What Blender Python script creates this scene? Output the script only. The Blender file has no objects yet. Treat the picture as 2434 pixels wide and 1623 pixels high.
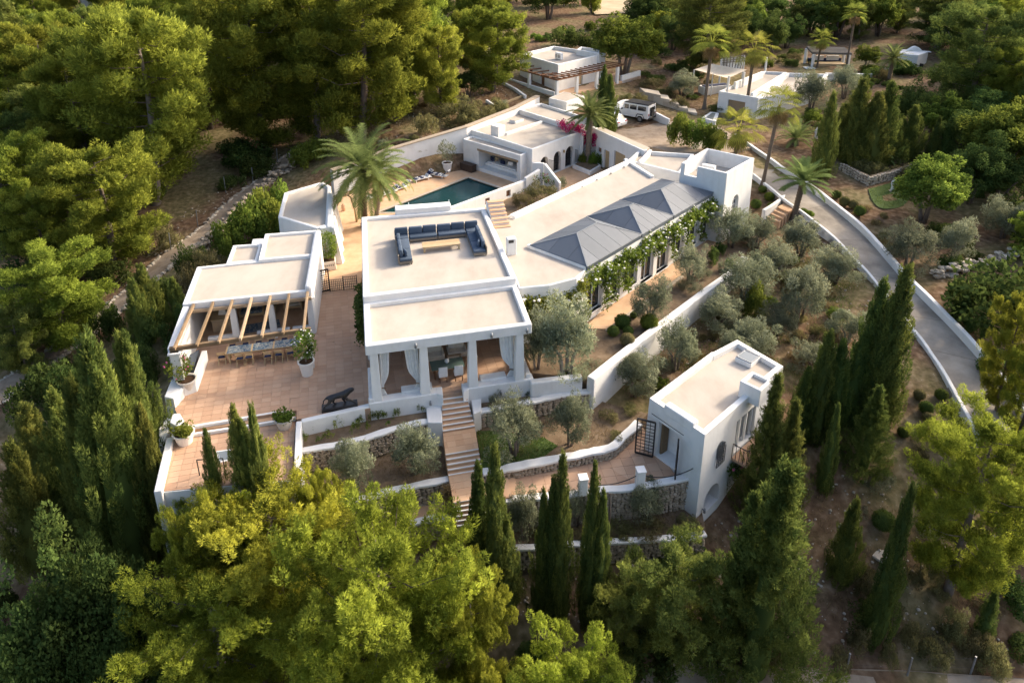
import bpy, bmesh, math, random
import numpy as np
from mathutils import Vector, Matrix

random.seed(7); RNG = np.random.default_rng(11)
C = bpy.context.scene.collection
scene = bpy.context.scene

# ------------------------------------------------------------------ camera, sky, sun, exposure
LENS, PITCH, CAMZ = 36*1700/2434, math.radians(21.0), 25.0
cam_d = bpy.data.cameras.new('camera'); cam_d.lens = LENS; cam_d.sensor_width = 36
cam_d.shift_y = -(811.5-450)/2434      # verticals kept upright with lens shift
cam_d.clip_start = .5; cam_d.clip_end = 4000
cam = bpy.data.objects.new('camera', cam_d); C.objects.link(cam)
cam.location = (0, 0, CAMZ); cam.rotation_euler = (math.pi/2 - PITCH, 0, 0)
scene.camera = cam

SUN_AZ, SUN_EL = math.radians(60), math.radians(29)      # azimuth from +Y towards +X
wd = bpy.data.worlds.new('World'); scene.world = wd; wd.use_nodes = True
nt = wd.node_tree; bg = nt.nodes['Background']
sky = nt.nodes.new('ShaderNodeTexSky'); sky.sky_type = 'NISHITA'; sky.sun_disc = False
sky.sun_elevation = SUN_EL; sky.sun_rotation = SUN_AZ; sky.air_density = 1.0; sky.dust_density = 6.0
nt.links.new(sky.outputs[0], bg.inputs[0]); bg.inputs[1].default_value = 0.15
sl = bpy.data.lights.new('sun', 'SUN'); sl.energy = 2.0; sl.angle = math.radians(5); sl.color = (1, .87, .69)
so = bpy.data.objects.new('sun', sl); C.objects.link(so); so.location = (60, 40, 60)
sd = Vector((math.sin(SUN_AZ)*math.cos(SUN_EL), math.cos(SUN_AZ)*math.cos(SUN_EL), math.sin(SUN_EL)))
so.rotation_euler = sd.to_track_quat('Z', 'Y').to_euler()
scene.render.engine = 'CYCLES'
vs = scene.view_settings; vs.view_transform = 'Standard'; vs.look = 'None'; vs.exposure = 1.42; vs.gamma = 1.0
vs.use_curve_mapping = False

# ------------------------------------------------------------------ survey: sight lines -> places at a known height
FPX, PPY = 1700.0, 450.0
def at(u, v, z):
    x = (u-1217)/FPX; y = (PPY-v)/FPX
    d = (x, math.cos(PITCH)+y*math.sin(PITCH), -math.sin(PITCH)+y*math.cos(PITCH))
    k = (z-CAMZ)/d[2]
    return Vector((d[0]*k, d[1]*k, z))
def proj(p):
    x, y, z = p[0], p[1], p[2]-CAMZ
    dep = y*math.cos(PITCH)-z*math.sin(PITCH); upv = y*math.sin(PITCH)+z*math.cos(PITCH)
    return 1217+FPX*x/dep, PPY-FPX*upv/dep, dep
SHEET = {'2': (800, 0, 2.851), '3': (1614, 0, 2.851), '4': (0, 530, 2.851), '5': (800, 530, 2.851), '6': (1614, 530, 2.851),
         '8': (800, 1073, 2.851), '9': (1614, 1073, 2.851), 'A': (640, 250, 3.92), 'B': (1150, 80, 3.92), 'C': (380, 530, 4.612),
         'D': (0, 0, 1/1.03486), 'E': (860, 780, 4.612), 'F': (1500, 800, 3.734), 'G': (1220, 440, 4.3556), 'H': (660, 420, 5.2267),
         'I': (1080, 290, 5.88), 'J': (1640, 90, 3.92), 'K': (360, 820, 3.92), 'L': (1040, 1000, 3.5636), '1': (0, 0, 2.851), '7': (0, 1073, 2.851)}
def S(k, x, y):
    o = SHEET[k]; return o[0]+x/o[2], o[1]+y/o[2]
def W(k, x, y, z): return at(*S(k, x, y), z)
def W2(k, z, *pts): return [W(k, x, y, z).to_2d() for x, y in pts]

# ------------------------------------------------------------------ materials
MATS = {}
def newmat(name):
    m = bpy.data.materials.new(name); m.use_nodes = True; nt = m.node_tree
    return m, nt, nt.nodes['Principled BSDF']
def N(nt, t, **kw):
    n = nt.nodes.new('ShaderNode'+t)
    for k, v in kw.items(): setattr(n, k, v)
    return n
def ramp(nt, stops, fac):
    r = N(nt, 'ValToRGB'); e = r.color_ramp.elements
    while len(e) < len(stops): e.new(.5)
    for el, (p, c) in zip(e, stops): el.position = p; el.color = (*c, 1)
    nt.links.new(fac, r.inputs[0]); return r.outputs[0]
def mat(name, stops, rough=.7, scale=3., detail=5., bump=0., bscale=30., metal=0., rnd=False, spec=.3, mulv=None, stretch=None, coat=0):
    """noise-mottled surface; stops = list of (pos, rgb)"""
    m, nt, b = newmat(name)
    if len(stops) == 1: stops = [(0, stops[0][1]), (1, stops[0][1])]
    if rnd: vec = N(nt, 'TexCoord').outputs['Object']
    else: vec = N(nt, 'NewGeometry').outputs['Position']
    if stretch:
        mp = N(nt, 'Mapping'); mp.inputs['Scale'].default_value = stretch; nt.links.new(vec, mp.inputs[0]); vec = mp.outputs[0]
    no = N(nt, 'TexNoise'); no.inputs['Scale'].default_value = scale; no.inputs['Detail'].default_value = detail
    no.inputs['Roughness'].default_value = .62
    nt.links.new(vec, no.inputs['Vector'])
    fac = no.outputs['Fac']
    if rnd:
        oi = N(nt, 'ObjectInfo'); ge = N(nt, 'NewGeometry')
        a = N(nt, 'Math', operation='ADD'); nt.links.new(oi.outputs['Random'], a.inputs[0]); nt.links.new(ge.outputs['Random Per Island'], a.inputs[1])
        f = N(nt, 'Math', operation='FRACT'); nt.links.new(a.outputs[0], f.inputs[0])
        s1 = N(nt, 'Math', operation='MULTIPLY'); s1.inputs[1].default_value = .55; nt.links.new(f.outputs[0], s1.inputs[0])
        s2 = N(nt, 'Math', operation='MULTIPLY_ADD'); s2.inputs[1].default_value = .45; nt.links.new(fac, s2.inputs[0]); nt.links.new(s1.outputs[0], s2.inputs[2])
        fac = s2.outputs[0]
    col = ramp(nt, stops, fac)
    nt.links.new(col, b.inputs['Base Color'])
    b.inputs['Roughness'].default_value = rough; b.inputs['Metallic'].default_value = metal
    b.inputs['Specular IOR Level'].default_value = spec
    if coat: b.inputs['Coat Weight'].default_value = coat; b.inputs['Coat Roughness'].default_value = .05
    if bump:
        n2 = N(nt, 'TexNoise'); n2.inputs['Scale'].default_value = bscale; n2.inputs['Detail'].default_value = 4
        nt.links.new(vec, n2.inputs['Vector'])
        bp = N(nt, 'Bump'); bp.inputs['Strength'].default_value = bump; bp.inputs['Distance'].default_value = .03
        nt.links.new(n2.outputs['Fac'], bp.inputs['Height']); nt.links.new(bp.outputs[0], b.inputs['Normal'])
    MATS[name] = m; return m
def rgb(h, k=1.0):
    h = h.lstrip('#'); v = [int(h[i:i+2], 16)/255 for i in (0, 2, 4)]
    return tuple(((c/12.92) if c <= .04045 else ((c+.055)/1.055)**2.4)*k for c in v)

mat('stucco', [(.25, (.61, .60, .575)), (.5, (.69, .68, .66)), (.8, (.73, .72, .70))], rough=.9, scale=.9, detail=8, bump=.25, bscale=9, spec=.15)
def weather(m, amt=.10):
    nt = m.node_tree; b = nt.nodes['Principled BSDF']; src = b.inputs['Base Color'].links[0].from_socket
    g = N(nt, 'NewGeometry'); mp = N(nt, 'Mapping'); mp.inputs['Scale'].default_value = (2.6, 2.6, .22); nt.links.new(g.outputs['Position'], mp.inputs[0])
    no = N(nt, 'TexNoise'); no.inputs['Scale'].default_value = 1.0; no.inputs['Detail'].default_value = 7; nt.links.new(mp.outputs[0], no.inputs['Vector'])
    f = ramp(nt, [(.52, (0, 0, 0)), (.78, (1, 1, 1))], no.outputs['Fac']); k = N(nt, 'MixRGB'); k.inputs[0].default_value = amt
    mu = N(nt, 'MixRGB', blend_type='MULTIPLY'); nt.links.new(src, mu.inputs[1]); mu.inputs[2].default_value = (.62, .57, .50, 1)
    sc = N(nt, 'Math', operation='MULTIPLY'); sc.inputs[1].default_value = amt; nt.links.new(f, sc.inputs[0]); nt.links.new(sc.outputs[0], mu.inputs[0]); nt.links.new(mu.outputs[0], b.inputs['Base Color'])
weather(MATS['stucco'], .17)
mat('stucco_old', [(.2, (.42, .37, .31)), (.42, (.66, .63, .58)), (.7, (.78, .76, .72))], rough=.95, scale=2.2, detail=8, bump=.4, bscale=12, spec=.1)
mat('roof_beige', [(.25, (.335, .288, .24)), (.5, (.405, .358, .305)), (.75, (.445, .40, .35))], rough=.95, scale=.55, detail=9, bump=.12, bscale=14, spec=.1, stretch=(1, .5, 1))
mat('tile', [(.0, (.36, .215, .135)), (.4, (.43, .27, .175)), (.65, (.455, .295, .195)), (1, (.51, .345, .235))], rough=.75, scale=1.6, detail=6, rnd=True, bump=.1, bscale=20)
mat('tile_pale', [(.05, (.40, .235, .135)), (.4, (.48, .30, .18)), (1, (.55, .37, .24))], rough=.8, scale=1.6, detail=6, rnd=True, bump=.1, bscale=20)
mat('grout', [(.3, (.30, .20, .135)), (.7, (.38, .26, .18))], rough=.95, scale=3)
mat('paving', [(.25, (.42, .25, .145)), (.5, (.51, .33, .20)), (.8, (.58, .40, .27))], rough=.9, scale=1.3, detail=9, bump=.2, bscale=25)
mat('timber', [(.25, (.17, .115, .065)), (.5, (.27, .19, .115)), (.8, (.37, .275, .18))], rough=.75, scale=3, detail=7, rnd=True, stretch=(1, 1, 6), bump=.2, bscale=30)
mat('timber_dark', [(.2, (.10, .045, .022)), (.6, (.17, .08, .04)), (.9, (.22, .11, .06))], rough=.8, scale=3, rnd=True)
mat('timber_grey', [(.2, (.15, .125, .10)), (.6, (.22, .19, .155)), (.9, (.29, .25, .205))], rough=.8, scale=4, rnd=True, bump=.2)
mat('teak', [(.2, (.36, .25, .13)), (.6, (.46, .335, .19)), (.9, (.54, .41, .25))], rough=.7, scale=5, rnd=True, bump=.15)
mat('cushion', [(.2, (.058, .080, .112)), (.6, (.075, .10, .14)), (.9, (.095, .125, .168))], rough=.95, scale=6, rnd=True, bump=.3, bscale=7, spec=.1)
mat('fabric_white', [(.3, (.66, .65, .64)), (.7, (.78, .77, .755))], rough=.95, scale=4, bump=.2, spec=.1)
mat('fabric_cream', [(.3, (.50, .45, .37)), (.7, (.62, .57, .49))], rough=.95, scale=4, bump=.2, spec=.1)
mat('fabric_navy', [(.3, (.012, .018, .05)), (.7, (.022, .03, .075))], rough=.9, scale=6)
mat('fabric_blue', [(.3, (.03, .06, .11)), (.5, (.08, .12, .16)), (.56, (.34, .33, .28)), (.62, (.06, .09, .14)), (.75, (.04, .08, .15))], rough=.9, scale=6)
mat('iron', [(.3, (.012, .011, .012)), (.7, (.03, .026, .026))], rough=.55, scale=8, spec=.4)
mat('bronze_dark', [(.3, (.010, .009, .010)), (.7, (.025, .02, .02))], rough=.4, scale=8, spec=.5)
mat('pot_white', [(.3, (.62, .56, .49)), (.7, (.74, .70, .65))], rough=.8, scale=3, rnd=True)
mat('soil', [(.2, (.10, .070, .045)), (.5, (.165, .118, .077)), (.8, (.25, .188, .13))], rough=1, scale=1.8, detail=10, bump=.8, bscale=14, spec=.05)
mat('soil_dark', [(.2, (.035, .02, .012)), (.6, (.07, .042, .026)), (.9, (.11, .07, .045))], rough=1, scale=2, detail=10, bump=.8, bscale=14, spec=.05)
mat('gravel', [(.25, (.20, .15, .105)), (.5, (.30, .235, .175)), (.8, (.40, .33, .26))], rough=1, scale=1.1, detail=12, bump=.8, bscale=60, spec=.05)
mat('concrete_road', [(.3, (.17, .15, .125)), (.5, (.28, .245, .205)), (.7, (.37, .33, .28))], rough=.95, scale=.5, detail=12, bump=.3, bscale=50, spec=.1)
mat('stone', [(.05, (.20, .155, .11)), (.4, (.33, .265, .195)), (.7, (.42, .345, .265)), (1, (.52, .45, .36))], rough=.95, scale=4, rnd=True, bump=.6, bscale=12)
mat('stone_pale', [(.05, (.30, .25, .19)), (.5, (.41, .355, .285)), (1, (.52, .465, .39))], rough=.95, scale=4, rnd=True, bump=.5, bscale=12)
mat('mortar', [(.2, (.10, .08, .06)), (.7, (.20, .165, .125))], rough=1, scale=6, bump=.5)
mat('dark_room', [(0, (.05, .045, .04)), (1, (.05, .045, .04))], rough=.9)
mat('bark_pine', [(.2, (.10, .075, .06)), (.6, (.19, .15, .125)), (.9, (.30, .26, .23))], rough=1, scale=5, rnd=True, bump=.8, bscale=18)
mat('bark_palm', [(.2, (.07, .05, .035)), (.6, (.15, .115, .085)), (.9, (.24, .20, .16))], rough=1, scale=6, rnd=True, bump=.8, bscale=18)
mat('panel_grey', [(.2, (.068, .082, .102)), (.6, (.09, .105, .128)), (.9, (.118, .134, .156))], rough=.55, scale=2.5, rnd=True, spec=.4)
mat('seam', [(0, (.18, .195, .21)), (1, (.2, .215, .23))], rough=.5)
mat('metal_white', [(0, (.68, .68, .67)), (1, (.75, .75, .74))], rough=.5, scale=5)
mat('metal_grey', [(.3, (.22, .23, .24)), (.7, (.32, .33, .34))], rough=.45, scale=5, metal=.6)
mat('car_silver', [(0, (.62, .63, .64)), (1, (.66, .67, .68))], rough=.3, scale=2, spec=.5, coat=.6)
mat('car_white', [(0, (.72, .73, .74)), (1, (.75, .76, .77))], rough=.3, scale=2, spec=.5, coat=.6)
mat('car_glass', [(0, (.01, .012, .015)), (1, (.015, .018, .02))], rough=.08, spec=.6)
mat('rubber', [(0, (.012, .012, .012)), (1, (.02, .02, .02))], rough=.8)
mat('tail_red', [(0, (.35, .01, .01)), (1, (.4, .012, .012))], rough=.3)
mat('wicker', [(.2, (.035, .022, .016)), (.6, (.07, .045, .032)), (.9, (.11, .075, .055))], rough=.85, scale=25, bump=.5, bscale=40)
mat('flower_white', [(0, (.72, .68, .62)), (1, (.8, .77, .72))], rough=.8)
mat('flower_pink', [(0, (.6, .10, .22)), (1, (.66, .16, .3))], rough=.8)
mat('flower_magenta', [(.2, (.42, .012, .10)), (.8, (.62, .03, .17))], rough=.8, scale=2)
mat('canvas', [(.3, (.55, .46, .35)), (.7, (.64, .55, .43))], rough=.95, scale=2)
mat('shingle', [(.2, (.14, .125, .115)), (.8, (.24, .22, .205))], rough=.95, scale=5, rnd=True)
mat('lawn', [(.3, (.045, .075, .018)), (.7, (.08, .12, .03))], rough=1, scale=3, detail=8, bump=.5)
mat('field', [(.3, (.34, .26, .16)), (.7, (.46, .37, .25))], rough=1, scale=.3, detail=8)
mat('board_blue', [(0, (.60, .66, .70)), (1, (.66, .72, .75))], rough=.35)

def glassmat(name, col, rough=.05):
    m, nt, b = newmat(name); b.inputs['Base Color'].default_value = (*col, 1); b.inputs['Roughness'].default_value = rough
    b.inputs['Specular IOR Level'].default_value = .6; MATS[name] = m
glassmat('glass_dark', (.014, .017, .018)); glassmat('glass_grey', (.16, .18, .19), .12); glassmat('glass_green', (.10, .15, .135), .12)

# pool water: clear green-blue body over a dark tiled basin
m, nt, b = newmat('pool_water')
b.inputs['Base Color'].default_value = (.006, .062, .075, 1); b.inputs['Roughness'].default_value = .03; b.inputs['IOR'].default_value = 1.33
b.inputs['Transmission Weight'].default_value = .45
no = N(nt, 'TexNoise'); no.inputs['Scale'].default_value = 5.5; no.inputs['Detail'].default_value = 3
nt.links.new(N(nt, 'NewGeometry').outputs['Position'], no.inputs['Vector'])
bp = N(nt, 'Bump'); bp.inputs['Strength'].default_value = .22; bp.inputs['Distance'].default_value = .05
nt.links.new(no.outputs['Fac'], bp.inputs['Height']); nt.links.new(bp.outputs[0], b.inputs['Normal']); MATS['pool_water'] = m
mat('basin', [(.3, (.015, .045, .05)), (.7, (.022, .07, .075))], rough=.6, scale=4)

def leafmat(name, dark, light, trans=.3, rough=.6, hue=.02, val=.25):
    m, nt, b = newmat(name); nt.nodes.remove(b); out = nt.nodes['Material Output']
    at_ = N(nt, 'Attribute', attribute_name='tint')
    col = ramp(nt, [(0, dark), (1, light)], at_.outputs['Fac'])
    oi = N(nt, 'ObjectInfo'); hs = N(nt, 'HueSaturation')
    mr = N(nt, 'MapRange'); mr.inputs['To Min'].default_value = 1-val; mr.inputs['To Max'].default_value = 1+val
    nt.links.new(oi.outputs['Random'], mr.inputs['Value']); nt.links.new(mr.outputs[0], hs.inputs['Value'])
    mh = N(nt, 'MapRange'); mh.inputs['To Min'].default_value = .5-hue; mh.inputs['To Max'].default_value = .5+hue
    fr = N(nt, 'Math', operation='FRACT'); mu = N(nt, 'Math', operation='MULTIPLY'); mu.inputs[1].default_value = 7.13
    nt.links.new(oi.outputs['Random'], mu.inputs[0]); nt.links.new(mu.outputs[0], fr.inputs[0]); nt.links.new(fr.outputs[0], mh.inputs['Value'])
    nt.links.new(mh.outputs[0], hs.inputs['Hue']); nt.links.new(col, hs.inputs['Color'])
    d = N(nt, 'BsdfDiffuse'); t = N(nt, 'BsdfTranslucent'); mx = N(nt, 'MixShader'); mx.inputs[0].default_value = trans
    nt.links.new(hs.outputs[0], d.inputs[0]); nt.links.new(hs.outputs[0], t.inputs[0])
    nt.links.new(d.outputs[0], mx.inputs[1]); nt.links.new(t.outputs[0], mx.inputs[2])
    nt.links.new(mx.outputs[0], out.inputs[0]); MATS[name] = m
leafmat('leaf_pine', (0.170, 0.196, 0.030), (0.435, 0.458, 0.062), 0.48)
leafmat('leaf_pine_dimmed', (0.148, 0.186, 0.032), (0.347, 0.386, 0.059), 0.45)  # same pines as leaf_pine; the wood's dimmer light is put into the colour
leafmat('leaf_pine_dark', (0.101, 0.139, 0.039), (0.243, 0.282, 0.066), 0.43)
leafmat('leaf_cypress', (0.064, 0.100, 0.030), (0.179, 0.216, 0.048), 0.35)
leafmat('leaf_juniper', (0.097, 0.135, 0.037), (0.288, 0.307, 0.070), 0.38)
leafmat('leaf_cedar', (0.077, 0.110, 0.032), (0.231, 0.257, 0.061), 0.38)
leafmat('leaf_olive', (0.144, 0.163, 0.097), (0.323, 0.341, 0.218), 0.38, hue=.01)
leafmat('leaf_broad', (0.080, 0.121, 0.025), (0.224, 0.281, 0.048), 0.48)
leafmat('leaf_dark', (0.052, 0.085, 0.025), (0.142, 0.185, 0.047), 0.43)
leafmat('leaf_palm', (0.107, 0.148, 0.052), (0.283, 0.331, 0.110), 0.43)
leafmat('leaf_fan', (0.099, 0.134, 0.025), (0.331, 0.337, 0.063), 0.48)
leafmat('leaf_dry', (0.174, 0.123, 0.058), (0.377, 0.275, 0.131), 0.33)
leafmat('leaf_scrub', (0.108, 0.108, 0.047), (0.274, 0.244, 0.108), 0.38)
leafmat('leaf_vine', (0.094, 0.133, 0.026), (0.282, 0.320, 0.056), 0.48)
leafmat('grass_green', (0.051, 0.090, 0.017), (0.123, 0.167, 0.032), 0.43)
leafmat('grass_dry', (0.145, 0.116, 0.051), (0.348, 0.275, 0.138), 0.43)

# ------------------------------------------------------------------ mesh helpers
ORG = {}
def tag(o, label=None, cat=None, group=None, kind=None):
    if label: o['label'] = label
    if cat: o['category'] = cat
    if group: o['group'] = group
    if kind: o['kind'] = kind
    return o
def thing(name, label, cat, loc=(0, 0, 0), group=None, rz=0):
    o = bpy.data.objects.new(name, None); C.objects.link(o); o.empty_display_size = .3
    o.location = loc; o.rotation_euler = (0, 0, rz); ORG[o.name] = Vector(loc) if not rz else Vector((0, 0, 0))
    return tag(o, label, cat, group)
class MB:
    def __init__(s): s.v = []; s.f = []
    def add(s, vs, fs):
        b = len(s.v); s.v += [Vector(v) for v in vs]; s.f += [tuple(b+i for i in f) for f in fs]; return s
    def box(s, c, size, rz=0, mtx=None):
        hx, hy, hz = size[0]/2, size[1]/2, size[2]/2
        vs = [Vector((x, y, z)) for x in (-hx, hx) for y in (-hy, hy) for z in (-hz, hz)]
        m = Matrix.Rotation(rz, 4, 'Z') if mtx is None else mtx
        vs = [(m @ v)+Vector(c) for v in vs]
        return s.add(vs, [(0, 1, 3, 2), (4, 6, 7, 5), (0, 4, 5, 1), (2, 3, 7, 6), (0, 2, 6, 4), (1, 5, 7, 3)])
    def prism(s, poly, z0, z1, zt=None):
        """poly: xy list (any winding); zt optional list of top heights"""
        p = [Vector((q[0], q[1])) for q in poly]; n = len(p)
        idx = list(range(n))
        if sum(p[i].x*p[(i+1) % n].y-p[(i+1) % n].x*p[i].y for i in range(n)) < 0: idx.reverse()
        tops = [zt[i] if zt else z1 for i in idx]; bots = z0 if isinstance(z0, (list, tuple)) else [z0]*n
        bots = [bots[i] for i in idx]; p = [p[i] for i in idx]
        vs = [(p[i].x, p[i].y, bots[i]) for i in range(n)]+[(p[i].x, p[i].y, tops[i]) for i in range(n)]
        fs = [tuple(range(n-1, -1, -1)), tuple(range(n, 2*n))]+[(i, (i+1) % n, n+(i+1) % n, n+i) for i in range(n)]
        return s.add(vs, fs)
    def tube(s, pts, radii, n=8, cap=True):
        pts = [Vector(p) for p in pts]; rings = []
        if not isinstance(radii, (list, tuple)): radii = [radii]*len(pts)
        up = None
        for i, p in enumerate(pts):
            t = (pts[min(i+1, len(pts)-1)]-pts[max(i-1, 0)]).normalized()
            if up is None: up = Vector((1, 0, 0)) if abs(t.x) < .8 else Vector((0, 1, 0))
            a = (up-t*up.dot(t)).normalized(); b = t.cross(a); up = a
            rings.append([p+(a*math.cos(k*2*math.pi/n)+b*math.sin(k*2*math.pi/n))*radii[i] for k in range(n)])
        vs = [v for r in rings for v in r]
        fs = [(i*n+k, i*n+(k+1) % n, (i+1)*n+(k+1) % n, (i+1)*n+k) for i in range(len(pts)-1) for k in range(n)]
        if cap: fs += [tuple(range(n-1, -1, -1)), tuple(range((len(pts)-1)*n, len(pts)*n))]
        return s.add(vs, fs)
    def bar(s, a, b, w, h=None):
        """rectangular bar between two points"""
        a, b = Vector(a), Vector(b); d = b-a; L = d.length
        m = d.to_track_quat('X', 'Z').to_matrix().to_4x4()
        return s.box((a+b)/2, (L, w, h or w), mtx=m)
    def lathe(s, prof, n=20, c=(0, 0, 0)):
        vs = [(c[0]+r*math.cos(k*2*math.pi/n), c[1]+r*math.sin(k*2*math.pi/n), c[2]+z) for r, z in prof for k in range(n)]
        fs = [(i*n+k, i*n+(k+1) % n, (i+1)*n+(k+1) % n, (i+1)*n+k) for i in range(len(prof)-1) for k in range(n)]
        fs += [tuple(range(n-1, -1, -1)), tuple(range((len(prof)-1)*n, len(prof)*n))]
        return s.add(vs, fs)
    def build(s, name, m, parent=None, bevel=0, seg=2, smooth=False, local=False, edgef=None):
        me = bpy.data.meshes.new(name); o = bpy.data.objects.new(name, me); C.objects.link(o)
        org = Vector((0, 0, 0))
        if parent is not None:
            o.parent = parent
            if not local: org = ORG.get(parent.name, Vector((0, 0, 0)))
        ORG[o.name] = org
        me.from_pydata([v-org for v in s.v], [], s.f)
        if bevel:
            bm = bmesh.new(); bm.from_mesh(me)
            bmesh.ops.remove_doubles(bm, verts=bm.verts, dist=1e-5)
            es = [e for e in bm.edges if len(e.link_faces) == 2 and e.calc_face_angle(0) > .5 and (edgef is None or edgef(e, org))]
            bmesh.ops.bevel(bm, geom=es, offset=bevel, segments=seg, affect='EDGES', profile=.5, clamp_overlap=True)
            bm.normal_update(); bm.to_mesh(me); bm.free()
        me.materials.append(MATS[m] if isinstance(m, str) else m)
        if smooth: me.polygons.foreach_set('use_smooth', [True]*len(me.polygons))
        me.update(); return o
def offset_poly(poly, d):
    """inset polygon (positive d = inwards), any winding"""
    p = [Vector((q[0], q[1])) for q in poly]; n = len(p)
    A = sum(p[i].x*p[(i+1) % n].y-p[(i+1) % n].x*p[i].y for i in range(n)); sg = 1 if A > 0 else -1
    out = []
    for i in range(n):
        a, b, c = p[i-1], p[i], p[(i+1) % n]
        d1 = (b-a).normalized(); d2 = (c-b).normalized()
        n1 = Vector((-d1.y, d1.x))*sg; n2 = Vector((-d2.y, d2.x))*sg
        k = 1+n1.dot(n2)
        out.append(b+(n1+n2)*(d/max(k, .25)))
    return out
def inpoly(x, y, poly):
    c = False; n = len(poly); j = n-1
    for i in range(n):
        xi, yi, xj, yj = poly[i][0], poly[i][1], poly[j][0], poly[j][1]
        if (yi > y) != (yj > y) and x < (xj-xi)*(y-yi)/(yj-yi)+xi: c = not c
        j = i
    return c
def cut(o, cutters):
    """boolean openings out of a wall; cutters: list of MB in world space"""
    tmp = []
    for mb in cutters:
        t = mb.build('cutter', 'stucco'); bmx = bmesh.new(); bmx.from_mesh(t.data); bmesh.ops.recalc_face_normals(bmx, faces=bmx.faces); bmx.to_mesh(t.data); bmx.free()
        t.location = (0, 0, 0); tmp.append(t)
        md = o.modifiers.new('b', 'BOOLEAN'); md.operation = 'DIFFERENCE'; md.solver = 'EXACT'; md.object = t
    bpy.context.view_layer.update()
    dg = bpy.context.evaluated_depsgraph_get()
    me = bpy.data.meshes.new_from_object(o.evaluated_get(dg)); old = o.data
    o.modifiers.clear(); o.data = me; me.name = old.name
    for t in tmp: bpy.data.objects.remove(t, do_unlink=True)
    return o
def stucco_body(poly, z0, z1, parent, pw=.3, ph=.35, batter=0., name='wall', m='stucco', roofmat='roof_beige', roofname='roof', bev=.07, wall_zt=None):
    """flat-roofed rendered block with a parapet; the roof finish is its own part"""
    p = [Vector((q[0], q[1])) for q in poly]; n = len(p)
    if sum(p[i].x*p[(i+1) % n].y-p[(i+1) % n].x*p[i].y for i in range(n)) < 0: p.reverse()
    pb = offset_poly(p, -batter) if batter else p
    pi = offset_poly(p, pw); zr = z1-ph
    rings = [[(q.x, q.y, z0) for q in pb], [(q.x, q.y, z1) for q in p], [(q.x, q.y, z1) for q in pi], [(q.x, q.y, zr) for q in pi]]
    mb = MB(); vs = [v for r in rings for v in r]
    fs = [(k*n+i, k*n+(i+1) % n, (k+1)*n+(i+1) % n, (k+1)*n+i) for k in range(3) for i in range(n)]
    fs += [tuple(range(n-1, -1, -1)), tuple(range(3*n, 4*n))]
    mb.add(vs, fs)
    zb = z0+.01; zq = zr+.01
    w = mb.build(name, m, parent, bevel=bev, seg=3, edgef=lambda e, org: not all(v.co.z+org.z < zb for v in e.verts) and not all(abs(v.co.z+org.z-zr) < .01 for v in e.verts))
    if roofmat:
        MB().prism(offset_poly(p, pw+.01), zr-.1, zr+.012).build(roofname, roofmat, parent)
    return w
def link(o, parent=None):
    C.objects.link(o)
    if parent is not None: o.parent = parent
    return o
def copy_tree(o, parent=None):
    c = o.copy(); C.objects.link(c); c.parent = parent; ORG[c.name] = ORG.get(o.name, Vector((0, 0, 0)))
    for ch in o.children: copy_tree(ch, c)
    return c
def fastmesh(name, V, Fq, tint=None):
    """V (n,3) array, Fq (m,k) faces with k = 3 or 4"""
    me = bpy.data.meshes.new(name); k = Fq.shape[1]
    me.vertices.add(len(V)); me.vertices.foreach_set('co', np.ascontiguousarray(V, dtype=np.float32).ravel())
    me.loops.add(Fq.size); me.loops.foreach_set('vertex_index', np.ascontiguousarray(Fq, dtype=np.int32).ravel())
    me.polygons.add(len(Fq)); me.polygons.foreach_set('loop_start', np.arange(0, Fq.size, k, dtype=np.int32))
    me.polygons.foreach_set('loop_total', np.full(len(Fq), k, dtype=np.int32))
    me.update(calc_edges=True)
    if tint is not None:
        a = me.attributes.new('tint', 'FLOAT', 'POINT'); a.data.foreach_set('value', np.ascontiguousarray(tint, dtype=np.float32))
    return me
# ------------------------------------------------------------------ terrain
CTRL = []
def cp(k, z, *pts):
    for x, y in pts:
        p = W(k, x, y, z); CTRL.append((p.x, p.y, z))
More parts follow.
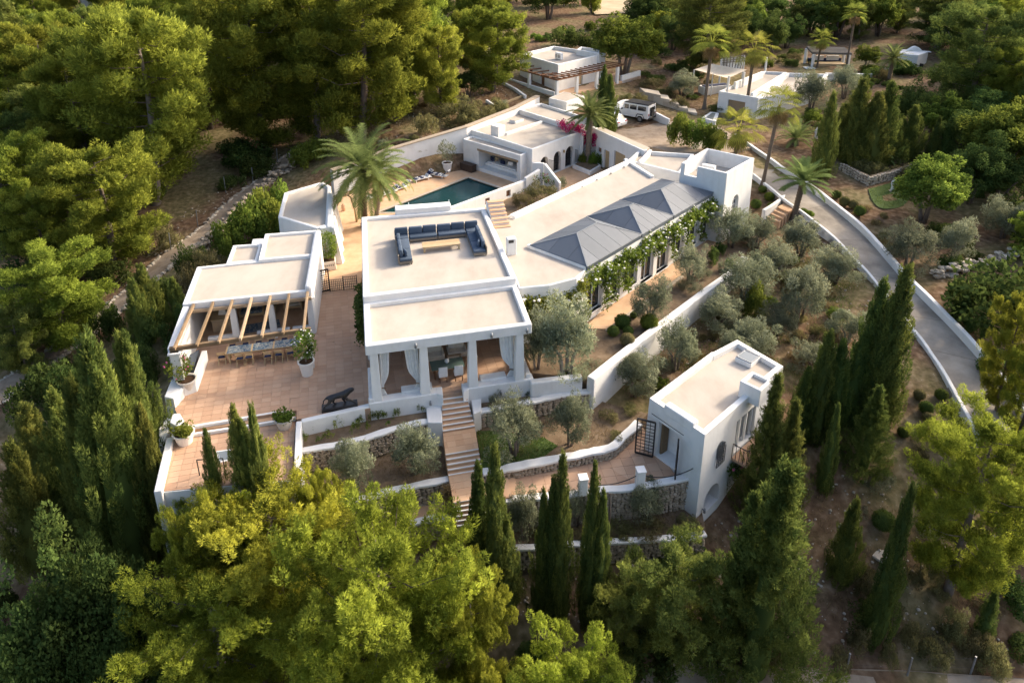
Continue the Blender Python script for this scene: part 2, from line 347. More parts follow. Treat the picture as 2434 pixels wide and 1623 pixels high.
# left wood and the stony path
for u, v, z in [(0, 960, -4.6), (150, 830, -4), (300, 690, -3.2), (450, 560, -2.4), (600, 440, -1.2), (740, 330, .2), (0, 700, -3.2), (100, 560, -1.8),
                (0, 420, 0), (220, 420, -.6), (350, 300, 1.5), (600, 230, 2.6), (0, 220, 3), (0, 110, 5.5), (300, 120, 5), (650, 90, 6), (1000, 80, 6.3),
                (0, 20, 8), (600, 15, 8), (1217, 15, 7.5), (1450, 15, 7), (1820, 15, 7), (2434, 15, 9), (1217, 60, 6.2), (950, 230, 3.6), (1080, 250, 3.6),
                (900, 300, 3.0), (1000, 320, 3.3), (820, 330, 2.0), (1180, 230, 4.0), (1150, 150, 5),
                (1340, 230, 4.0), (1450, 200, 4.0), (1560, 200, 3.4), (1620, 250, 2.6), (1600, 150, 4.4), (1700, 110, 5), (1900, 110, 5), (2100, 110, 5.5), (2434, 110, 6),
                (1500, 320, 2.2), (1560, 300, 2.2), (1640, 340, 2.2), (1700, 370, 2.0), (1850, 300, 2.2), (2000, 250, 3.0), (2200, 250, 3.4), (2434, 280, 3.4),
                (2000, 440, 1.2), (2120, 460, .8), (2250, 430, 1.2), (2434, 450, 1.2), (2150, 560, .2), (2300, 600, -.3), (2434, 640, -.6), (2434, 800, -2),
                (2300, 700, -.9), (2400, 1000, -3.2), (2200, 1000, -3.2), (2434, 1200, -5.2), (2300, 1150, -4.6), (2100, 1050, -3.8), (1980, 900, -2.6),
                (2000, 780, -1.6), (1900, 700, -1.2), (1800, 620, -.9), (1850, 540, -.4), (1900, 600, -.7), (1750, 760, -1.6), (1650, 850, -1.9), (1560, 920, -2.1),
                (1900, 900, -2.5), (1880, 980, -2.8), (1950, 1080, -3.9), (2000, 1150, -4.6), (2100, 1300, -6), (2300, 1350, -6.6), (1850, 1150, -4.6), (1700, 1230, -5.2),
                (1217, 1330, -5.6), (1400, 1330, -5.5), (1600, 1310, -5.4), (1300, 1430, -6.3), (1500, 1450, -6.6), (1217, 1520, -7.3), (1217, 1623, -8),
                (1700, 1500, -7.4), (2000, 1480, -7.4), (1900, 1595, -8.2), (2300, 1560, -8.2), (2434, 1620, -8.8), (1600, 1600, -8.2),
                (0, 1100, -6), (200, 1000, -5), (330, 1010, -4.8), (330, 1250, -6.4), (200, 1300, -7), (0, 1350, -8.2), (0, 1620, -10.5), (400, 1620, -9.4), (800, 1620, -8.6),
                (500, 1350, -6.8), (800, 1400, -6.8), (1000, 1420, -6.6), (420, 640, -2.0), (400, 760, -2.6), (600, 520, -1.4), (640, 540, -1.3), (340, 880, -3.8)]:
    p = at(u, v, z); CTRL.append((p.x, p.y, z))
# under the house everything lies lower than its floors
for x, y, z in [(-14.0, 41.5, -.8), (-9.3, 45.1, -.8), (-3.7, 44.2, -.8), (-3.7, 37.0, -1.2), (-13.0, 36.1, -1), (-12.0, 31.7, -1.6), (-16.8, 41.5, -.8), (-16.6, 31.8, -2.2), (2.8, 48.8, -.8), (8.4, 55.2, -.6), (13.2, 58.0, -.4),
                (-8.5, 63.7, -2.4), (-3.8, 63.7, -2.4), (-11.3, 58.1, -1.6), (-5.7, 69.2, -.8), (0.0, 72.0, -.6), (5.7, 68.2, -.6), (0.0, 59.8, -.8), (3.8, 65.4, -.8), (7.6, 72.0, -.4),
                (5.6, 41.5, -.9), (8.4, 45.1, -.7), (13.1, 49.7, -.6), (3.7, 36.2, -1.6), (-5.5, 28.4, -3.4), (-9.2, 27.7, -4.2), (0.0, 29.3, -3.6), (4.6, 31.0, -3.0), (9.2, 33.7, -2.9), (12.0, 34.5, -2.4),
                (3.7, 27.7, -4.6), (7.4, 27.7, -4.7), (-2.8, 27.7, -4.4), (0, 400, 11), (-300, 300, 12), (300, 300, 12), (-200, 60, 2), (200, 60, -2), (-100, 20, -8), (100, 15, -9), (0, 0, -11), (0, -40, -14), (-80.1, 117.4, 6), (89.2, 116.6, 4)]:
    CTRL.append((x, y, z))
CT = np.array(CTRL); _n = len(CT)
_d = np.sqrt(((CT[:, None, :2]-CT[None, :, :2])**2).sum(-1))
_A = np.zeros((_n+3, _n+3)); _A[:_n, :_n] = -_d-np.eye(_n)*.35; _A[:_n, _n] = 1; _A[:_n, _n+1:] = CT[:, :2]; _A[_n, :_n] = 1; _A[_n+1:, :_n] = CT[:, :2].T
_w = np.linalg.solve(_A, np.concatenate([CT[:, 2], np.zeros(3)]))
def ground_np(X, Y):
    sh = X.shape; X = X.ravel(); Y = Y.ravel()
    d = np.sqrt((X[:, None]-CT[None, :, 0])**2+(Y[:, None]-CT[None, :, 1])**2)
    return (-(d @ _w[:_n])+_w[_n]+_w[_n+1]*X+_w[_n+2]*Y).reshape(sh)
def ground(x, y): return float(ground_np(np.array([x]), np.array([y]))[0])
def ray_ground(u, v):
    """where the sight line meets the terrain"""
    z = -2.
    for _ in range(40):
        p = at(u, v, z); g = ground(p.x, p.y); z = z*.5+g*.5
    return at(u, v, z)

def make_terrain():
    ys = np.concatenate([np.arange(-6, 100, .8), 100+np.cumsum(np.linspace(1, 9, 60))])
    xs0 = np.concatenate([-np.cumsum(np.linspace(.8, 9, 75))[::-1], [0], np.cumsum(np.linspace(.8, 9, 75))])
    X, Y = np.meshgrid(xs0, ys); Z = ground_np(X, Y)
    Z += .12*np.sin(X*1.3+np.sin(Y*.9)*2)*np.sin(Y*1.1+1)*np.clip((np.abs(X)+20)/60, .2, 1)
    nx, ny = len(xs0), len(ys)
    i = np.arange((ny-1)*(nx-1)); r = i//(nx-1); c = i % (nx-1); a = r*nx+c
    me = fastmesh('terrain', np.stack([X.ravel(), Y.ravel(), Z.ravel()], 1), np.stack([a, a+1, a+nx+1, a+nx], 1))
    me.polygons.foreach_set('use_smooth', [True]*len(me.polygons))
    o = link(bpy.data.objects.new('terrain', me)); o['kind'] = 'structure'
    m, nt, b = newmat('hill_ground')
    pos = N(nt, 'NewGeometry').outputs['Position']
    n1 = N(nt, 'TexNoise'); n1.inputs['Scale'].default_value = .16; n1.inputs['Detail'].default_value = 8; nt.links.new(pos, n1.inputs['Vector'])
    n2 = N(nt, 'TexNoise'); n2.inputs['Scale'].default_value = 2.2; n2.inputs['Detail'].default_value = 9; nt.links.new(pos, n2.inputs['Vector'])
    n3 = N(nt, 'TexVoronoi'); n3.inputs['Scale'].default_value = 5.5; nt.links.new(pos, n3.inputs['Vector'])
    earth = ramp(nt, [(.3, (.085, .050, .029)), (.52, (.155, .098, .060)), (.75, (.26, .18, .12))], n2.outputs['Fac'])
    dry = ramp(nt, [(.3, (.095, .085, .038)), (.55, (.18, .145, .075)), (.8, (.30, .235, .14))], n2.outputs['Fac'])
    mx = N(nt, 'MixRGB'); nt.links.new(ramp(nt, [(.44, (0, 0, 0)), (.6, (1, 1, 1))], n1.outputs['Fac']), mx.inputs[0]); nt.links.new(earth, mx.inputs[1]); nt.links.new(dry, mx.inputs[2])
    # limestone pebbles showing in the earth
    pb = ramp(nt, [(.10, (1, 1, 1)), (.16, (0, 0, 0))], n3.outputs['Distance']); th = ramp(nt, [(.56, (0, 0, 0)), (.62, (1, 1, 1))], n2.outputs['Fac'])
    mu = N(nt, 'MixRGB', blend_type='MULTIPLY'); mu.inputs[0].default_value = 1; nt.links.new(pb, mu.inputs[1]); nt.links.new(th, mu.inputs[2])
    m2 = N(nt, 'MixRGB'); nt.links.new(mu.outputs[0], m2.inputs[0]); nt.links.new(mx.outputs[0], m2.inputs[1]); m2.inputs[2].default_value = (.42, .36, .29, 1)
    nt.links.new(m2.outputs[0], b.inputs['Base Color']); b.inputs['Roughness'].default_value = 1; b.inputs['Specular IOR Level'].default_value = .05
    bp = N(nt, 'Bump'); bp.inputs['Strength'].default_value = .9; bp.inputs['Distance'].default_value = .12
    nt.links.new(n2.outputs['Fac'], bp.inputs['Height']); nt.links.new(bp.outputs[0], b.inputs['Normal'])
    me.materials.append(m); return o
make_terrain()

# ------------------------------------------------------------------ ground slabs, tiles, stones
SURF = []
def struct(name, poly, z0, z1, m, label=None, bevel=0):
    SURF.append(([(q[0], q[1]) for q in poly], z1))
    o = MB().prism(poly, z0, z1).build(name, m, bevel=bevel); o['kind'] = 'structure'
    return o
def clip_poly(sub, clip):
    """Sutherland-Hodgman; clip convex, counter-clockwise"""
    out = sub
    n = len(clip)
    for i in range(n):
        a, b = clip[i], clip[(i+1) % n]; inp = out; out = []
        if not inp: break
        def side(p): return (b[0]-a[0])*(p[1]-a[1])-(b[1]-a[1])*(p[0]-a[0])
        for j in range(len(inp)):
            p, q = inp[j-1], inp[j]; sp, sq = side(p), side(q)
            if sq >= 0:
                if sp < 0: t = sp/(sp-sq); out.append((p[0]+(q[0]-p[0])*t, p[1]+(q[1]-p[1])*t))
                out.append(q)
            elif sp >= 0: t = sp/(sp-sq); out.append((p[0]+(q[0]-p[0])*t, p[1]+(q[1]-p[1])*t))
    return out
def ccw(p):
    p = [(q[0], q[1]) for q in p]; n = len(p)
    return p if sum(p[i][0]*p[(i+1) % n][1]-p[(i+1) % n][0]*p[i][1] for i in range(n)) > 0 else p[::-1]
def area(p): n = len(p); return abs(sum(p[i][0]*p[(i+1) % n][1]-p[(i+1) % n][0]*p[i][1] for i in range(n)))/2
def tile_floor(parent, polys, z, ang, sx=.56, sy=.5, gap=.014, m='tile', limit=300, name='tile', avoid=None):
    """tiles as parts of a floor; polys = convex pieces. Whole tiles share one mesh, cut ones have their own outline."""
    ca, sa = math.cos(ang), math.sin(ang); allt = []
    for poly in polys:
        cl = ccw(poly)
        loc = [(x*ca+y*sa, -x*sa+y*ca) for x, y in cl]
        x0, x1 = min(p[0] for p in loc), max(p[0] for p in loc); y0, y1 = min(p[1] for p in loc), max(p[1] for p in loc)
        for j in range(int(math.floor(y0/sy)), int(math.ceil(y1/sy))+1):
            off = 0
            for i in range(int(math.floor(x0/sx))-1, int(math.ceil(x1/sx))+1):
                ax, ay = i*sx+off+gap/2, j*sy+gap/2
                t = [(ax, ay), (ax+sx-gap, ay), (ax+sx-gap, ay+sy-gap), (ax, ay+sy-gap)]
                tw = [(x*ca-y*sa, x*sa+y*ca) for x, y in t]
                r = clip_poly(tw, cl)
                if len(r) < 3 or area(r) < .012: continue
                r2 = [r[0]]
                for q in r[1:]:
                    if abs(q[0]-r2[-1][0])+abs(q[1]-r2[-1][1]) > .01: r2.append(q)
                if len(r2) < 3: continue
                cx = sum(q[0] for q in r2)/len(r2); cy = sum(q[1] for q in r2)/len(r2)
                if avoid and any(inpoly(cx, cy, a) for a in avoid): continue
                allt.append((area(r2) > (sx-gap)*(sy-gap)*.995, cx, cy, r2))
    allt.sort(key=lambda t: t[1]**2+t[2]**2)
    org = ORG.get(parent.name, Vector((0, 0, 0)))
    whole = None; rest = MB(); k = 0
    for full, cx, cy, r in allt:
        dz = random.uniform(-.0015, .0015)
        if k < limit:
            if full:
                if whole is None:
                    t0 = [(sx/2-gap/2, sy/2-gap/2), (-sx/2+gap/2, sy/2-gap/2), (-sx/2+gap/2, -sy/2+gap/2), (sx/2-gap/2, -sy/2+gap/2)]
                    whole = MB().prism(t0, -.02, .012).build(name, m)
                    o = whole
                else: o = whole.copy(); C.objects.link(o)
                o.parent = parent; o.location = Vector((cx, cy, z+dz))-org; o.rotation_euler = (0, 0, ang)
            else:
                o = MB().prism([(q[0]-cx, q[1]-cy) for q in r], -.02, .012).build(name, m); o.parent = parent; o.location = Vector((cx, cy, z+dz))-org
            k += 1
        else: rest.prism(r, z-.02+dz, z+.012+dz)
    if rest.v:
        o = rest.build(name+'s_beyond', m, parent); o['kind'] = 'stuff'
STONES = []
def rock_meshes():
    for k in range(6):
        bm = bmesh.new(); bmesh.ops.create_icosphere(bm, subdivisions=1, radius=.5)
        for v in bm.verts: v.co *= random.uniform(.78, 1.12)
        me = bpy.data.meshes.new('rock'); bm.to_mesh(me); bm.free(); me.materials.append(MATS['stone']); STONES.append(me)
rock_meshes()
STONES_P = []
for me in STONES:
    q = me.copy(); q.materials.clear(); q.materials.append(MATS['stone_pale']); STONES_P.append(q)
def stone_face(parent, pts, ztops, zbots, normal_sign=1, size=.34, limit=300, meshes=None, depth=.10):
    """individual stones set in the face under a polyline of (x, y)"""
    org = ORG.get(parent.name, Vector((0, 0, 0))); items = []
    for i in range(len(pts)-1):
        a, b = Vector(pts[i][:2]), Vector(pts[i+1][:2]); L = (b-a).length; d = (b-a)/L; nrm = Vector((d.y, -d.x))*normal_sign
        x = 0
        while x < L:
            t = x/L; zt = ztops[i]*(1-t)+ztops[i+1]*t; zb = zbots[i]*(1-t)+zbots[i+1]*t
            z = zb+.05; 
            while z < zt-.04:
                w = size*random.uniform(.75, 1.3); h = size*random.uniform(.55, .85)
                p = a+d*(x+random.uniform(-.06, .06))+nrm*random.uniform(.0, .03)
                items.append((p, z+h/2, w, h, math.atan2(d.y, d.x))); z += h*.93
            x += size*.93
    items.sort(key=lambda q: q[0].length)
    rest = []
    for k, (p, z, w, h, an) in enumerate(items):
        me = random.choice(meshes or STONES)
        if k < limit:
            o = bpy.data.objects.new('stone', me); C.objects.link(o); o.parent = parent
            o.location = Vector((p.x, p.y, z))-org; o.scale = (w*1.08, depth*2, h*1.1); o.rotation_euler = (random.uniform(-.1, .1), random.uniform(-.35, .35), an)
        else: rest.append((p, z, w, h, an, me))
    if rest:
        mb = MB()
        for p, z, w, h, an, me in rest:
            M = Matrix.Translation((p.x, p.y, z)) @ Matrix.Rotation(an, 4, 'Z') @ Matrix.Diagonal((w*1.08, depth*2, h*1.1, 1))
            mb.add([M @ v.co for v in me.vertices], [tuple(f.vertices) for f in me.polygons])
        o = mb.build('stones_beyond', (meshes or STONES)[0].materials[0], parent); o['kind'] = 'stuff'
def strip(pts, w, sign=1):
    """polygon strip: pts front edge, widened backwards by w"""
    P = [Vector(p[:2]) for p in pts]; back = []
    for i, p in enumerate(P):
        t = (P[min(i+1, len(P)-1)]-P[max(i-1, 0)]).normalized(); n = Vector((-t.y, t.x))*sign
        back.append(p+n*w)
    return P, back
def strip_wall(mb, F, B, zt, zb, zb2=None):
    n = len(F); vs = []
    for i in range(n): vs += [(F[i].x, F[i].y, zb[i]), (F[i].x, F[i].y, zt[i]), (B[i].x, B[i].y, zt[i]), (B[i].x, B[i].y, zb[i])]
    fs = []
    for i in range(n-1):
        a, b = 4*i, 4*(i+1)
        fs += [(a, b, b+1, a+1), (a+1, b+1, b+2, a+2), (a+2, b+2, b+3, a+3), (a+3, b+3, b, a)]
    fs += [(0, 1, 2, 3), (4*(n-1)+3, 4*(n-1)+2, 4*(n-1)+1, 4*(n-1))]
    mb.add(vs, fs); return mb
def smooth_line(pts, n=4):
    """Catmull-Rom refinement of a polyline of vectors"""
    P = [Vector(p) for p in pts]; out = []
    for i in range(len(P)-1):
        p0, p1, p2, p3 = P[max(i-1, 0)], P[i], P[i+1], P[min(i+2, len(P)-1)]
        for k in range(n):
            t = k/n
            out.append(.5*((2*p1)+(p2-p0)*t+(2*p0-5*p1+4*p2-p3)*t*t+(3*p1-p0-3*p2+p3)*t**3))
    out.append(P[-1]); return out
def retaining(name, label, pts, w, zb, group=None, sign=1, size=.34, stone=True, wob=.02, limit=300, cz=.16):
    """garden wall: rendered coping over a stone-faced wall. pts = front edge of the coping top (x, y, z)"""
    P = smooth_line(pts, 4)
    c = P[len(P)//2]; t = thing(name, label, 'wall', (c.x, c.y, zb if not isinstance(zb, list) else min(zb)), group)
    n = len(P); zbl = [zb]*n if not isinstance(zb, list) else [zb[min(int(i/(n-1)*(len(zb)-1)), len(zb)-2)]+(zb[min(int(i/(n-1)*(len(zb)-1))+1, len(zb)-1)]-zb[min(int(i/(n-1)*(len(zb)-1)), len(zb)-2)])*((i/(n-1)*(len(zb)-1)) % 1 if i < n-1 else 1) for i in range(n)]
    F, B = strip(P, w, sign)
    if stone:
        zt = [p.z+random.uniform(-wob, wob) for p in P]
        Fj = [f+Vector((random.uniform(-wob, wob), random.uniform(-wob, wob)*1.5)) for f in F]; Bj = [b+Vector((random.uniform(-wob, wob), random.uniform(-wob, wob)*2)) for b in B]
        strip_wall(MB(), Fj, Bj, zt, [z-cz for z in zt]).build('coping', 'stucco', t, bevel=.04)
        F2 = [f+(b-f).normalized()*.10 for f, b in zip(F, B)]
        strip_wall(MB(), F2, [b+(f-b).normalized()*.03 for f, b in zip(F, B)], [p.z-cz+.02 for p in P], [z-.4 for z in zbl]).build('core', 'mortar', t)
        stone_face(t, F2, [p.z-cz for p in P], zbl, 1 if sign > 0 else -1, size=size, limit=limit)
    else:
        strip_wall(MB(), F, B, [p.z for p in P], [z-.4 for z in zbl]).build('wall', 'stucco', t, bevel=.06)
    return t

def draped(name, pts, m, lift=.1, n=10):
    # sheet laid over the terrain between two sight lines (far edge, near edge)
    A, B = pts; mb = MB()
    for i in range(n+1):
        for k in range(n+1):
            a = ray_ground(*(A[0][c]+(A[1][c]-A[0][c])*i/n for c in (0, 1))); b = ray_ground(*(B[0][c]+(B[1][c]-B[0][c])*i/n for c in (0, 1)))
            x, y = a.x+(b.x-a.x)*k/n, a.y+(b.y-a.y)*k/n; mb.v.append(Vector((x, y, ground(x, y)+lift)))
    for i in range(n):
        for k in range(n): q = i*(n+1)+k; mb.f.append((q, q+1, q+n+2, q+n+1))
    o = mb.build(name, m, smooth=True); o['kind'] = 'structure'; return o
draped('stubble_field', [((1370, -14), (1520, -14)), ((1415, 38), (1500, 34))], 'field', .25); draped('dirt_road', [((1765, -14), (1850, -14)), ((1790, 52), (1835, 52))], 'field', .25)
# --- pavilion / loggia corner points (metres)
PFL, PFR = Vector((-7.71, 32.03)), Vector((1.11, 34.21))
PML, PMR = Vector((-8.68, 36.57)), Vector((0.26, 38.85))
PBL, PBR = Vector((-11.04, 48.21)), Vector((-2.05, 50.05))
LFL, LFR, LBR, LBL = Vector((-19.87, 37.74)), Vector((-12.62, 39.43)), Vector((-13.68, 44.50)), Vector((-21.01, 42.65))
HA = math.radians(14.0)
GL, GR = W('H', 540, 1440, 0).to_2d(), W('H', 990, 1395, 0).to_2d()

# --- main terrace
tA = [W('K', 300, 770, 0).to_2d(), W('K', 1352, 607, 0).to_2d()]
tB = [W('K', 1352, 692, 0).to_2d(), W('K', 2040, 590, 0).to_2d()]
LP = W('C', 75, 1370, 2.55).to_2d()
terr = struct('main_terrace', [tA[0], tA[1], tB[0], tB[1], PFL+Vector((-.1, -.1)), PML, GR, GL, LFR+Vector((.1, 0)), LFL, LP], -3.0, -.012, 'grout')
tl_ = W('K', 215, 590, 0).to_2d()
tile_floor(terr, [[tA[0], tA[1], LFR, LFL, LP, tl_], [tA[1], tB[0], tB[1], PML+Vector((-.1, 0)), LFR], [LFR, PML+Vector((-.1, 0)), GR, GL]], 0, HA, .5, .4)
# --- lower terrace, two shallow steps
l1 = [W('K', 190, 830, -.34).to_2d(), W('K', 1342, 690, -.34).to_2d(), W('K', 1312, 1250, -.34).to_2d(), W('K', 95, 1362, -.34).to_2d()]
low = struct('lower_terrace', l1, -7.5, -.352, 'grout'); tile_floor(low, [l1], -.34, HA, .5, .4)
step = struct('terrace_step', [W('K', 300, 800, -.17).to_2d(), W('K', 290, 740, -.17).to_2d(), W('K', 1352, 590, -.17).to_2d(), W('K', 1345, 672, -.17).to_2d()], -3, -.17, 'paving')
nose = MB()
for (a, b, z) in (((300, 770), (1160, 628), .004), ((290, 843), (1345, 680), -.166)):
    A, B = W('K', *a, z), W('K', *b, z); d = (B-A).normalized(); nr = Vector((d.y, -d.x, 0))
    nn = MB().prism([A+nr*.05, B+nr*.05, B-nr*.09, A-nr*.09], z-.15, z+.012).build('nosing', 'stucco', step if z < -.1 else terr)
retw = MB()
t = thing('terrace_retaining_wall', 'tall white wall carrying the lower tiled terrace', 'wall', (l1[3].x, l1[3].y, -6.8))
F, B = strip([l1[3]+Vector((-.06, -.06)), l1[2]+Vector((0, -.06))], .3); strip_wall(MB(), F, B, [-.36, -.36], [-7, -7]).build('wall', 'stucco', t)

# --- paved passage and pool deck, pool
pool = [W('A', 1855, 685, -.12).to_2d(), W('A', 2170, 790, -.12).to_2d(), W('A', 1700, 985, -.12).to_2d(), W('A', 1040, 1000, -.12).to_2d()]
pool[2] = Vector((-5.84, 59.40)); pool[3] = Vector((-12.06, 59.31)); 
deckpoly = [GL, GR, PBL, PBR, Vector((-1.41, 57.92)), Vector((0.57, 67.06)), Vector((-5.13, 72.91)), Vector((-9.68, 69.32)), Vector((-16.06, 63.04)), Vector((-15.89, 55.14)), Vector((-14.23, 49.15))]
def ring_deck():
    """deck with the pool basin left open"""
    bm = bmesh.new(); o_ = ccw(deckpoly); i_ = ccw(pool)
    vo = [bm.verts.new((x, y, 0)) for x, y in o_]; vi = [bm.verts.new((x, y, 0)) for x, y in i_]
    eo = [bm.edges.new((vo[k], vo[(k+1) % len(vo)])) for k in range(len(vo))]; ei = [bm.edges.new((vi[k], vi[(k+1) % len(vi)])) for k in range(len(vi))]
    bmesh.ops.triangle_fill(bm, use_beauty=True, use_dissolve=False, edges=eo+ei)
    bad = [f for f in bm.faces if inpoly(f.calc_center_median().x, f.calc_center_median().y, i_)]
    bmesh.ops.delete(bm, geom=bad, context='FACES_ONLY')
    bmesh.ops.recalc_face_normals(bm, faces=bm.faces)
    r = bmesh.ops.extrude_face_region(bm, geom=list(bm.faces))
    for v in [g for g in r['geom'] if isinstance(g, bmesh.types.BMVert)]: v.co.z = -1.9
    bmesh.ops.recalc_face_normals(bm, faces=bm.faces)
    me = bpy.data.meshes.new('pool_deck'); bm.to_mesh(me); bm.free(); me.materials.append(MATS['paving'])
    o = link(bpy.data.objects.new('pool_deck', me)); o['kind'] = 'structure'; return o
deck = ring_deck()
basin = thing('swimming_pool', 'dark teal swimming pool with a pale stone rim', 'pool', (-6, 66, -1.8))
MB().prism(offset_poly(pool, -.02), -1.8, -1.7).build('basin_floor', 'basin', basin)
for k in range(4):
    a, b = pool[k], pool[(k+1) % 4]
    F, B = strip([a, b], .08); strip_wall(MB(), F, B, [-.02]*2, [-1.7]*2).build('basin_wall', 'basin', basin)
    d = (b-a).normalized(); nr = Vector((d.y, -d.x)); cen = sum(pool, Vector((0, 0)))/4
    if nr.dot(cen-a) > 0: nr = -nr
    MB().prism([a-d*.0-nr*.06, b-nr*.06, b+nr*.28, a+nr*.28], -.02, .022).build('rim', 'stone_pale', basin, bevel=.01)
MB().prism(offset_poly(pool, .005), -.2, -.12).build('water', 'pool_water', basin)

# --- driveway, parking court
RR = [(1700, 300, 2.35), (1765, 340, 2.1), (1860, 407, 1.4), (1930, 452, 1.0), (2052, 550, .2), (2154, 663, -.6), (2280, 790, -1.4), (2386, 912, -2.2), (2470, 1040, -2.9)]
RL = [(1640, 352, 2.35), (1710, 375, 2.1), (1789, 420, 1.4), (1856, 474, 1.0), (1961, 553, .2), (2060, 655, -.6), (2152, 770, -1.4), (2225, 870, -2.2), (2320, 1040, -2.9)]
rr = smooth_line([at(*q) for q in RR], 5); rl = smooth_line([at(*q) for q in RL], 5)
mb = MB(); n = len(rr)
for i in range(n):
    mb.v += [rl[i], rr[i], rr[i]-Vector((0, 0, .8)), rl[i]-Vector((0, 0, .8))]
for i in range(n-1):
    a, b = 4*i, 4*i+4; mb.f += [(a, a+1, b+1, b), (a+1, a+2, b+2, b+1), (a+3, a, b, b+3)]
ro = mb.build('driveway', 'concrete_road', smooth=False); ro['kind'] = 'structure'
for q in range(9, n-2, 4):            # expansion joints sawn across the concrete
    a, b = rl[q], rr[q]; d = (rr[q+1]-rr[q]).normalized()*.02; z = Vector((0, 0, .006))
    MB().add([a-d+z, b-d+z, b+d+z, a+d+z], [(0, 1, 2, 3)]).build('joint', 'mortar', ro)
park = struct('parking_court', [at(1430, 300, 2.3).to_2d(), at(1475, 250, 2.3).to_2d(), at(1560, 265, 2.3).to_2d(), at(1700, 296, 2.3).to_2d(), at(1790, 350, 2.3).to_2d(), at(1660, 380, 2.3).to_2d(), at(1560, 352, 2.3).to_2d(), at(1440, 330, 2.3).to_2d()], .5, 2.3, 'gravel')
def lane_wall(name, label, P, h, w, sign):
    t = thing(name, label, 'wall', (P[0].x, P[0].y, P[0].z)); F, B = strip(P, w, sign)
    strip_wall(MB(), F, B, [p.z+h+.03*math.sin(i*1.7) for i, p in enumerate(P)], [p.z-1.0 for p in P]).build('wall', 'stucco', t, bevel=.05); return t
lane_wall('driveway_wall', 'low white wall along the outer side of the concrete driveway', rr[4:], .55, .32, -1)
lane_wall('driveway_kerb', 'narrow white kerb wall on the garden side of the driveway', rl[9:], .22, .25, 1)

# --- garden beds as level ground behind the walls
struct('rose_bed', [W('K', 1395, 770, -.8).to_2d(), W('E', 700, 880, -.8).to_2d(), W('E', 720, 1010, -.8).to_2d(), W('K', 1390, 980, -.8).to_2d()], -4, -.8, 'soil')
struct('olive_bed', [W('K', 1500, 1030, -2.0).to_2d(), W('E', 820, 1180, -2.0).to_2d(), W('E', 905, 1330, -2).to_2d(), W('8', 765, 165, -2.1).to_2d(), W('8', 0, 340, -2.1).to_2d(), W('K', 1330, 1250, -2.0).to_2d()], -6, -2.05, 'soil')
struct('stair_bed', [W('E', 1300, 720, -.8).to_2d(), W('E', 1870, 640, -.8).to_2d(), W('5', 1690, 1075, -.8).to_2d(), W('5', 1765, 1120, -.8).to_2d(), W('E', 1300, 920, -.8).to_2d()], -4, -.8, 'soil')
lawn = struct('lawn_bed', [W('E', 1250, 1100, -1.75).to_2d(), W('5', 1760, 1200, -1.75).to_2d(), W('5', 2110, 1290, -1.75).to_2d(), W('L', 1700, 30, -1.75).to_2d(), W('L', 1480, 215, -1.75).to_2d(), W('L', 1000, 318, -1.75).to_2d(), W('L', 395, 425, -1.75).to_2d()], -5, -1.75, 'soil')
gbed = struct('hall_garden', [Vector((1.21, 35.25)), W('5', 1670, 1050, -.05).to_2d(), W('5', 1745, 1060, -.05).to_2d(), at(1500, 833, -.05).to_2d(), at(1620, 742, -.05).to_2d(), at(1737, 650, -.05).to_2d(), at(1800, 560, -.05).to_2d(), at(1760, 500, -.05).to_2d(), Vector((16.43, 53.66)), Vector((4.84, 41.03)), Vector((0.37, 39.22))], -3.5, -.05, 'soil')
struct('slope_bed', [W('L', 560, 700, -4.1).to_2d(), W('L', 1300, 640, -4.1).to_2d(), W('L', 2200, 560, -4.1).to_2d(), W('L', 2280, 955, -4.1).to_2d(), W('L', 1900, 985, -4.1).to_2d(), W('L', 870, 1050, -4.1).to_2d(), W('L', 600, 1070, -4.1).to_2d()], -7, -4.15, 'soil')
path = [W('G', 740, 1480, 0).to_2d(), W('G', 880, 1330, 0).to_2d(), W('G', 1480, 880, 0).to_2d(), W('G', 2040, 550, 0).to_2d(), W('G', 2190, 600, 0).to_2d(), W('G', 1730, 930, 0).to_2d(), W('G', 1000, 1490, 0).to_2d()]
po = struct('garden_path', path, -.6, 0.0, 'paving')
e = thing('path_kerb', 'pale stone kerb along the garden path below the vine-covered hall', 'kerb', (6, 38, 0))
F, B = strip([W('G', 950, 1500, .03), W('G', 1300, 1240, .03), W('G', 1735, 935, .03)], .28, -1); strip_wall(MB(), F, B, [.06]*3, [-.4]*3).build('kerb', 'stone_pale', e, bevel=.02)

# --- studio terrace
T2 = [W('L', 480, 440, -2.25), W('L', 660, 515, -2.25), W('L', 1000, 450, -2.25), W('L', 1350, 390, -2.25), W('L', 1560, 300, -2.25), W('L', 1770, 120, -2.25), W('L', 2020, 470, -2.25), W('L', 1700, 540, -2.25), W('L', 1100, 610, -2.25), W('L', 570, 660, -2.25)]
st = struct('studio_terrace', [p.to_2d()+(Vector((-.15, .75)) if 0 < i < 6 else Vector((0, 0))) for i, p in enumerate(T2) if i > 0], -6, -2.262, 'grout')
q = [p.to_2d() for p in T2]
q = [p+(Vector((-.1, .6)) if 0 < i < 6 else Vector((0, 0))) for i, p in enumerate(q)]
tile_floor(st, [[q[1], q[2], q[8], q[9]], [q[2], q[3], q[7], q[8]], [q[3], q[4], q[6], q[7]], [q[4], q[5], q[6]]], -2.25, math.radians(9), .62, .6)

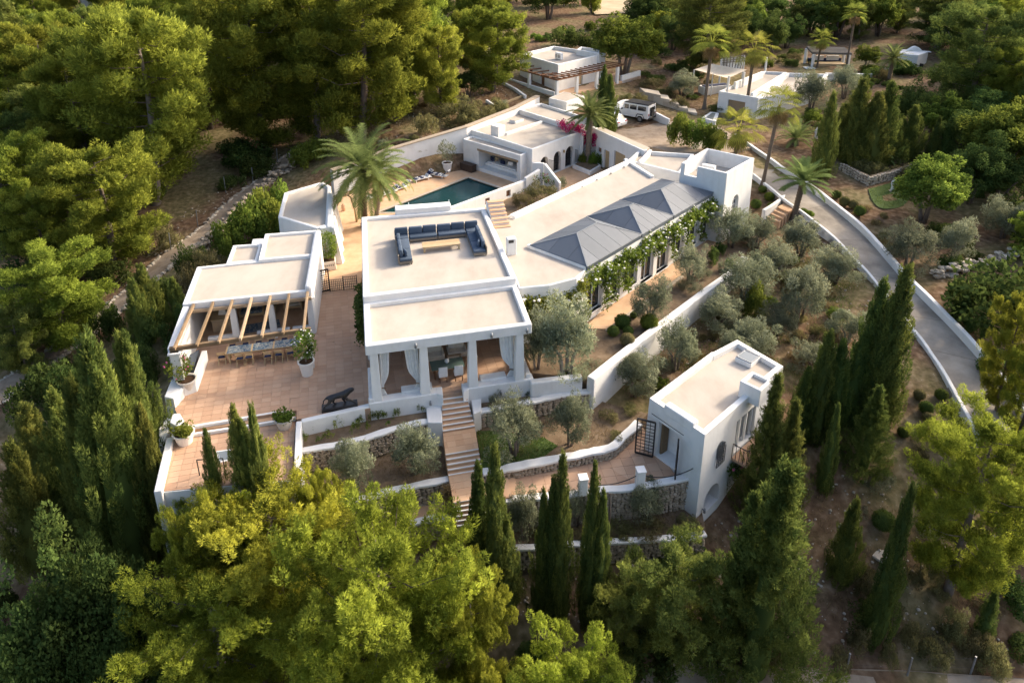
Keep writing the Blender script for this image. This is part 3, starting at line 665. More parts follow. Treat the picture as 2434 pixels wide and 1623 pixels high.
# --- outer steps from the pavilion down through the garden
sl_ = [(E_, z) for E_, z in []]
stairs = thing('garden_stairs', 'long flight of terracotta steps with white nosings below the pavilion', 'stairs', (-3, 29, -3.2))
Lp = [W('E', 878, 725, 0).to_2d(), W('E', 888, 1150, -1.15).to_2d(), W('E', 918, 1385, -1.15).to_2d(), W('L', 92, 462, -1.83).to_2d(), W('L', 135, 690, -1.83).to_2d(), W('L', 165, 890, -2.7).to_2d()]
Rp = [W('E', 1138, 690, 0).to_2d(), W('E', 1240, 1092, -1.15).to_2d(), W('E', 1280, 1322, -1.15).to_2d(), W('L', 380, 412, -1.83).to_2d(), W('L', 420, 640, -1.83).to_2d(), W('L', 440, 850, -2.7).to_2d()]
def tread(a, b, c, d, z):
    MB().prism([a, b, c, d], z-1.6, z).build('tread', 'tile_pale', stairs)
    f = (d-a).normalized(); g = (c-b).normalized()
    MB().prism([a-f*.012, b-g*.012, b+g*.06, a+f*.06], z-.045, z+.008).build('nosing', 'stucco', stairs)
def flight(L0, L1, R0, R1, n, z0, z1):
    for k in range(n):
        t0, t1 = k/n, (k+1)/n
        # higher edge at L0: tread k lies at z0-(k+1)*rise, its nosing at the lower edge
        z = z0+(z1-z0)*(k+1)/n
        a, b = L0.lerp(L1, t1), R0.lerp(R1, t1); c, d = R0.lerp(R1, t0), L0.lerp(L1, t0)
        tread(a, b, c, d, z)
flight(Lp[0], Lp[1], Rp[0], Rp[1], 7, 0, -1.15*7/8)
MB().prism([W('E', 770, 640, 0).to_2d(), W('E', 1130, 590, 0).to_2d(), Rp[0], Lp[0]], -1.5, -.004).build('landing', 'paving', stairs)
tread(Lp[2], Rp[2], Rp[1], Lp[1], -1.15)
flight(Lp[2], Lp[3], Rp[2], Rp[3], 4, -1.15, -1.83)
tread(Lp[4], Rp[4], Rp[3], Lp[3], -1.85)
flight(Lp[4], Lp[5], Rp[4], Rp[5], 5, -1.85, -2.7)
tile_floor(stairs, [[Lp[2], Rp[2], Rp[1], Lp[1]]], -1.15, HA, .45, .45, m='tile_pale')
tile_floor(stairs, [[Lp[4], Rp[4], Rp[3], Lp[3]]], -1.85, HA, .45, .45, m='tile_pale')
side = thing('side_steps', 'three terracotta side steps leading to the studio terrace', 'stairs', (0, 27.6, -2.2))
for k in range(3):
    x0, x1 = 470+k*60, 535+k*60
    MB().prism([W('L', x0, 470, -1.95-.1*k).to_2d(), W('L', x1, 480, -1.95-.1*k).to_2d(), W('L', x1+40, 645, -1.95-.1*k).to_2d(), W('L', x0-10, 650, -1.95-.1*k).to_2d()], -3.5, -1.95-.1*k).build('tread', 'tile_pale', side)

# --- garden walls
def V3(k, z, *pts): return [W(k, x, y, z) for x, y in pts]
retaining('planter_wall', 'white coped stone wall below the rose bed, left of the long steps', [W('K', 1330, 1010, -.62), W('K', 1700, 950, -.62), W('K', 2000, 880, -.62), W('E', 400, 1110, -.62), W('E', 730, 1035, -.62)], .42, -2.05, size=.26)
retaining('terrace_wall', 'white coped stone wall under the olive bed left of the long steps', [W('8', -220, 445, -2.0), W('8', 0, 380, -2.0), W('8', 300, 300, -2.0), W('8', 560, 240, -2.0), W('8', 765, 200, -2.0)], .42, -3.6, size=.27)
retaining('stair_bed_wall', 'white coped stone wall beside the rounded shrubs right of the long steps', [W('E', 1240, 940, -.62), W('E', 1500, 890, -.62), W('E', 1900, 810, -.62), W('5', 1500, 1180, -.62), W('5', 1762, 1140, -.62)], .42, -1.8, size=.27)
retaining('curved_wall', 'curving white coped stone wall between the lawn bed and the studio terrace', V3('L', -1.58, (385, 455), (560, 430), (780, 385), (1040, 335), (1300, 285), (1490, 240), (1600, 150), (1740, 20)), .5, -2.3, size=.24, limit=300)
retaining('studio_terrace_wall', 'white coped stone wall with two posts in front of the studio terrace', V3('L', -2.12, (560, 690), (820, 665), (1120, 640), (1400, 605), (1700, 575), (2000, 520), (2170, 490)), .42, -4.2, size=.24)
retaining('bottom_wall', 'lowest white coped stone wall of the garden behind the tall cypresses', V3('L', -4.05, (560, 1095), (870, 1082), (1130, 1062), (1500, 1040), (1900, 1012), (2130, 998), (2285, 965)), .34, -5.5, size=.24)
retaining('low_path_wall', 'short white coped wall below the narrow tiled path by the steps', [W('8', 500, 500, -3.2), W('8', 650, 470, -3.2), W('8', 790, 445, -3.2)], .4, -4.6, size=.27)
struct('narrow_path', [W('8', 480, 330, -3.3).to_2d(), W('8', 740, 240, -3.3).to_2d(), W('8', 795, 430, -3.3).to_2d(), W('8', 500, 480, -3.3).to_2d()], -6, -3.3, 'paving')
# big white diagonal wall holding the hall garden
dw = [W('5', 1745, 1060, .35), at(1500, 832, .35), at(1620, 741, .35), at(1690, 688, .35), at(1745, 648, .35), at(1778, 612, .35)]
retaining('diagonal_wall', 'thick white wall running diagonally between the hall garden and the olive grove', dw, .5, [-2.0, -1.8, -1.4, -1.0, -.8, -.6], stone=False)
t = thing('pavilion_side_wall', 'low white garden wall with rounded end right of the pavilion', 'wall', (2.5, 35, -.8))
F, B = strip([W('5', 1318, 1085, .3), W('5', 1500, 1062, .3), W('5', 1670, 1045, .3)], .45); strip_wall(MB(), F, B, [.28]*3, [-1.2]*3).build('wall', 'stucco', t, bevel=.09, seg=3)
# walls round the rose bed and terrace edges
t = thing('rose_bed_wall', 'white parapet wall between the main terrace and the rose bed', 'wall', (-11, 29.7, -.8))
F, B = strip([W('K', 1400, 720, .1), W('E', 100, 855, .1)], .32); strip_wall(MB(), F, B, [.1]*2, [-1.2]*2).build('wall', 'stucco', t, bevel=.05)
F, B = strip([W('K', 1345, 710, .1), W('K', 1325, 1180, -.1)], .3, 1); strip_wall(MB(), F, B, [.1, .0], [-3]*2).build('wall', 'stucco', t, bevel=.05)
t = thing('terrace_edge_wall', 'low white parapet along the left edge of the lower terrace', 'wall', (-18, 28, -.4))
F, B = strip([W('K', 205, 850, 0), W('K', 95, 1362, -.1)], .34, -1); strip_wall(MB(), F, B, [0, -.05], [-6]*2).build('wall', 'stucco', t, bevel=.05)
# stepped white blocks on the left edge of the terrace
for nm, lb, poly, z0, z1 in (('terrace_block', 'white block wall under the large flowering pot on the terrace edge', [(118, 480), (205, 500), (295, 400), (190, 310)], -4.5, .62),
                             ('terrace_pier', 'white pier beside the shallow terrace steps', [(170, 720), (248, 765), (305, 705), (262, 632), (195, 640)], -5, .62)):
    P = W2('K', z1, *poly); t = thing(nm, lb, 'wall', (P[0].x, P[0].y, z0)); MB().prism(P, z0, z1).build('block', 'stucco', t, bevel=.05)
P = W2('K', -.1, (60, 735), (150, 610), (185, 650), (170, 720), (100, 870), (60, 900)); t = thing('terrace_buttress', 'white buttress stepping down outside the terrace corner', 'wall', (P[0].x, P[0].y, -5)); MB().prism(P, -6, -.4).build('block', 'stucco', t, bevel=.05)
P = [W('K', 515, 40, .75), W('K', 410, 330, .75), W('K', 290, 395, .6)]
t = thing('loggia_side_wall', 'white low wall with dark bench seat left of the dining table', 'wall', (P[0].x, P[0].y, -1)); F, B = strip(P, .3, -1); strip_wall(MB(), F, B, [.7, .7, .62], [-2]*3).build('wall', 'stucco', t, bevel=.05)
MB().prism([W('K', 340, 100, .55).to_2d(), W('K', 445, 40, .55).to_2d(), W('K', 400, 185, .55).to_2d(), W('K', 345, 200, .55).to_2d()], -.4, .55).build('seat', 'panel_grey', t)
# white pedestals either side of the steps
for nm, lb, top, z in (('stair_pedestal', 'white flat pedestal left of the top of the long steps', [(705, 870), (870, 830), (885, 1035), (720, 1035)], -.5), ('stair_pedestal', 'white flat pedestal right of the top of the long steps', [(1195, 775), (1310, 740), (1310, 905), (1225, 940)], -.5)):
    P = W2('E', z, *top); t = thing(nm, lb, 'pedestal', (P[0].x, P[0].y, -2)); MB().prism(P, -2.6, z).build('block', 'stucco', t, bevel=.04)
# ------------------------------------------------------------------ buildings
Z3 = lambda p, z: Vector((p[0], p[1], z))
def pillar(parent, x, y, z0, z1, w0=.46, w1=.36, name='pillar', m='stucco', rz=HA, cap=False):
    mb = MB(); c, s = math.cos(rz), math.sin(rz); vs = []
    for w, z in ((w0, z0), (w1, z1)):
        for dx, dy in ((-1, -1), (1, -1), (1, 1), (-1, 1)):
            X, Y = dx*w/2, dy*w/2; vs.append((x+X*c-Y*s, y+X*s+Y*c, z))
    mb.add(vs, [(3, 2, 1, 0), (4, 5, 6, 7), (0, 1, 5, 4), (1, 2, 6, 5), (2, 3, 7, 6), (3, 0, 4, 7)])
    if cap: mb.box((x, y, z1-.06), (w1+.18, w1+.18, .12), rz)
    return mb.build(name, m, parent, bevel=.03)
def lerp2(a, b, t): return a+(b-a)*t
def wall_seg(parent, a, b, th, z0, z1, name='wall', m='stucco', bevel=.05, za=None, zb=None, side=1):
    F, B = strip([a, b], th, side); n = strip_wall(MB(), F, B, [za if za is not None else z1, zb if zb is not None else z1], [z0, z0])
    return n.build(name, m, parent, bevel=bevel)
def arch_prism(c, d, w, z0, zs, depth, n=10, back=.3):
    """cutter: doorway with a round head; c centre on the wall face (xy), d along-wall unit, zs springing height"""
    nr = Vector((-d.y, d.x)); pts = [(-w/2, z0), (w/2, z0)]+[(w/2*math.cos(t*math.pi/n), zs+w/2*math.sin(t*math.pi/n)) for t in range(n+1)]
    vs = []
    for off in (-back, depth):
        for s_, z in pts: q = c+d*s_+nr*off; vs.append((q.x, q.y, z))
    k = len(pts); fs = [tuple(range(k)), tuple(range(2*k-1, k-1, -1))]+[(i, k+i, k+(i+1) % k, (i+1) % k) for i in range(k)]
    return MB().add(vs, fs)
def boxcut(c, d, w, z0, z1, depth, back=.3):
    nr = Vector((-d.y, d.x)); a = c-d*w/2-nr*back; b = c+d*w/2-nr*back
    return MB().prism([a, b, b+nr*(depth+back), a+nr*(depth+back)], z0, z1)
def panel_at(parent, c, d, w, z0, z1, off, th, name, m, bevel=0):
    nr = Vector((-d.y, d.x)); a = c-d*w/2+nr*off; b = c+d*w/2+nr*off
    return MB().prism([a, b, b+nr*th, a+nr*th], z0, z1).build(name, m, parent, bevel=bevel)
def grille(parent, c, d, w, z0, z1, off, nx, nz, r=.012, name='grille', m='iron', arch=False):
    nr = Vector((-d.y, d.x)); mb = MB()
    for i in range(nx+1):
        s_ = -w/2+w*i/nx; q = c+d*s_+nr*off
        zt = z1 if not arch else z1-w/2+math.sqrt(max((w/2)**2-s_**2, 0.0001))
        mb.bar((q.x, q.y, z0), (q.x, q.y, zt), r*2)
    for j in range(nz+1):
        z = z0+(z1-z0)*j/nz; hw = w/2
        if arch and z > z1-w/2: hw = math.sqrt(max((w/2)**2-(z-(z1-w/2))**2, .0004))
        a = c-d*hw+nr*off; b = c+d*hw+nr*off; mb.bar((a.x, a.y, z), (b.x, b.y, z), r*2)
    return mb.build(name, m, parent)

# === pavilion: open front room under a flat roof, roof terrace block behind
pav = thing('pavilion', 'white flat-roofed pavilion with open pillared front room and roof lounge', 'house', (-5, 42, -.8))
u = (PFR-PFL).normalized(); vv = (PML-PFL).normalized()
wb = stucco_body([PFL, PFR, PMR+vv*.05, PML+vv*.05], 3.32, 3.9, pav, pw=.34, ph=.26, name='front_roof_slab', roofname='front_roof')
rw_ = stucco_body([PML-vv*.1, PMR-vv*.1, PBR, PBL], -.8, 4.32, pav, pw=.36, ph=.22, name='rear_wall', roofname='roof_terrace')
cut(rw_, [boxcut(lerp2(PML, PMR, .5), u, 8.4, .015, 3.2, 4.0, .6)])
MB().prism([PFL+u*.2+vv*.25, PFR-u*.2+vv*.25, PMR-u*.2-vv*.12, PML+u*.2-vv*.12], 3.24, 3.33).build('ceiling', 'timber', pav)
fl = MB().prism([PFL+vv*.1, PFR+vv*.1, PMR, PML], -1.5, .0).build('floor', 'grout', pav)
tile_floor(pav, [[PFL+vv*.35+u*.25, PFR+vv*.35-u*.25, PMR-u*.3+vv*3.9, PML+u*.3+vv*3.9]], .012, HA, .6, .6)
for t in (.045, .335, .63, .925):
    p = lerp2(PFL, PFR, t)+vv*.28; pillar(pav, p.x, p.y, .0, 3.34, .56, .42)
for t in (.045,):
    p = lerp2(PFL, PFR, t)+vv*2.9; pillar(pav, p.x, p.y, .0, 3.34, .46, .40)
p = PFR-u*.45+vv*3.2; pillar(pav, p.x, p.y, .0, 3.34, .46, .40)
# plinth wall with broad ledges, open at the steps
e0, e1, e2, e3 = PFL-u*.05-vv*.05, PFL+u*3.75-vv*.05, PFL+u*5.35-vv*.05, PFR+u*.15-vv*.05
wall_seg(pav, e0, e1, .62, -1.4, .3, name='plinth'); wall_seg(pav, e2, e3, .62, -1.4, .3, name='plinth')
MB().prism([e1-u*.1-vv*.02, e1+u*.22-vv*.25, e1+u*.25+vv*.55, e1-u*.1+vv*.58], -1.4, .31).build('plinth_end', 'stucco', pav, bevel=.04)
MB().prism([e2-u*.25-vv*.3, e2+u*.1-vv*.02, e2+u*.1+vv*.58, e2-u*.25+vv*.6], -1.4, .31).build('plinth_end', 'stucco', pav, bevel=.04)
wall_seg(pav, PFL-u*.03+vv*3.0, PFL-u*.03-vv*.0, .3, -1, .55, name='side_parapet', side=1)
wall_seg(pav, PFR+vv*.1, PFR+vv*4.6, .3, -1, .55, name='side_parapet')
MB().prism([PFL+u*1.75+vv*.4, PFL+u*3.45+vv*.4, PFL+u*3.45+vv*.95, PFL+u*1.75+vv*.95], 0, .42).build('bench', 'stucco', pav, bevel=.03)
MB().prism([PFL+u*6.2+vv*.4, PFL+u*7.7+vv*.4, PFL+u*7.7+vv*.95, PFL+u*6.2+vv*.95], 0, .42).build('bench', 'stucco', pav, bevel=.03)
panel_at(pav, lerp2(PML, PMR, .5), u, 8.38, .02, 3.19, 3.9, .05, 'inner_wall', 'fabric_cream')
panel_at(pav, lerp2(PML, PMR, .5), u, 3.2, .02, 2.5, 3.82, .06, 'glass_door', 'glass_dark')
panel_at(pav, lerp2(PML, PMR, .5), u, .07, .02, 2.5, 3.75, .06, 'door_frame', 'timber')
# small raised wall of the roof terrace at the rear, with two spouts
qb = lerp2(PBL, PBR, .27); qe = lerp2(PBL, PBR, .72)
MB().prism([qb-vv*.15, qe-vv*.15, qe+vv*.75, qb+vv*.75], 3.9, 4.72).build('rear_upstand', 'stucco', pav, bevel=.06)
for q in (qb+u*1.0, qe-u*.15): MB().tube([(q.x, q.y, 4.7), (q.x, q.y, 5.15)], .03).build('vent_pipe', 'metal_white', pav)
def spotlight(parent, p, nrm):
    mb = MB(); mb.tube([p, p+nrm*.14], [.035, .035], 8); mb.tube([p+nrm*.13+Vector((0, 0, .12)), p+nrm*.13+Vector((0, 0, -.14))], [.05, .075], 10)
    mb.build('spotlight', 'metal_grey', parent, smooth=True)
nf = Vector((-vv.x, -vv.y, 0))
for t in (.29, .745, .965): q = lerp2(PFL, PFR, t); spotlight(pav, Vector((q.x, q.y, 3.62))+nf*.0, nf)
for t, z in ((.36, -.15), (.80, -.15)): q = lerp2(PFL, PFR, t)-vv*.05; spotlight(pav, Vector((q.x, q.y, z)), nf)
# outside steps from the roof terrace to the hall roof
sA, sB = W('2', 1022, 1425, 4.3), W('2', 1215, 1560, 3.9)
ss = thing('roof_steps', 'white roof steps with terracotta treads behind the blue sofa', 'stairs', (sA.x, sA.y, 3.6))
w_ = Vector((W('2', 1050, 1425, 4.3).x-sA.x, 0, 0))
for k in range(7):
    a = W('G', -232+k*50, -118+k*75, 4.25-.1*k); z = 4.95-.16*k
    pp = PBR+vv*(-.2-.42*k)+u*.05
    MB().prism([pp, pp+u*1.25, pp+u*1.25-vv*.44, pp-vv*.44], 3.6, z-.05).build('step', 'stucco', ss)
    MB().prism([pp+u*.06-vv*.02, pp+u*1.29-vv*.02, pp+u*1.29-vv*.46, pp+u*.06-vv*.46], z-.05, z).build('tread', 'tile_pale', ss)
# slim chimney by the hall roof
cp_ = W('5', 1183, 215, 3.85); ch = thing('roof_chimney', 'slim white chimney with dark cowl opening beside the roof lounge', 'chimney', cp_)
MB().box((cp_.x, cp_.y, 4.35), (.62, .5, 1.5), HA).build('shaft', 'stucco', ch, bevel=.06)
MB().box((cp_.x, cp_.y-.25, 4.93), (.34, .06, .2), HA).build('opening', 'dark_room', ch)

# === dining loggia with timber pergola
lo = thing('dining_loggia', 'white flat-roofed loggia with timber pergola on the left of the terrace', 'house', (-18, 42, -1))
lu = (LFR-LFL).normalized(); lv = (LBL-LFL).normalized()
stucco_body([LFL, LFR, LBR, LBL], 2.62, 3.1, lo, pw=.24, ph=.12, name='roof_slab', bev=.06)
r2 = W2('C', 3.25, (1150, 118), (1735, 75), (1690, 350), (1075, 405)); stucco_body(r2, -2, 3.25, lo, pw=.26, ph=.2, name='rear_wall', roofname='rear_roof')
r3 = W2('C', 2.95, (800, 243), (1122, 222), (1070, 410), (722, 445)); stucco_body(r3, -3, 2.95, lo, pw=.22, ph=.2, name='store_wall', roofname='store_roof')
r4 = W2('C', 2.3, (1015, 175), (1140, 168), (1125, 225), (1000, 230)); MB().prism(r4, -3, 2.3).build('annexe', 'stucco', lo, bevel=.06)
wall_seg(lo, LFR+lu*.12-lv*.02, W('C', 1762, 70, 3.4).to_2d(), .42, -1, 3.42, name='east_wall', bevel=.16)
wall_seg(lo, LBL, LFL+lu*.0, .35, -3, 3.0, name='west_wall', side=1)
wall_seg(lo, LFL-lv*.02, LP, .4, -3, 3.0, name='wing_wall', za=2.95, zb=2.5, side=1)
panel_at(lo, lerp2(LBL, LBR, .5)-lv*.5, lu, 7.0, -.2, 2.7, 0, .1, 'back_wall', 'stucco')
MB().prism([LFL, LFR, LBR, LBL], -1, .03).build('floor', 'paving', lo)
for t in (.37, .67, .985):
    p = lerp2(LFL, LFR, t)+lv*.12; pillar(lo, p.x, p.y, .02, 2.64, .42, .34); MB().box((p.x, p.y, 2.56), (.66, .4, .1), HA).build('capital', 'stucco', lo, bevel=.03)
for a, b in ((.14, .36), (.53, .66), (.69, .80), (.82, .97)):
    wall_seg(lo, lerp2(LFL, LFR, a)+lv*.1, lerp2(LFL, LFR, b)+lv*.1, .28, 0, .5, name='low_wall')
bL, bR = W('C', 105, 1385, 2.62), W('C', 1655, 1165, 2.62)
MB().bar(bL, bR, .2, .24).build('front_beam', 'timber', lo, bevel=.02)
MB().bar(Z3(LFL-lv*.14+lu*.4, 2.62), Z3(LFR-lv*.14+lu*.05, 2.62), .16, .2).build('wall_beam', 'timber', lo, bevel=.02)
for k in range(7):
    t = .055+k*.147; a = Vector(bL).lerp(Vector(bR), .045+k*.151); b = Z3(lerp2(LFL, LFR, .085+k*.149)+lv*.0, 2.98); d = (a-b).normalized()
    MB().bar(b, a+d*.35+Vector((0, 0, .2)), .14, .2).build('rafter', 'timber', lo, bevel=.02)
pillar(lo, bL[0]+.25, bL[1]+.05, -4, 2.5, .55, .5, 'corner_post', cap=True)
pillar(lo, bR[0]-.2, bR[1]+.05, 0, 2.5, .3, .26, 'corner_post')

# === roofed store left of the passage
po_ = [S('H', 78, 200), S('H', 5, 495), S('H', 480, 640), S('H', 640, 600), S('H', 660, 120), S('H', 560, 60)]
pp_ = [at(a, b, 2.9).to_2d() for a, b in po_]
sto = thing('passage_store', 'white polygonal flat-roofed store left of the palm passage', 'house', (pp_[1].x, pp_[1].y, -2))
stucco_body(pp_, -3, 2.9, sto, pw=.3, ph=.22, batter=.1)
# passage wall with sloped buttresses
c0, c1, c2 = W('H', 655, 590, 3.0).to_2d(), W('H', 690, 200, 3.0).to_2d(), W('H', 700, 640, 3.0).to_2d()
pw_ = thing('passage_wall', 'white passage wall with sloping buttresses beside the palms', 'wall', (c0.x, c0.y, 0))
wall_seg(pw_, W('H', 690, 620, 3).to_2d(), c1, .5, -1, 3.05, bevel=.14, side=1)
b0 = W('H', 520, 640, 2.95).to_2d(); wall_seg(pw_, b0, W('H', 690, 620, 3).to_2d(), .4, -1, 2.95, name='cross_wall')
b1, b2 = W('H', 735, 1080, 0).to_2d(), W('H', 690, 620, 3).to_2d()
for k, t in enumerate((0, .28, .55, .82)):
    q = lerp2(W('H', 690, 620, 3).to_2d(), c1, t); MB().add([(q.x-.1, q.y-.35, -.5), (q.x+.62, q.y-.30, -.5), (q.x+.62, q.y+.30, -.5), (q.x-.1, q.y+.35, -.5), (q.x-.1, q.y-.2, 3.0), (q.x+.12, q.y-.2, 3.0), (q.x+.12, q.y+.2, 3.0), (q.x-.1, q.y+.2, 3.0)],
        [(3, 2, 1, 0), (4, 5, 6, 7), (0, 1, 5, 4), (1, 2, 6, 5), (2, 3, 7, 6), (3, 0, 4, 7)]).build('buttress', 'stucco', pw_, bevel=.05)
wall_seg(pw_, b1, lerp2(b2, c1, .05), .35, -.5, 2.9, name='sloping_wall', za=1.2, zb=2.95)

# === hall with hipped rooflights
hall = thing('hall', 'long white hall with three hipped grey rooflights and vine-covered front', 'house', (9, 52, -.6))
F0, F3 = Vector((4.71, 40.61)), Vector((16.40, 53.87)); fd = (F3-F0).normalized(); fn = Vector((-fd.y, fd.x))
h1, h2 = Vector((-0.44, 49.26)), Vector((10.83, 62.13))
hp = [Vector((0.39, 38.25)), Vector((2.26, 38.62)), Vector((4.02, 39.53)), F0, F3, Vector((16.72, 59.69)), Vector((11.04, 62.05)), h1, PBR+vv*-.6+u*.1, PMR+u*.05]
hp[5] = F3+fn*5.8; 
hw = MB().prism(hp, -1.2, 3.92).build('wall', 'stucco', hall, bevel=.08, seg=3, edgef=lambda e, org: all(v.co.z+org.z > 3.8 for v in e.verts))
MB().prism(offset_poly(hp, .12), 3.7, 3.932).build('roof', 'roof_beige', hall)
cutters = []; nb = 8; Lf = (F3-F0).length; bay = Lf/nb
sills = [.45, .45, .45, .05, .05, .45, .45, .45]
for k in range(nb): cutters.append(boxcut(F0+fd*(bay*(k+.5)), fd, bay-.5, sills[k], 2.95, .35))
cut(hw, cutters)
for k in range(nb):
    c = F0+fd*(bay*(k+.5)); w_ = bay-.5
    wn = panel_at(hall, c, fd, w_-.1, sills[k]+.05, 2.9, .28, .04, 'window', 'glass_dark')
    mb = MB()
    for s_ in (-w_/2+.04, 0, w_/2-.04): q = c+fd*s_+fn*.24; mb.bar((q.x, q.y, sills[k]+.02), (q.x, q.y, 2.94), .06)
    for z in (sills[k]+.04, 2.92): a, b = c-fd*w_/2+fn*.24, c+fd*w_/2+fn*.24; mb.bar((a.x, a.y, z), (b.x, b.y, z), .06)
    mb.build('frame', 'metal_white', wn)
    panel_at(hall, c, fd, w_+.1, sills[k]-.06, sills[k], -.06, .3, 'sill', 'stucco', .01)
wall_seg(hall, h1+Vector((.2, -.3)), h2, .55, 3.5, 4.2, name='parapet', bevel=.08, side=-1)
wall_seg(hall, h2+Vector((-.3, .1)), F3+fn*5.6, .35, 3.5, 4.15, name='parapet', side=-1)
for k in range(7):
    q = h1+(h2-h1)*(.12+.125*k)+Vector((.62, -.3)); MB().box((q.x, q.y, 4.02), (.12, .2, .08), .86).build('scupper', 'metal_grey', hall)
# curb under the rooflights
eb0, eb1 = F0+fn*.05+fd*.1, F0+fn*4.85+fd*.1
MB().prism([eb0-fd*.12, eb1-fd*.12+fn*.1, eb1+fd*.2+fn*.1, eb0+fd*.2], 3.8, 4.14).build('curb', 'stucco', hall, bevel=.05)
def rooflight(t0, t1, r0, r1, lab):
    """hipped rooflight over the bay t0..t1 along the front; ridge from r0 to r1"""
    a, b = F0+fd*t0-fn*.08, F0+fd*t1-fn*.08; c, d = F0+fd*t1+fn*4.7, F0+fd*t0+fn*4.7; z0, z1 = 4.15, 5.05
    R0, R1 = F0+fd*r0+fn*2.3, F0+fd*r1+fn*2.3
    base = thing('rooflight', lab, 'rooflight', (a.x, a.y, 3.9), 'grey hipped rooflights on the hall roof')
    MB().prism(offset_poly([a, b, c, d], .05), 3.85, 4.15).build('curb', 'panel_grey', base)
    faces = [([Z3(a, z0), Z3(b, z0), Z3(R1, z1), Z3(R0, z1)], 5), ([Z3(b, z0), Z3(c, z0), Z3(R1, z1), Z3(R1, z1)], 3), ([Z3(c, z0), Z3(d, z0), Z3(R0, z1), Z3(R1, z1)], 5), ([Z3(d, z0), Z3(a, z0), Z3(R0, z1), Z3(R0, z1)], 3)]
    seams = MB()
    for (p, q, s_, r_), n_ in faces:
        nrm = (q-p).cross(r_-p).normalized(); L = (q-p).length; e = (q-p).normalized()
        fac2 = [(pt-p).dot(e) for pt in (p, q, s_, r_)]; inw = (r_-p)-e*((r_-p).dot(e)); iw = inw.normalized(); H = inw.length
        poly = ccw([(0, 0), (L, 0), (fac2[2], (s_-p).dot(iw)), (fac2[3]-1e-4, (r_-p).dot(iw))])
        for k in range(n_):
            x0, x1 = L*k/n_+.012, L*(k+1)/n_-.012
            cl = clip_poly([(x0, .02), (x1, .02), (x1, H+.1), (x0, H+.1)], ccw(poly))
            if len(cl) < 3: continue
            top = [p+e*x+iw*y+nrm*.03 for x, y in cl]; bot = [t-nrm*.03 for t in top]; m_ = len(top)
            MB().add(bot+top, [tuple(range(m_-1, -1, -1)), tuple(range(m_, 2*m_))]+[(i, (i+1) % m_, m_+(i+1) % m_, m_+i) for i in range(m_)]).build('panel', 'panel_grey', base)
        MB().add([p, q, s_, r_] if (s_-r_).length > .01 else [p, q, s_], [(0, 1, 2, 3)] if (s_-r_).length > .01 else [(0, 1, 2)]).build('deck', 'seam', base)
    for P, Q in ((a, R0), (b, R1), (c, R1), (d, R0)): seams.bar(Z3(P, z0+.03), Z3(Q, z1+.03), .07, .04)
    seams.bar(Z3(R0, z1+.03), Z3(R1, z1+.03), .08, .05); seams.build('ridge_cap', 'seam', base)
rooflight(.0, 6.55, 2.05, 4.4, 'hipped grey rooflight nearest the blue roof sofa'); rooflight(6.57, 10.95, 8.5, 9.1, 'shorter hipped grey rooflight between two longer ones'); rooflight(10.97, 17.3, 13.0, 15.2, 'hipped grey rooflight next to the tower')
# tower block at the far end of the hall
tw = [Vector((16.92, 52.99)), Vector((20.28, 56.77)), Vector((17.00, 59.53)), Vector((13.88, 55.54))]
tower = thing('tower', 'white tower block with deep parapet holding a machine, at the end of the hall', 'tower', (18, 58.5, .4))
tb = stucco_body(tw, -.6, 6.0, tower, pw=.24, ph=1.3, batter=.12, bev=.06)
td = (tw[1]-tw[0]).normalized()
tc = lerp2(tw[0], tw[1], .42)-Vector((td.y*-1, td.x))*.06
cl = lerp2(tw[3], tw[0], .23); cd_ = (tw[0]-tw[3]).normalized()
cut(tb, [arch_prism(tc, td, 1.15, 1.3, 3.0, .45), boxcut(cl, cd_, 1.1, 5.05, 6.3, .5, .5)])
wn = panel_at(tower, tc, td, 1.2, 1.25, 3.6, .3, .04, 'window', 'glass_dark')
grille(wn, tc, td, 1.05, 1.32, 3.5, .24, 3, 5, .02, 'frame', 'metal_white', arch=True)
acx = lerp2(tw[3], tw[1], .38); ac = thing('air_conditioner', 'white air conditioning unit inside the tower parapet', 'machine', (acx.x, acx.y, 4.7))
def ac_unit(t, x, y, z, rz, w=1.1, h=.9):
    MB().box((x, y, z+h/2+.05), (w, .42, h), rz).build('case', 'metal_white', t, bevel=.03)
    d = Vector((math.cos(rz), math.sin(rz), 0)); n_ = Vector((d.y, -d.x, 0))
    for sx in (-.23*w, .23*w):
        c = Vector((x, y, z+h/2+.05))+d*sx+n_*.2; mb = MB(); mb.tube([c, c+n_*.05], .19*w, 14); mb.build('fan', 'metal_grey', t)
    for sx in (-.35*w, .35*w): c = Vector((x, y, z))+d*sx; MB().box((c.x, c.y, z+.03), (.1, .5, .06), rz).build('foot', 'metal_grey', t)
ac_unit(ac, acx.x, acx.y, 4.71, -.6)
# terrace block between hall and parking court
xb = [at(1499, 382, 3.55).to_2d(), at(1518, 360, 3.55).to_2d(), at(1583, 355, 3.55).to_2d(), at(1650, 366, 3.55).to_2d(), at(1618, 415, 3.55).to_2d()]
xb = [W('B', 1340, 1190, 3.5).to_2d(), W('B', 1440, 1095, 3.5).to_2d(), W('B', 1960, 1130, 3.5).to_2d(), W('B', 1830, 1310, 3.5).to_2d()]
xt = thing('link_block', 'white flat-roofed link block between the tower and the parking court', 'house', (xb[0].x, xb[0].y, 0)); stucco_body(xb, -.5, 3.6, xt, pw=.3, ph=.35)
wall_seg(xt, lerp2(xb[1], xb[2], .2), lerp2(xb[0], xb[3], .2), .25, 3.2, 3.75, name='divider')

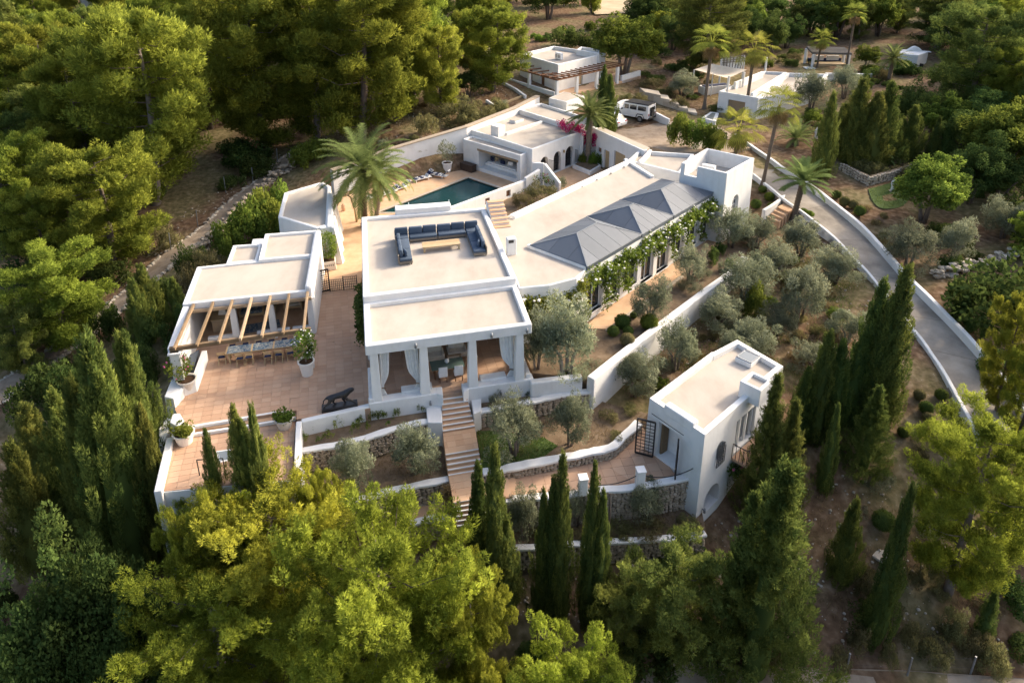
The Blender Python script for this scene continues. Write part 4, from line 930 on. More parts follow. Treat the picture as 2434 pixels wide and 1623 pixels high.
# === pool house and courtyard rooms
q = W2('I', 3.0, (118, 238), (922, 468), (1052, 408), (250, 190))
ph_ = thing('pool_house', 'white flat-roofed pool house with an open lounge and three arched doors', 'house', (q[0].x, q[0].y, -.5))
pw1 = stucco_body(q, -1, 3.0, ph_, pw=.22, ph=.16, name='lounge_wall', roofname='lounge_roof')
q2 = W2('I', 3.5, (172, 92), (1085, 384), (1795, 125))+W2('B', 3.5, (925, 905), (300, 705)); q2 = [q2[0], q2[1], q2[2], q2[4]]
pw2 = stucco_body(q2, -1, 3.5, ph_, pw=.26, ph=.22, name='wall')
d1 = (q[1]-q[0]).normalized(); L1 = (q[1]-q[0]).length; n1 = Vector((-d1.y, d1.x))
oc = q[0]+d1*L1*.615
cut(pw1, [boxcut(oc, d1, L1*.66, .38, 2.25, 4.2)]); 
cut(pw2, [boxcut(oc, d1, L1*.66, .38, 2.25, 4.2)])
panel_at(ph_, oc, d1, L1*.70, 2.2, 2.42, -.06, .14, 'lintel', 'timber', .01)
panel_at(ph_, oc-d1*L1*.0, d1, L1*.655, .39, .72, .9, 2.0, 'bench', 'stucco', .03)
panel_at(ph_, oc-d1*L1*.05, d1, L1*.5, .72, .86, 1.0, 1.5, 'mattress', 'fabric_white', .04)
panel_at(ph_, oc+d1*L1*.16, d1, .9, 1.5, 1.9, 4.05, .1, 'niche', 'timber_dark')
panel_at(ph_, oc-d1*L1*.13, d1, .7, .4, 2.2, 4.05, .1, 'door', 'teak')
for k, (s_, m_, z_) in enumerate(((-.27, 'fabric_navy', .95), (-.22, 'teak', .95), (-.08, 'fabric_navy', .9), (.03, 'fabric_white', .9), (.2, 'fabric_blue', .85), (.23, 'fabric_navy', 1.0))):
    c = oc+d1*L1*s_+n1*(1.5+.25*(k % 2)); cu = thing('lounge_cushion', ['navy cushion at the left end of the pool house bench', 'tan cushion on the pool house bench', 'large navy cushion in the middle of the pool house bench', 'white cushion on the pool house bench', 'striped blue cushion at the right end of the pool house bench', 'navy cushion leaning at the right end of the pool house bench'][k], 'cushion', (c.x, c.y, z_-.1), 'cushions in the pool house')
    MB().box((c.x, c.y, z_+.12), (.62 if k != 1 else .35, .22, .46), math.atan2(d1.y, d1.x)+.2*(k-2)).build('cover', m_, cu, bevel=.09, seg=3, smooth=True)
# arched doors to the courtyard
a2 = q2[1]; b2_ = q2[2]; d2 = (b2_-a2).normalized(); L2 = (b2_-a2).length; n2_ = Vector((-d2.y, d2.x))
arch = [(.235, 1.35, .05, 1.55), (.49, 1.3, .05, 1.6), (.735, 1.45, .05, 1.6)]
cut(pw2, [arch_prism(a2+d2*L2*t, d2, w_, z0, zs, .5) for t, w_, z0, zs in arch])
for t, w_, z0, zs in arch:
    c = a2+d2*L2*t; dr = panel_at(ph_, c, d2, w_+.1, z0, zs+w_/2+.02, .42, .05, 'arched_door', 'glass_dark')
    grille(dr, c, d2, w_-.05, z0+.02, zs+w_/2-.03, .3, 8, 3, .016, 'grille', 'iron', arch=True)
gd = a2+d2*L2*.85; grille(ph_, gd, Vector((d2.y, -d2.x)), .7, .1, 1.7, 0, 5, 1, .016, 'open_gate_leaf')
gd = a2+d2*L2*.33; grille(ph_, gd-n2_*.3, Vector((d2.y, -d2.x)), .6, .1, 1.7, 0, 5, 1, .016, 'open_gate_leaf')
q_ = a2+d2*L2*.61; MB().box((q_.x+.06, q_.y-.1, 2.05), (.16, .16, .3), .5).build('wall_lantern', 'teak', ph_, bevel=.03)
# roof things
c = W('I', 610, 190, 3.3); t = thing('roof_stack', 'white square block on the pool house roof', 'chimney', c); MB().box((c.x, c.y, 3.85), (1.1, 1.1, 1.15), math.atan2(d1.y, d1.x)).build('stack', 'stucco', t, bevel=.04)
c = W('B', 305, 815, 3.4); t = thing('roof_hatch', 'low white hatch on the pool house roof', 'hatch', c); MB().box((c.x, c.y, 3.42), (1.5, .9, .3), math.atan2(d2.y, d2.x)).build('curb', 'stucco', t, bevel=.04); MB().box((c.x, c.y, 3.59), (1.35, .76, .06), math.atan2(d2.y, d2.x)).build('lid', 'roof_beige', t)
wall_seg(ph_, W('B', 215, 925, 3.6).to_2d(), W('B', 548, 815, 3.6).to_2d(), .28, 3.2, 3.6, name='roof_divider')
# rooms behind, towards the guest house
q3 = W2('B', 3.9, (330, 700), (530, 652), (905, 770), (1000, 880), (925, 900)); q3 = [W('B', 305, 705, 3.8).to_2d(), W('B', 535, 650, 3.8).to_2d(), W('B', 1010, 800, 3.8).to_2d(), W('B', 930, 900, 3.8).to_2d()]
bk = thing('rear_rooms', 'low white flat-roofed rooms behind the pool house', 'house', (q3[0].x, q3[0].y, 0)); stucco_body(q3, -1, 3.85, bk, pw=.28, ph=.3)
q4 = W2('B', 4.6, (605, 592), (745, 535), (945, 575), (770, 630)); MB().prism(q4, 2, 4.5).build('raised_block', 'stucco', bk, bevel=.05); MB().prism(offset_poly(q4, .2), 4.4, 4.512).build('raised_roof', 'roof_beige', bk)
# tall wall behind the pool (retains the hill)
W0 = [(*W('A', 590, 620, 2.0).to_2d(), 2.0), (*W('A', 850, 530, 2.3).to_2d(), 2.3), (*W('A', 1100, 430, 2.8).to_2d(), 2.8), (*W('A', 1840, 212, 3.9).to_2d(), 3.9), (*W('B', 300, 700, 4.1).to_2d(), 4.1), (*W('B', 520, 588, 4.5).to_2d(), 4.5)]
hw_ = thing('pool_wall', 'tall white wall with stone coping behind the swimming pool', 'wall', (-9.9, 71.6, 0))
P = [Vector(p) for p in W0]; F, B = strip(P, .5)
strip_wall(MB(), F, B, [p.z for p in P], [-1]*6).build('wall', 'stucco', hw_)
F2, B2 = strip([p+Vector((.06, -.06, 0)) for p in P], .62); strip_wall(MB(), F2, B2, [p.z+.14 for p in P], [p.z+.002 for p in P]).build('coping', 'stone', hw_, bevel=.03)
# courtyard: paving, back wall with doors, planter, low walls
cy = [q2[1], q2[2], at(1432, 399, 0).to_2d(), at(1520, 392, 0).to_2d(), Vector((8.96, 60.70)), Vector((2.07, 54.21))]
struct('courtyard', [q2[1]+Vector((0, -.0)), b2_, W('I', 2090, 640, 0).to_2d(), Vector((11.37, 67.25)), Vector((10.58, 62.20)), Vector((0.94, 52.83)), Vector((.4, 59.5))], -1, 0, 'paving')
cw = thing('courtyard_wall', 'tall white wall with two doors between courtyard and parking', 'wall', (10, 75, 0))
ca, cb, cc_ = b2_-d2*.1, W('I', 2085, 650, 0).to_2d(), W('B', 1480, 1280, 0).to_2d()
ca = W('I', 1900, 560, 0).to_2d()+Vector((0, .2)); cdv = (cb-ca).normalized()
ce = cb+cdv*6.5
w1 = wall_seg(cw, b2_+Vector((-.1, .1)), ca, .4, -.5, 3.55); 
w2 = wall_seg(cw, ca-cdv*.2, ce, .5, -.5, 3.85)
dpos = [((cb-ca).length+.45, .95, 0, 2.1), ((cb-ca).length+2.7, 1.9, 0, 2.5), ((cb-ca).length-.9, .7, 1.5, 2.05)]
cut(w2, [boxcut(ca+cdv*t, cdv, w_, z0, z1, .25) for t, w_, z0, z1 in dpos])
for k, (t, w_, z0, z1) in enumerate(dpos):
    panel_at(cw, ca+cdv*t, cdv, w_-.02, z0+.01, z1-.01, .18, .05, ['door', 'garage_door', 'window'][k], ['teak', 'teak', 'timber_dark'][k])
mb = MB().prism([ca+cdv*.8+Vector((.1, .1)), ce+Vector((.1, .1)), ce+Vector((.8, .9)), ca+cdv*.8+Vector((.7, .9))], 3.2, 3.86); mb.build('cap', 'stone_pale', cw, bevel=.04)
pl = W2('I', .45, (1650, 590), (1700, 560), (1950, 540), (2050, 600), (1900, 690)); pt = thing('palm_planter', 'white kerbed planter at the foot of the courtyard palm', 'planter', (pl[0].x, pl[0].y, 0)); MB().prism(pl, -.1, .42).build('kerb', 'stucco', pt, bevel=.04); MB().prism(offset_poly(pl, .2), .3, .45).build('soil', 'soil', pt)
# sloping stair wall and walls between pool and hall
sw = thing('stair_wall', 'white sloping wall with an arched niche beside the courtyard', 'wall', (2, 66, 0))
s0, s1 = W('I', 1085, 560, 2.1).to_2d(), W('I', 1462, 860, .9).to_2d(); 
sA_ = W('I', 1250, 610, 2.1).to_2d()
wall_seg(sw, W('I', 1085, 570, 2.3).to_2d(), sA_, .3, -.5, 2.3); wall_seg(sw, sA_, s1, .3, -.5, 2.3, za=2.3, zb=.95)
wall_seg(sw, W('I', 1000, 790, 1.4).to_2d(), W('I', 1200, 680, 1.8).to_2d(), .35, -.5, 1.5, za=1.4, zb=1.9)
pr = thing('pool_side_wall', 'long white wall with small openings along the right of the pool', 'wall', (-3, 63, 0))
wa = [W('A', 2330, 735, .55).to_2d(), W('I', 1000, 835, .9).to_2d()]
w0 = W('I', 20, 1215, .9).to_2d(); w3 = W('I', 1000, 810, 1.2).to_2d(); wd_ = (w3-w0).normalized()
w4 = wall_seg(pr, w0-wd_*1.5, w3, .35, -1, 1.15)
Lw = (w3-w0).length
cut(w4, [boxcut(w0+wd_*Lw*t, wd_, .6, .15, .8, .2) for t in (.43, .735)])
for t in (.43, .735): panel_at(pr, w0+wd_*Lw*t, wd_, .58, .16, .79, .14, .04, 'opening', 'timber_dark')
struct('strip_bed', [w0+Vector((.2, -1)), w3, W('I', 1420, 950, .2).to_2d(), Vector((5.09, 60.05)), h1+Vector((-.5, -1.0)), PBR+Vector((.4, 1))], -1.2, .1, 'soil')

# === studio
sp = [W('F', 165, 545, 1.05).to_2d(), W('F', 655, 872, 1.05).to_2d(), W('F', 1352, 262, 1.05).to_2d(), W('F', 942, 26, 1.05).to_2d(), W('F', 727, 138, 1.05).to_2d()]
sp2 = [sp[0], sp[1], sp[2], sp[3], sp[4]]
dl = (sp[2]-sp[1]).normalized(); j = sp[0]+dl*((sp[4]-sp[0]).dot(dl)-.0); sp5 = W('F', 850, 195, 1.05).to_2d()
ed = (sp[1]-sp[0]).normalized(); _m = Matrix(((ed.x, -dl.x), (ed.y, -dl.y))).inverted() @ (sp[0]-sp[4]); spoly = [sp[0], sp[1], sp[2], sp[3], sp[4], sp[4]+ed*_m.x]
stu = thing('studio', 'small white two-storey studio with barred door and flat roof', 'house', (sp[1].x, sp[1].y, -4.3))
sb = stucco_body(spoly, -5, 1.05, stu, pw=.3, ph=.3, batter=.12, bev=.09)
sdv = (sp[1]-sp[0]).normalized(); snv = Vector((-sdv.y, sdv.x)); SL = (sp[1]-sp[0]).length
dlv = dl
dc = sp[0]+sdv*SL*.42-snv*.1
wc = sp[1]+dl*1.75+Vector((dl.y, -dl.x))*.1; bc = sp[1]+dl*4.35+Vector((dl.y, -dl.x))*.1; uc = sp[1]+dl*1.35+Vector((dl.y, -dl.x))*.12
cut(sb, [boxcut(dc, sdv, 1.5, -2.15, .05, .9, .4), arch_prism(wc, dl, .75, -1.75, -.75, .35), boxcut(bc, dl, 2.1, -2.1, 0, .5, .4), arch_prism(uc, dl, 1.5, -4.4, -3.7, .9, back=.4)])
# parapet details
MB().prism([sp[0]+sdv*1.0-snv*.03, sp[0]+sdv*SL*.80-snv*.03, sp[0]+sdv*SL*.80+snv*.42, sp[0]+sdv*1.0+snv*.42], .7, 1.28).build('front_upstand', 'stucco', stu, bevel=.07, seg=3)
c = W('F', 1130, 450, .75); cb_ = thing('studio_chimney', 'white box chimney on the studio roof edge', 'chimney', (c.x, c.y, .7))
cc = W('F', 1118, 390, 1.7).to_2d()
stucco_body([cc-dl*.75-Vector((-dl.y, dl.x))*.6, cc+dl*.55-Vector((-dl.y, dl.x))*.6, cc+dl*.55+Vector((-dl.y, dl.x))*.6, cc-dl*.75+Vector((-dl.y, dl.x))*.6], .7, 1.75, cb_, pw=.2, ph=.18, bev=.05, name='shaft', roofname='flue_floor')
c = W('F', 1035, 205, .85); sk = thing('roof_window', 'small glazed rooflight with white curb on the studio roof', 'rooflight', (c.x, c.y, .75)); an = math.atan2(dl.y, dl.x)
MB().box((c.x, c.y, .9), (1.15, 1.0, .3), an).build('curb', 'stucco', sk, bevel=.03); MB().box((c.x, c.y, 1.06), (.98, .83, .05), an).build('pane', 'glass_grey', sk)
mb = MB()
for s_ in (-.49, .49): mb.box((c.x+s_*math.cos(an), c.y+s_*math.sin(an), 1.08), (.06, .95, .06), an)
for s_ in (-.44, .44): mb.box((c.x-s_*math.sin(an), c.y+s_*math.cos(an), 1.08), (1.05, .06, .06), an)
mb.build('frame', 'metal_grey', sk)
# barred doors standing open, balcony
panel_at(stu, dc, sdv, 1.5, -2.2, .05, .88, .05, 'inner_door', 'fabric_white')
panel_at(stu, dc-sdv*.66, sdv, .1, -2.15, 0, .3, .5, 'door_leaf', 'timber')
def barred_leaf(parent, hinge, d, w, z0, z1, nx=4, nz=10):
    lf = MB(); 
    for s_ in (0, w): q = hinge+d*s_; lf.bar((q.x, q.y, z0), (q.x, q.y, z1), .07)
    for z in (z0, z1): a, b = hinge, hinge+d*w; lf.bar((a.x, a.y, z), (b.x, b.y, z), .07)
    o = lf.build('barred_leaf', 'iron', parent); grille(o, hinge+d*w/2, d, w-.05, z0+.05, z1-.05, 0, nx, nz, .014, 'bars'); return o
hg = dc-sdv*.78-snv*.16
barred_leaf(stu, hg, (-sdv*.86-snv*.5).normalized(), .95, -2.18, .05); h2_ = dc+sdv*.78-snv*.16; barred_leaf(stu, h2_, (-h2_+Vector((1.2, 0))).normalized(), .5, -2.18, .05)
mb = MB(); q0, q1 = dc-sdv*1.1-snv*.15, dc+sdv*1.05-snv*.15; mb.tube([(q0.x, q0.y, .45), (q1.x, q1.y, .45)], .018); mb.build('curtain_rail', 'iron', stu)
grille(stu, wc, dl, .78, -1.78, -.36, -.04, 4, 8, .014, 'window_grille', 'iron', arch=True)
panel_at(stu, wc, dl, .9, -1.75, -.3, .3, .04, 'window', 'glass_grey')
panel_at(stu, bc, dl, 2.1, -2.1, 0, .45, .05, 'balcony_glass', 'glass_grey')
for s_ in (-.95, -.35, .35, .95): panel_at(stu, bc+dl*s_, dl, .1, -2.1, 0, .2, .12, 'window_frame', 'metal_white')
nb_ = Vector((dl.y, -dl.x)); b0_ = bc-dl*1.3; b1_ = bc+dl*1.3
MB().prism([b0_, b1_, b1_+nb_*.9, b0_+nb_*.9], -2.35, -2.18).build('balcony_floor', 'tile', stu, bevel=.02)
mb = MB()
for k in range(15): q = lerp2(b0_+nb_*.85, b1_+nb_*.85, k/14); mb.bar((q.x, q.y, -2.2), (q.x, q.y, -1.25), .025)
for e_ in (b0_, b1_):
    for k in range(5): q = e_+nb_*(.85*k/4); mb.bar((q.x, q.y, -2.2), (q.x, q.y, -1.25), .025)
    mb.bar(Z3(e_, -1.25), Z3(e_+nb_*.85, -1.25), .04)
mb.bar(Z3(b0_+nb_*.85, -1.25), Z3(b1_+nb_*.85, -1.25), .04); mb.build('railing', 'iron', stu)
panel_at(stu, uc, dl, 1.6, -4.6, -2.9, .7, .1, 'cellar_back', 'timber_dark')
c = sp[1]+dl*.45+nb_*.12; spotlight(stu, Vector((c.x, c.y, -3.9)), Vector((nb_.x, nb_.y, 0)))
# posts with chain on the terrace wall
pc = []
for k, (x, y) in enumerate(((1228, 610), (1712, 545))):
    c = W('L', x, y, -2.1); pc.append(c); t = thing('chain_post', ['white square post beside the slim cypresses on the studio terrace edge', 'white square post close to the studio on the terrace edge'][k], 'post', c); MB().box((c.x, c.y, -1.62), (.42, .42, 1.0), .15).build('post', 'stucco', t, bevel=.04); MB().box((c.x, c.y, -1.1), (.48, .48, .08), .15).build('cap', 'stucco', t, bevel=.02)
def chain(a, b, sag, label):
    pts = [Vector(a).lerp(Vector(b), i/14)-Vector((0, 0, sag*4*(i/14)*(1-i/14))) for i in range(15)]
    o = MB().tube(pts, .025, 6).build('chain', 'iron'); tag(o, label, 'chain', 'chains on the studio terrace edge')
chain(pc[0]+Vector((.22, .03, .6)), pc[1]+Vector((-.22, 0, .6)), .3, 'dark chain slung between the two white posts')
cs = sp[1]+(sp[0]-sp[1]).normalized()*.35-snv*.15; chain(pc[1]+Vector((.22, .03, .6)), Vector((cs.x, cs.y, -1.2)), .3, 'dark chain from the white post to the studio corner')
# ------------------------------------------------------------------ vegetation
def unit(a): return a/np.maximum(np.linalg.norm(a, axis=-1, keepdims=True), 1e-9)
NRM = []
def blades(P, nper, bl, bw, wt, leaf=False, seed=0, flat=0.):
    """P: (k, 9) puffs = centre, axis, radius, half-length, tint -> verts, faces, tint"""
    r = np.random.default_rng(seed); k = len(P); n = k*nper
    c = np.repeat(P[:, :3], nper, 0); ax = np.repeat(unit(P[:, 3:6]), nper, 0); rad = np.repeat(P[:, 6], nper)[:, None]; ln = np.repeat(P[:, 7], nper)[:, None]; ti = np.repeat(P[:, 8], nper)
    d = unit(r.normal(size=(n, 3))); da = (d*ax).sum(1, keepdims=True); dp = d-ax*da
    s = r.uniform(.45, 1.0, (n, 1))**.6
    pos = c+(dp*rad+ax*da*ln)*s
    out = unit(dp/rad+ax*da/ln)
    w0, w1, w2, w3 = wt
    dr = unit(out*w0+np.array([0, 0, 1.])*w1+ax*w2+r.normal(size=(n, 3))*w3)
    sd = unit(np.cross(dr, unit(r.normal(size=(n, 3))+out*.0)))
    L = (bl*r.uniform(.7, 1.25, (n, 1))); Wd = bw*r.uniform(.75, 1.25, (n, 1))
    tint = np.clip(ti+r.normal(size=n)*.12, 0, 1)
    nrm = np.cross(sd, dr); fl = (nrm*out).sum(1) > 0; sd = np.where(fl[:, None], sd, -sd)
    nv = unit(out*.55+np.cross(sd, dr)*.5+np.array([0, 0, .2]))
    if leaf:
        NRM.append(np.repeat(nv, 4, 0))
        V = np.stack([pos, pos+dr*L*.5+sd*Wd*.5, pos+dr*L, pos+dr*L*.5-sd*Wd*.5], 1).reshape(-1, 3); F = np.arange(n*4).reshape(n, 4); T = np.repeat(tint, 4)
    else:
        NRM.append(np.repeat(nv, 3, 0))
        V = np.stack([pos-sd*Wd*.5, pos+sd*Wd*.5, pos+dr*L], 1).reshape(-1, 3); F = np.arange(n*3).reshape(n, 3); T = np.repeat(tint, 3)
    return V, F, T
def hidden(o): C.objects.unlink(o)
PROTO = {}
def proto(key, name, trunk, crown_me, lmat, bark='bark_pine', H=1., R=1., crown_name='crown'):
    root = bpy.data.objects.new(name, None); root.empty_display_size = .3
    parts = []
    if trunk is not None:
        me = bpy.data.meshes.new('trunk'); me.from_pydata(trunk.v, [], trunk.f); me.materials.append(MATS[bark]); me.polygons.foreach_set('use_smooth', [True]*len(me.polygons)); parts.append(('trunk', me))
    n_ = len(crown_me.vertices); co = np.empty(n_*3, np.float32); crown_me.vertices.foreach_get('co', co); co = co.reshape(-1, 3)
    if NRM:
        nr = np.zeros((n_, 3), np.float32); k_ = NRM.pop(); NRM.clear(); nr[:len(k_)] = k_
        if len(k_) < n_: nr[len(k_):] = unit(co[len(k_):]*np.array([1, 1, .15]))
        crown_me.polygons.foreach_set('use_smooth', np.ones(len(crown_me.polygons), bool)); crown_me.normals_split_custom_set_from_vertices(nr)
    if name not in ('date_palm', 'fan_palm', 'clipped_shrub'): H = float(np.percentile(co[:, 2], 99.8)); R = float(np.percentile(np.hypot(co[:, 0], co[:, 1]), 97))
    crown_me.materials.append(MATS[lmat]); parts.append((crown_name, crown_me))
    PROTO[key] = (name, parts, H, R)
def golden(i): return i*2.399963
def pine(key, H, R, nb, npf, nper, bl, bw, lmat, seed, low=.22, umbrella=0., bark='bark_pine', wt=(.9, .55, .2, .35), prad=(.26, .42)):
    r = np.random.default_rng(seed); P = []; tr = MB()
    bend = r.normal(size=2)*.25
    def ctr(z): t = z/H; return np.array([bend[0]*math.sin(t*2.6), bend[1]*math.sin(t*2.2), z])
    tr.tube([ctr(z) for z in np.linspace(-.6, H*.9, 8)], list(np.linspace(.05*R+.10, .04, 8)), 7)
    for b in range(nb):
        t = low+(1-low)*((b+.5)/nb)**.85; z = H*t*.93
        f = (t-low)/(1-low); prof = math.sin(min(f*1.25+.38+umbrella, 2.75))**.8 if f < .98 else .2
        prof = max(prof*(1-.35*f*f), .16)
        az = golden(b)+r.normal()*.35; L = R*prof*r.uniform(.72, 1.12)
        base = ctr(z); dv = np.array([math.cos(az), math.sin(az), 0]); tip = base+dv*L+np.array([0, 0, .22*L+.35])
        mid = base*.45+tip*.55+np.array([0, 0, -.14*L])+r.normal(size=3)*.12; tr.tube([base, mid, tip], [.022+.008*L, .022, .008], 4, cap=False)
        tb = r.uniform(.15, .8)
        for s, share in ((1.0, .5), (.64, .32), (.34, .22)):
            pc_ = base+(tip-base)*s; pr = (.66 if s == 1 else .5)*(R/3.2)*(.75+.5*prof)
            for k in range(max(2, int(round(npf*share)))):
                cen = pc_+unit(r.normal(size=3))*np.array([1, 1, .5])*pr*r.uniform(.25, 1)
                rad = r.uniform(*prad)*(R/3.2)**.5*(1-.2*f); a = unit(dv*.35+np.array([0, 0, 1.])+r.normal(size=3)*.22)
                P.append([*cen, *a, rad, rad*r.uniform(1.3, 2.1), np.clip(tb+r.normal()*.24, 0, 1)])
    for k in range(7): P.append([*(ctr(H*(.86+.02*k))+r.normal(size=3)*.25), *unit(np.array([r.normal()*.2, r.normal()*.2, 1])), .38, .55, r.uniform(.4, .9)])
    V, F, T = blades(np.array(P), nper, bl, bw, wt, seed=seed+5)
    proto(key, 'pine_tree', tr, fastmesh('crown', V, F, T), lmat, bark, H, R)
for i in range(4): pine(('pine', i), 9.5, 3.3, 36+2*i, 22, 110, .15, .05, 'leaf_pine', 100+i, low=.08, prad=(.2, .34))
for i in range(3): pine(('bigpine', i), 9.5, 3.3, 42+2*i, 27, 140, .115, .036, 'leaf_pine', 120+i, low=.06, prad=(.15, .27))
for i in range(3): pine(('farpine', i), 10., 3.3, 36, 26, 80, .19, .062, 'leaf_pine_dimmed', 140+i, low=.04, prad=(.22, .36))
for i in range(2): pine(('darkpine', i), 9., 3.2, 34, 22, 85, .17, .05, 'leaf_pine_dark', 160+i, low=.06, prad=(.2, .34))
def spire(key, name, H, R, nf, nper, lmat, seed, shape, up, flen, frad, bl=.16, bw=.05, core=.72, wt=(.6, .6, .6, .25), multi=0, jit=.1):
    r = np.random.default_rng(seed); P = []; tr = MB()
    tr.tube([(0, 0, -.5), (0, 0, H*.8)], [.06+.05*R, .03], 6)
    lob = r.uniform(0, 6.28, 3)
    for k in range(nf):
        t = (k+.5)/nf; t = t**1.15; az = golden(k)+r.normal()*.3
        rr = R*shape(t)*(1+.16*math.sin(3*az+lob[0]+t*5)+.10*math.sin(5*az+lob[1]-t*9))
        q = rr*r.uniform(.42 if core < .3 else .62, 1.0)
        z = H*(.015+.93*t); dv = np.array([math.cos(az), math.sin(az), 0.])
        a = unit(dv*(1-up)+np.array([0, 0, up])+r.normal(size=3)*jit); L = r.uniform(*flen)*(1-.35*t); rad = r.uniform(*frad)*(1-.35*t)
        P.append([*(dv*q+np.array([0, 0, z])), *a, rad, L, np.clip(r.normal(.45, .22), 0, 1)])
    V, F, T = blades(np.array(P), nper, bl, bw, wt, seed=seed+3)
    # inner foliage mass so that the column is not see-through
    if core:
        nn = 12; zs = np.linspace(.03, .93, 12); ring = [[(R*shape(t)*core*(1+.12*math.sin(3*a+lob[0]+t*5)))*math.cos(a), (R*shape(t)*core*(1+.12*math.sin(3*a+lob[0]+t*5)))*math.sin(a), H*t] for t in zs for a in np.linspace(0, 2*math.pi, nn, endpoint=False)]
        cv = np.array(ring); b0 = len(V); tr_f = []
        for i in range(11):
            for k in range(nn):
                a, b, c, d = i*nn+k, i*nn+(k+1) % nn, (i+1)*nn+(k+1) % nn, (i+1)*nn+k; tr_f += [(a, b, c), (a, c, d)]
        V = np.concatenate([V, cv]); F = np.concatenate([F, np.array(tr_f)+b0]); T = np.concatenate([T, np.full(len(cv), .25)])
    proto(key, name, tr, fastmesh('crown', V, F, T), lmat, 'bark_pine', H, R)
colsh = lambda t: min(1, .6+t*4.5)*max(1-t**1.5, 0)**.85*1.08+.02
for i in range(4): spire(('cypress', i), 'cypress_tree', 8., .72, 130, 170, 'leaf_cypress', 200+i, colsh, .93, (.5, .9), (.11, .17), bl=.10, bw=.04, core=.6, wt=(.5, .7, .7, .22), jit=.11)
flame = lambda t: min(1, .55+t*3)*(1-t)**.8*1.15 if t < .999 else .02
for i in range(3): spire(('juniper', i), 'conifer', 8., 1.9, 165, 230, 'leaf_juniper', 220+i, flame, .78, (.6, 1.05), (.17, .27), bl=.13, bw=.05, core=.48, wt=(.7, .45, .6, .25), jit=.13)
cone = lambda t: min(1, .7+t*2)*(1-t)**1.05*1.1 if t < .999 else .02
for i in range(2): spire(('cedar', i), 'conifer', 10., 3.0, 400, 190, 'leaf_cedar', 240+i, cone, .5, (.55, 1.1), (.16, .27), bl=.13, bw=.048, core=.2, wt=(.8, .45, .5, .3), jit=.26)
def broad(key, name, H, R, npf, nper, bl, bw, lmat, seed, zc=.6, zr=.42, prad=(.35, .6), stems=3, leaf=True, wt=(.7, .35, 0, .7), lump=.25, bark='bark_pine', shell=.55):
    r = np.random.default_rng(seed); P = []; tr = MB()
    ph = r.uniform(0, 6.28, 4)
    for k in range(npf):
        d = unit(r.normal(size=3)); 
        if d[2] < -.55: d[2] *= -.5
        q = r.uniform(shell, 1)**.5; lm = 1+lump*math.sin(2.3*math.atan2(d[1], d[0])+ph[0])+lump*.6*math.sin(4*d[2]+ph[1]+3*d[0])
        cen = np.array([d[0]*R*.85, d[1]*R*.85, d[2]*H*zr])*q*lm+np.array([0, 0, H*zc]); rad = r.uniform(*prad)
        cen[2] = max(cen[2], rad*.5)
        P.append([*cen, *unit(d*.5+np.array([0, 0, .6])), rad, rad*1.15, np.clip(r.normal(.45, .22), 0, 1)])
    for s in range(stems):
        az = golden(s)+ph[2]; e = np.array([math.cos(az)*R*.5, math.sin(az)*R*.5, H*zc]); b = np.array([math.cos(az)*.12, math.sin(az)*.12, -.4])
        tr.tube([b, b*.4+e*.35+np.array([0, 0, H*.18]), e], [.05+.045*R, .05+.02*R, .03], 6)
    V, F, T = blades(np.array(P), nper, bl, bw, wt, leaf=leaf, seed=seed+9)
    proto(key, name, tr if stems else None, fastmesh('crown' if stems else 'foliage', V, F, T), lmat, bark, H, R, 'crown' if stems else 'foliage')
for i in range(5): broad(('olive', i), 'olive_tree', 3.4, 1.6, 62, 190, .17, .042, 'leaf_olive', 300+i, zc=.49, zr=.49, prad=(.28, .5), wt=(.7, .6, 0, .55), lump=.34)
for i in range(3): broad(('broad', i), 'broadleaf_tree', 6., 2.8, 140, 170, .2, .12, 'leaf_broad', 320+i, prad=(.34, .55), shell=.35)
for i in range(3): broad(('dark', i), 'evergreen_tree', 6., 2.8, 130, 170, .17, .10, 'leaf_dark', 340+i, prad=(.32, .52), zc=.52, zr=.48, shell=.3)
for i in range(3): broad(('scrub', i), 'shrub', 1.5, 1.3, 30, 120, .17, .045, 'leaf_scrub', 360+i, zc=.42, zr=.5, prad=(.22, .4), stems=0, wt=(.6, .8, 0, .5))
for i in range(2): broad(('greybush', i), 'shrub', 1.2, 1.2, 30, 130, .13, .03, 'leaf_olive', 370+i, zc=.42, zr=.5, prad=(.22, .4), stems=0, wt=(.6, .9, 0, .4))
for i in range(3): broad(('bush', i), 'shrub', 1.6, 1.3, 32, 110, .15, .09, 'leaf_dark', 380+i, zc=.42, zr=.5, prad=(.25, .42), stems=0)
for i in range(2): broad(('green', i), 'shrub', 1.6, 1.3, 34, 110, .15, .09, 'leaf_broad', 390+i, zc=.42, zr=.5, prad=(.25, .42), stems=0)
for i in range(2): broad(('rose', i), 'rose_bush', .9, .6, 12, 45, .10, .07, 'leaf_broad', 395+i, zc=.55, zr=.45, prad=(.13, .22), stems=0, lump=.4)
for i in range(2): broad(('drygrass', i), 'grass_tussock', .8, .8, 16, 60, .38, .022, 'grass_dry', 398+i, zc=.3, zr=.3, prad=(.15, .25), stems=0, leaf=False, wt=(.5, 1.2, 0, .3))
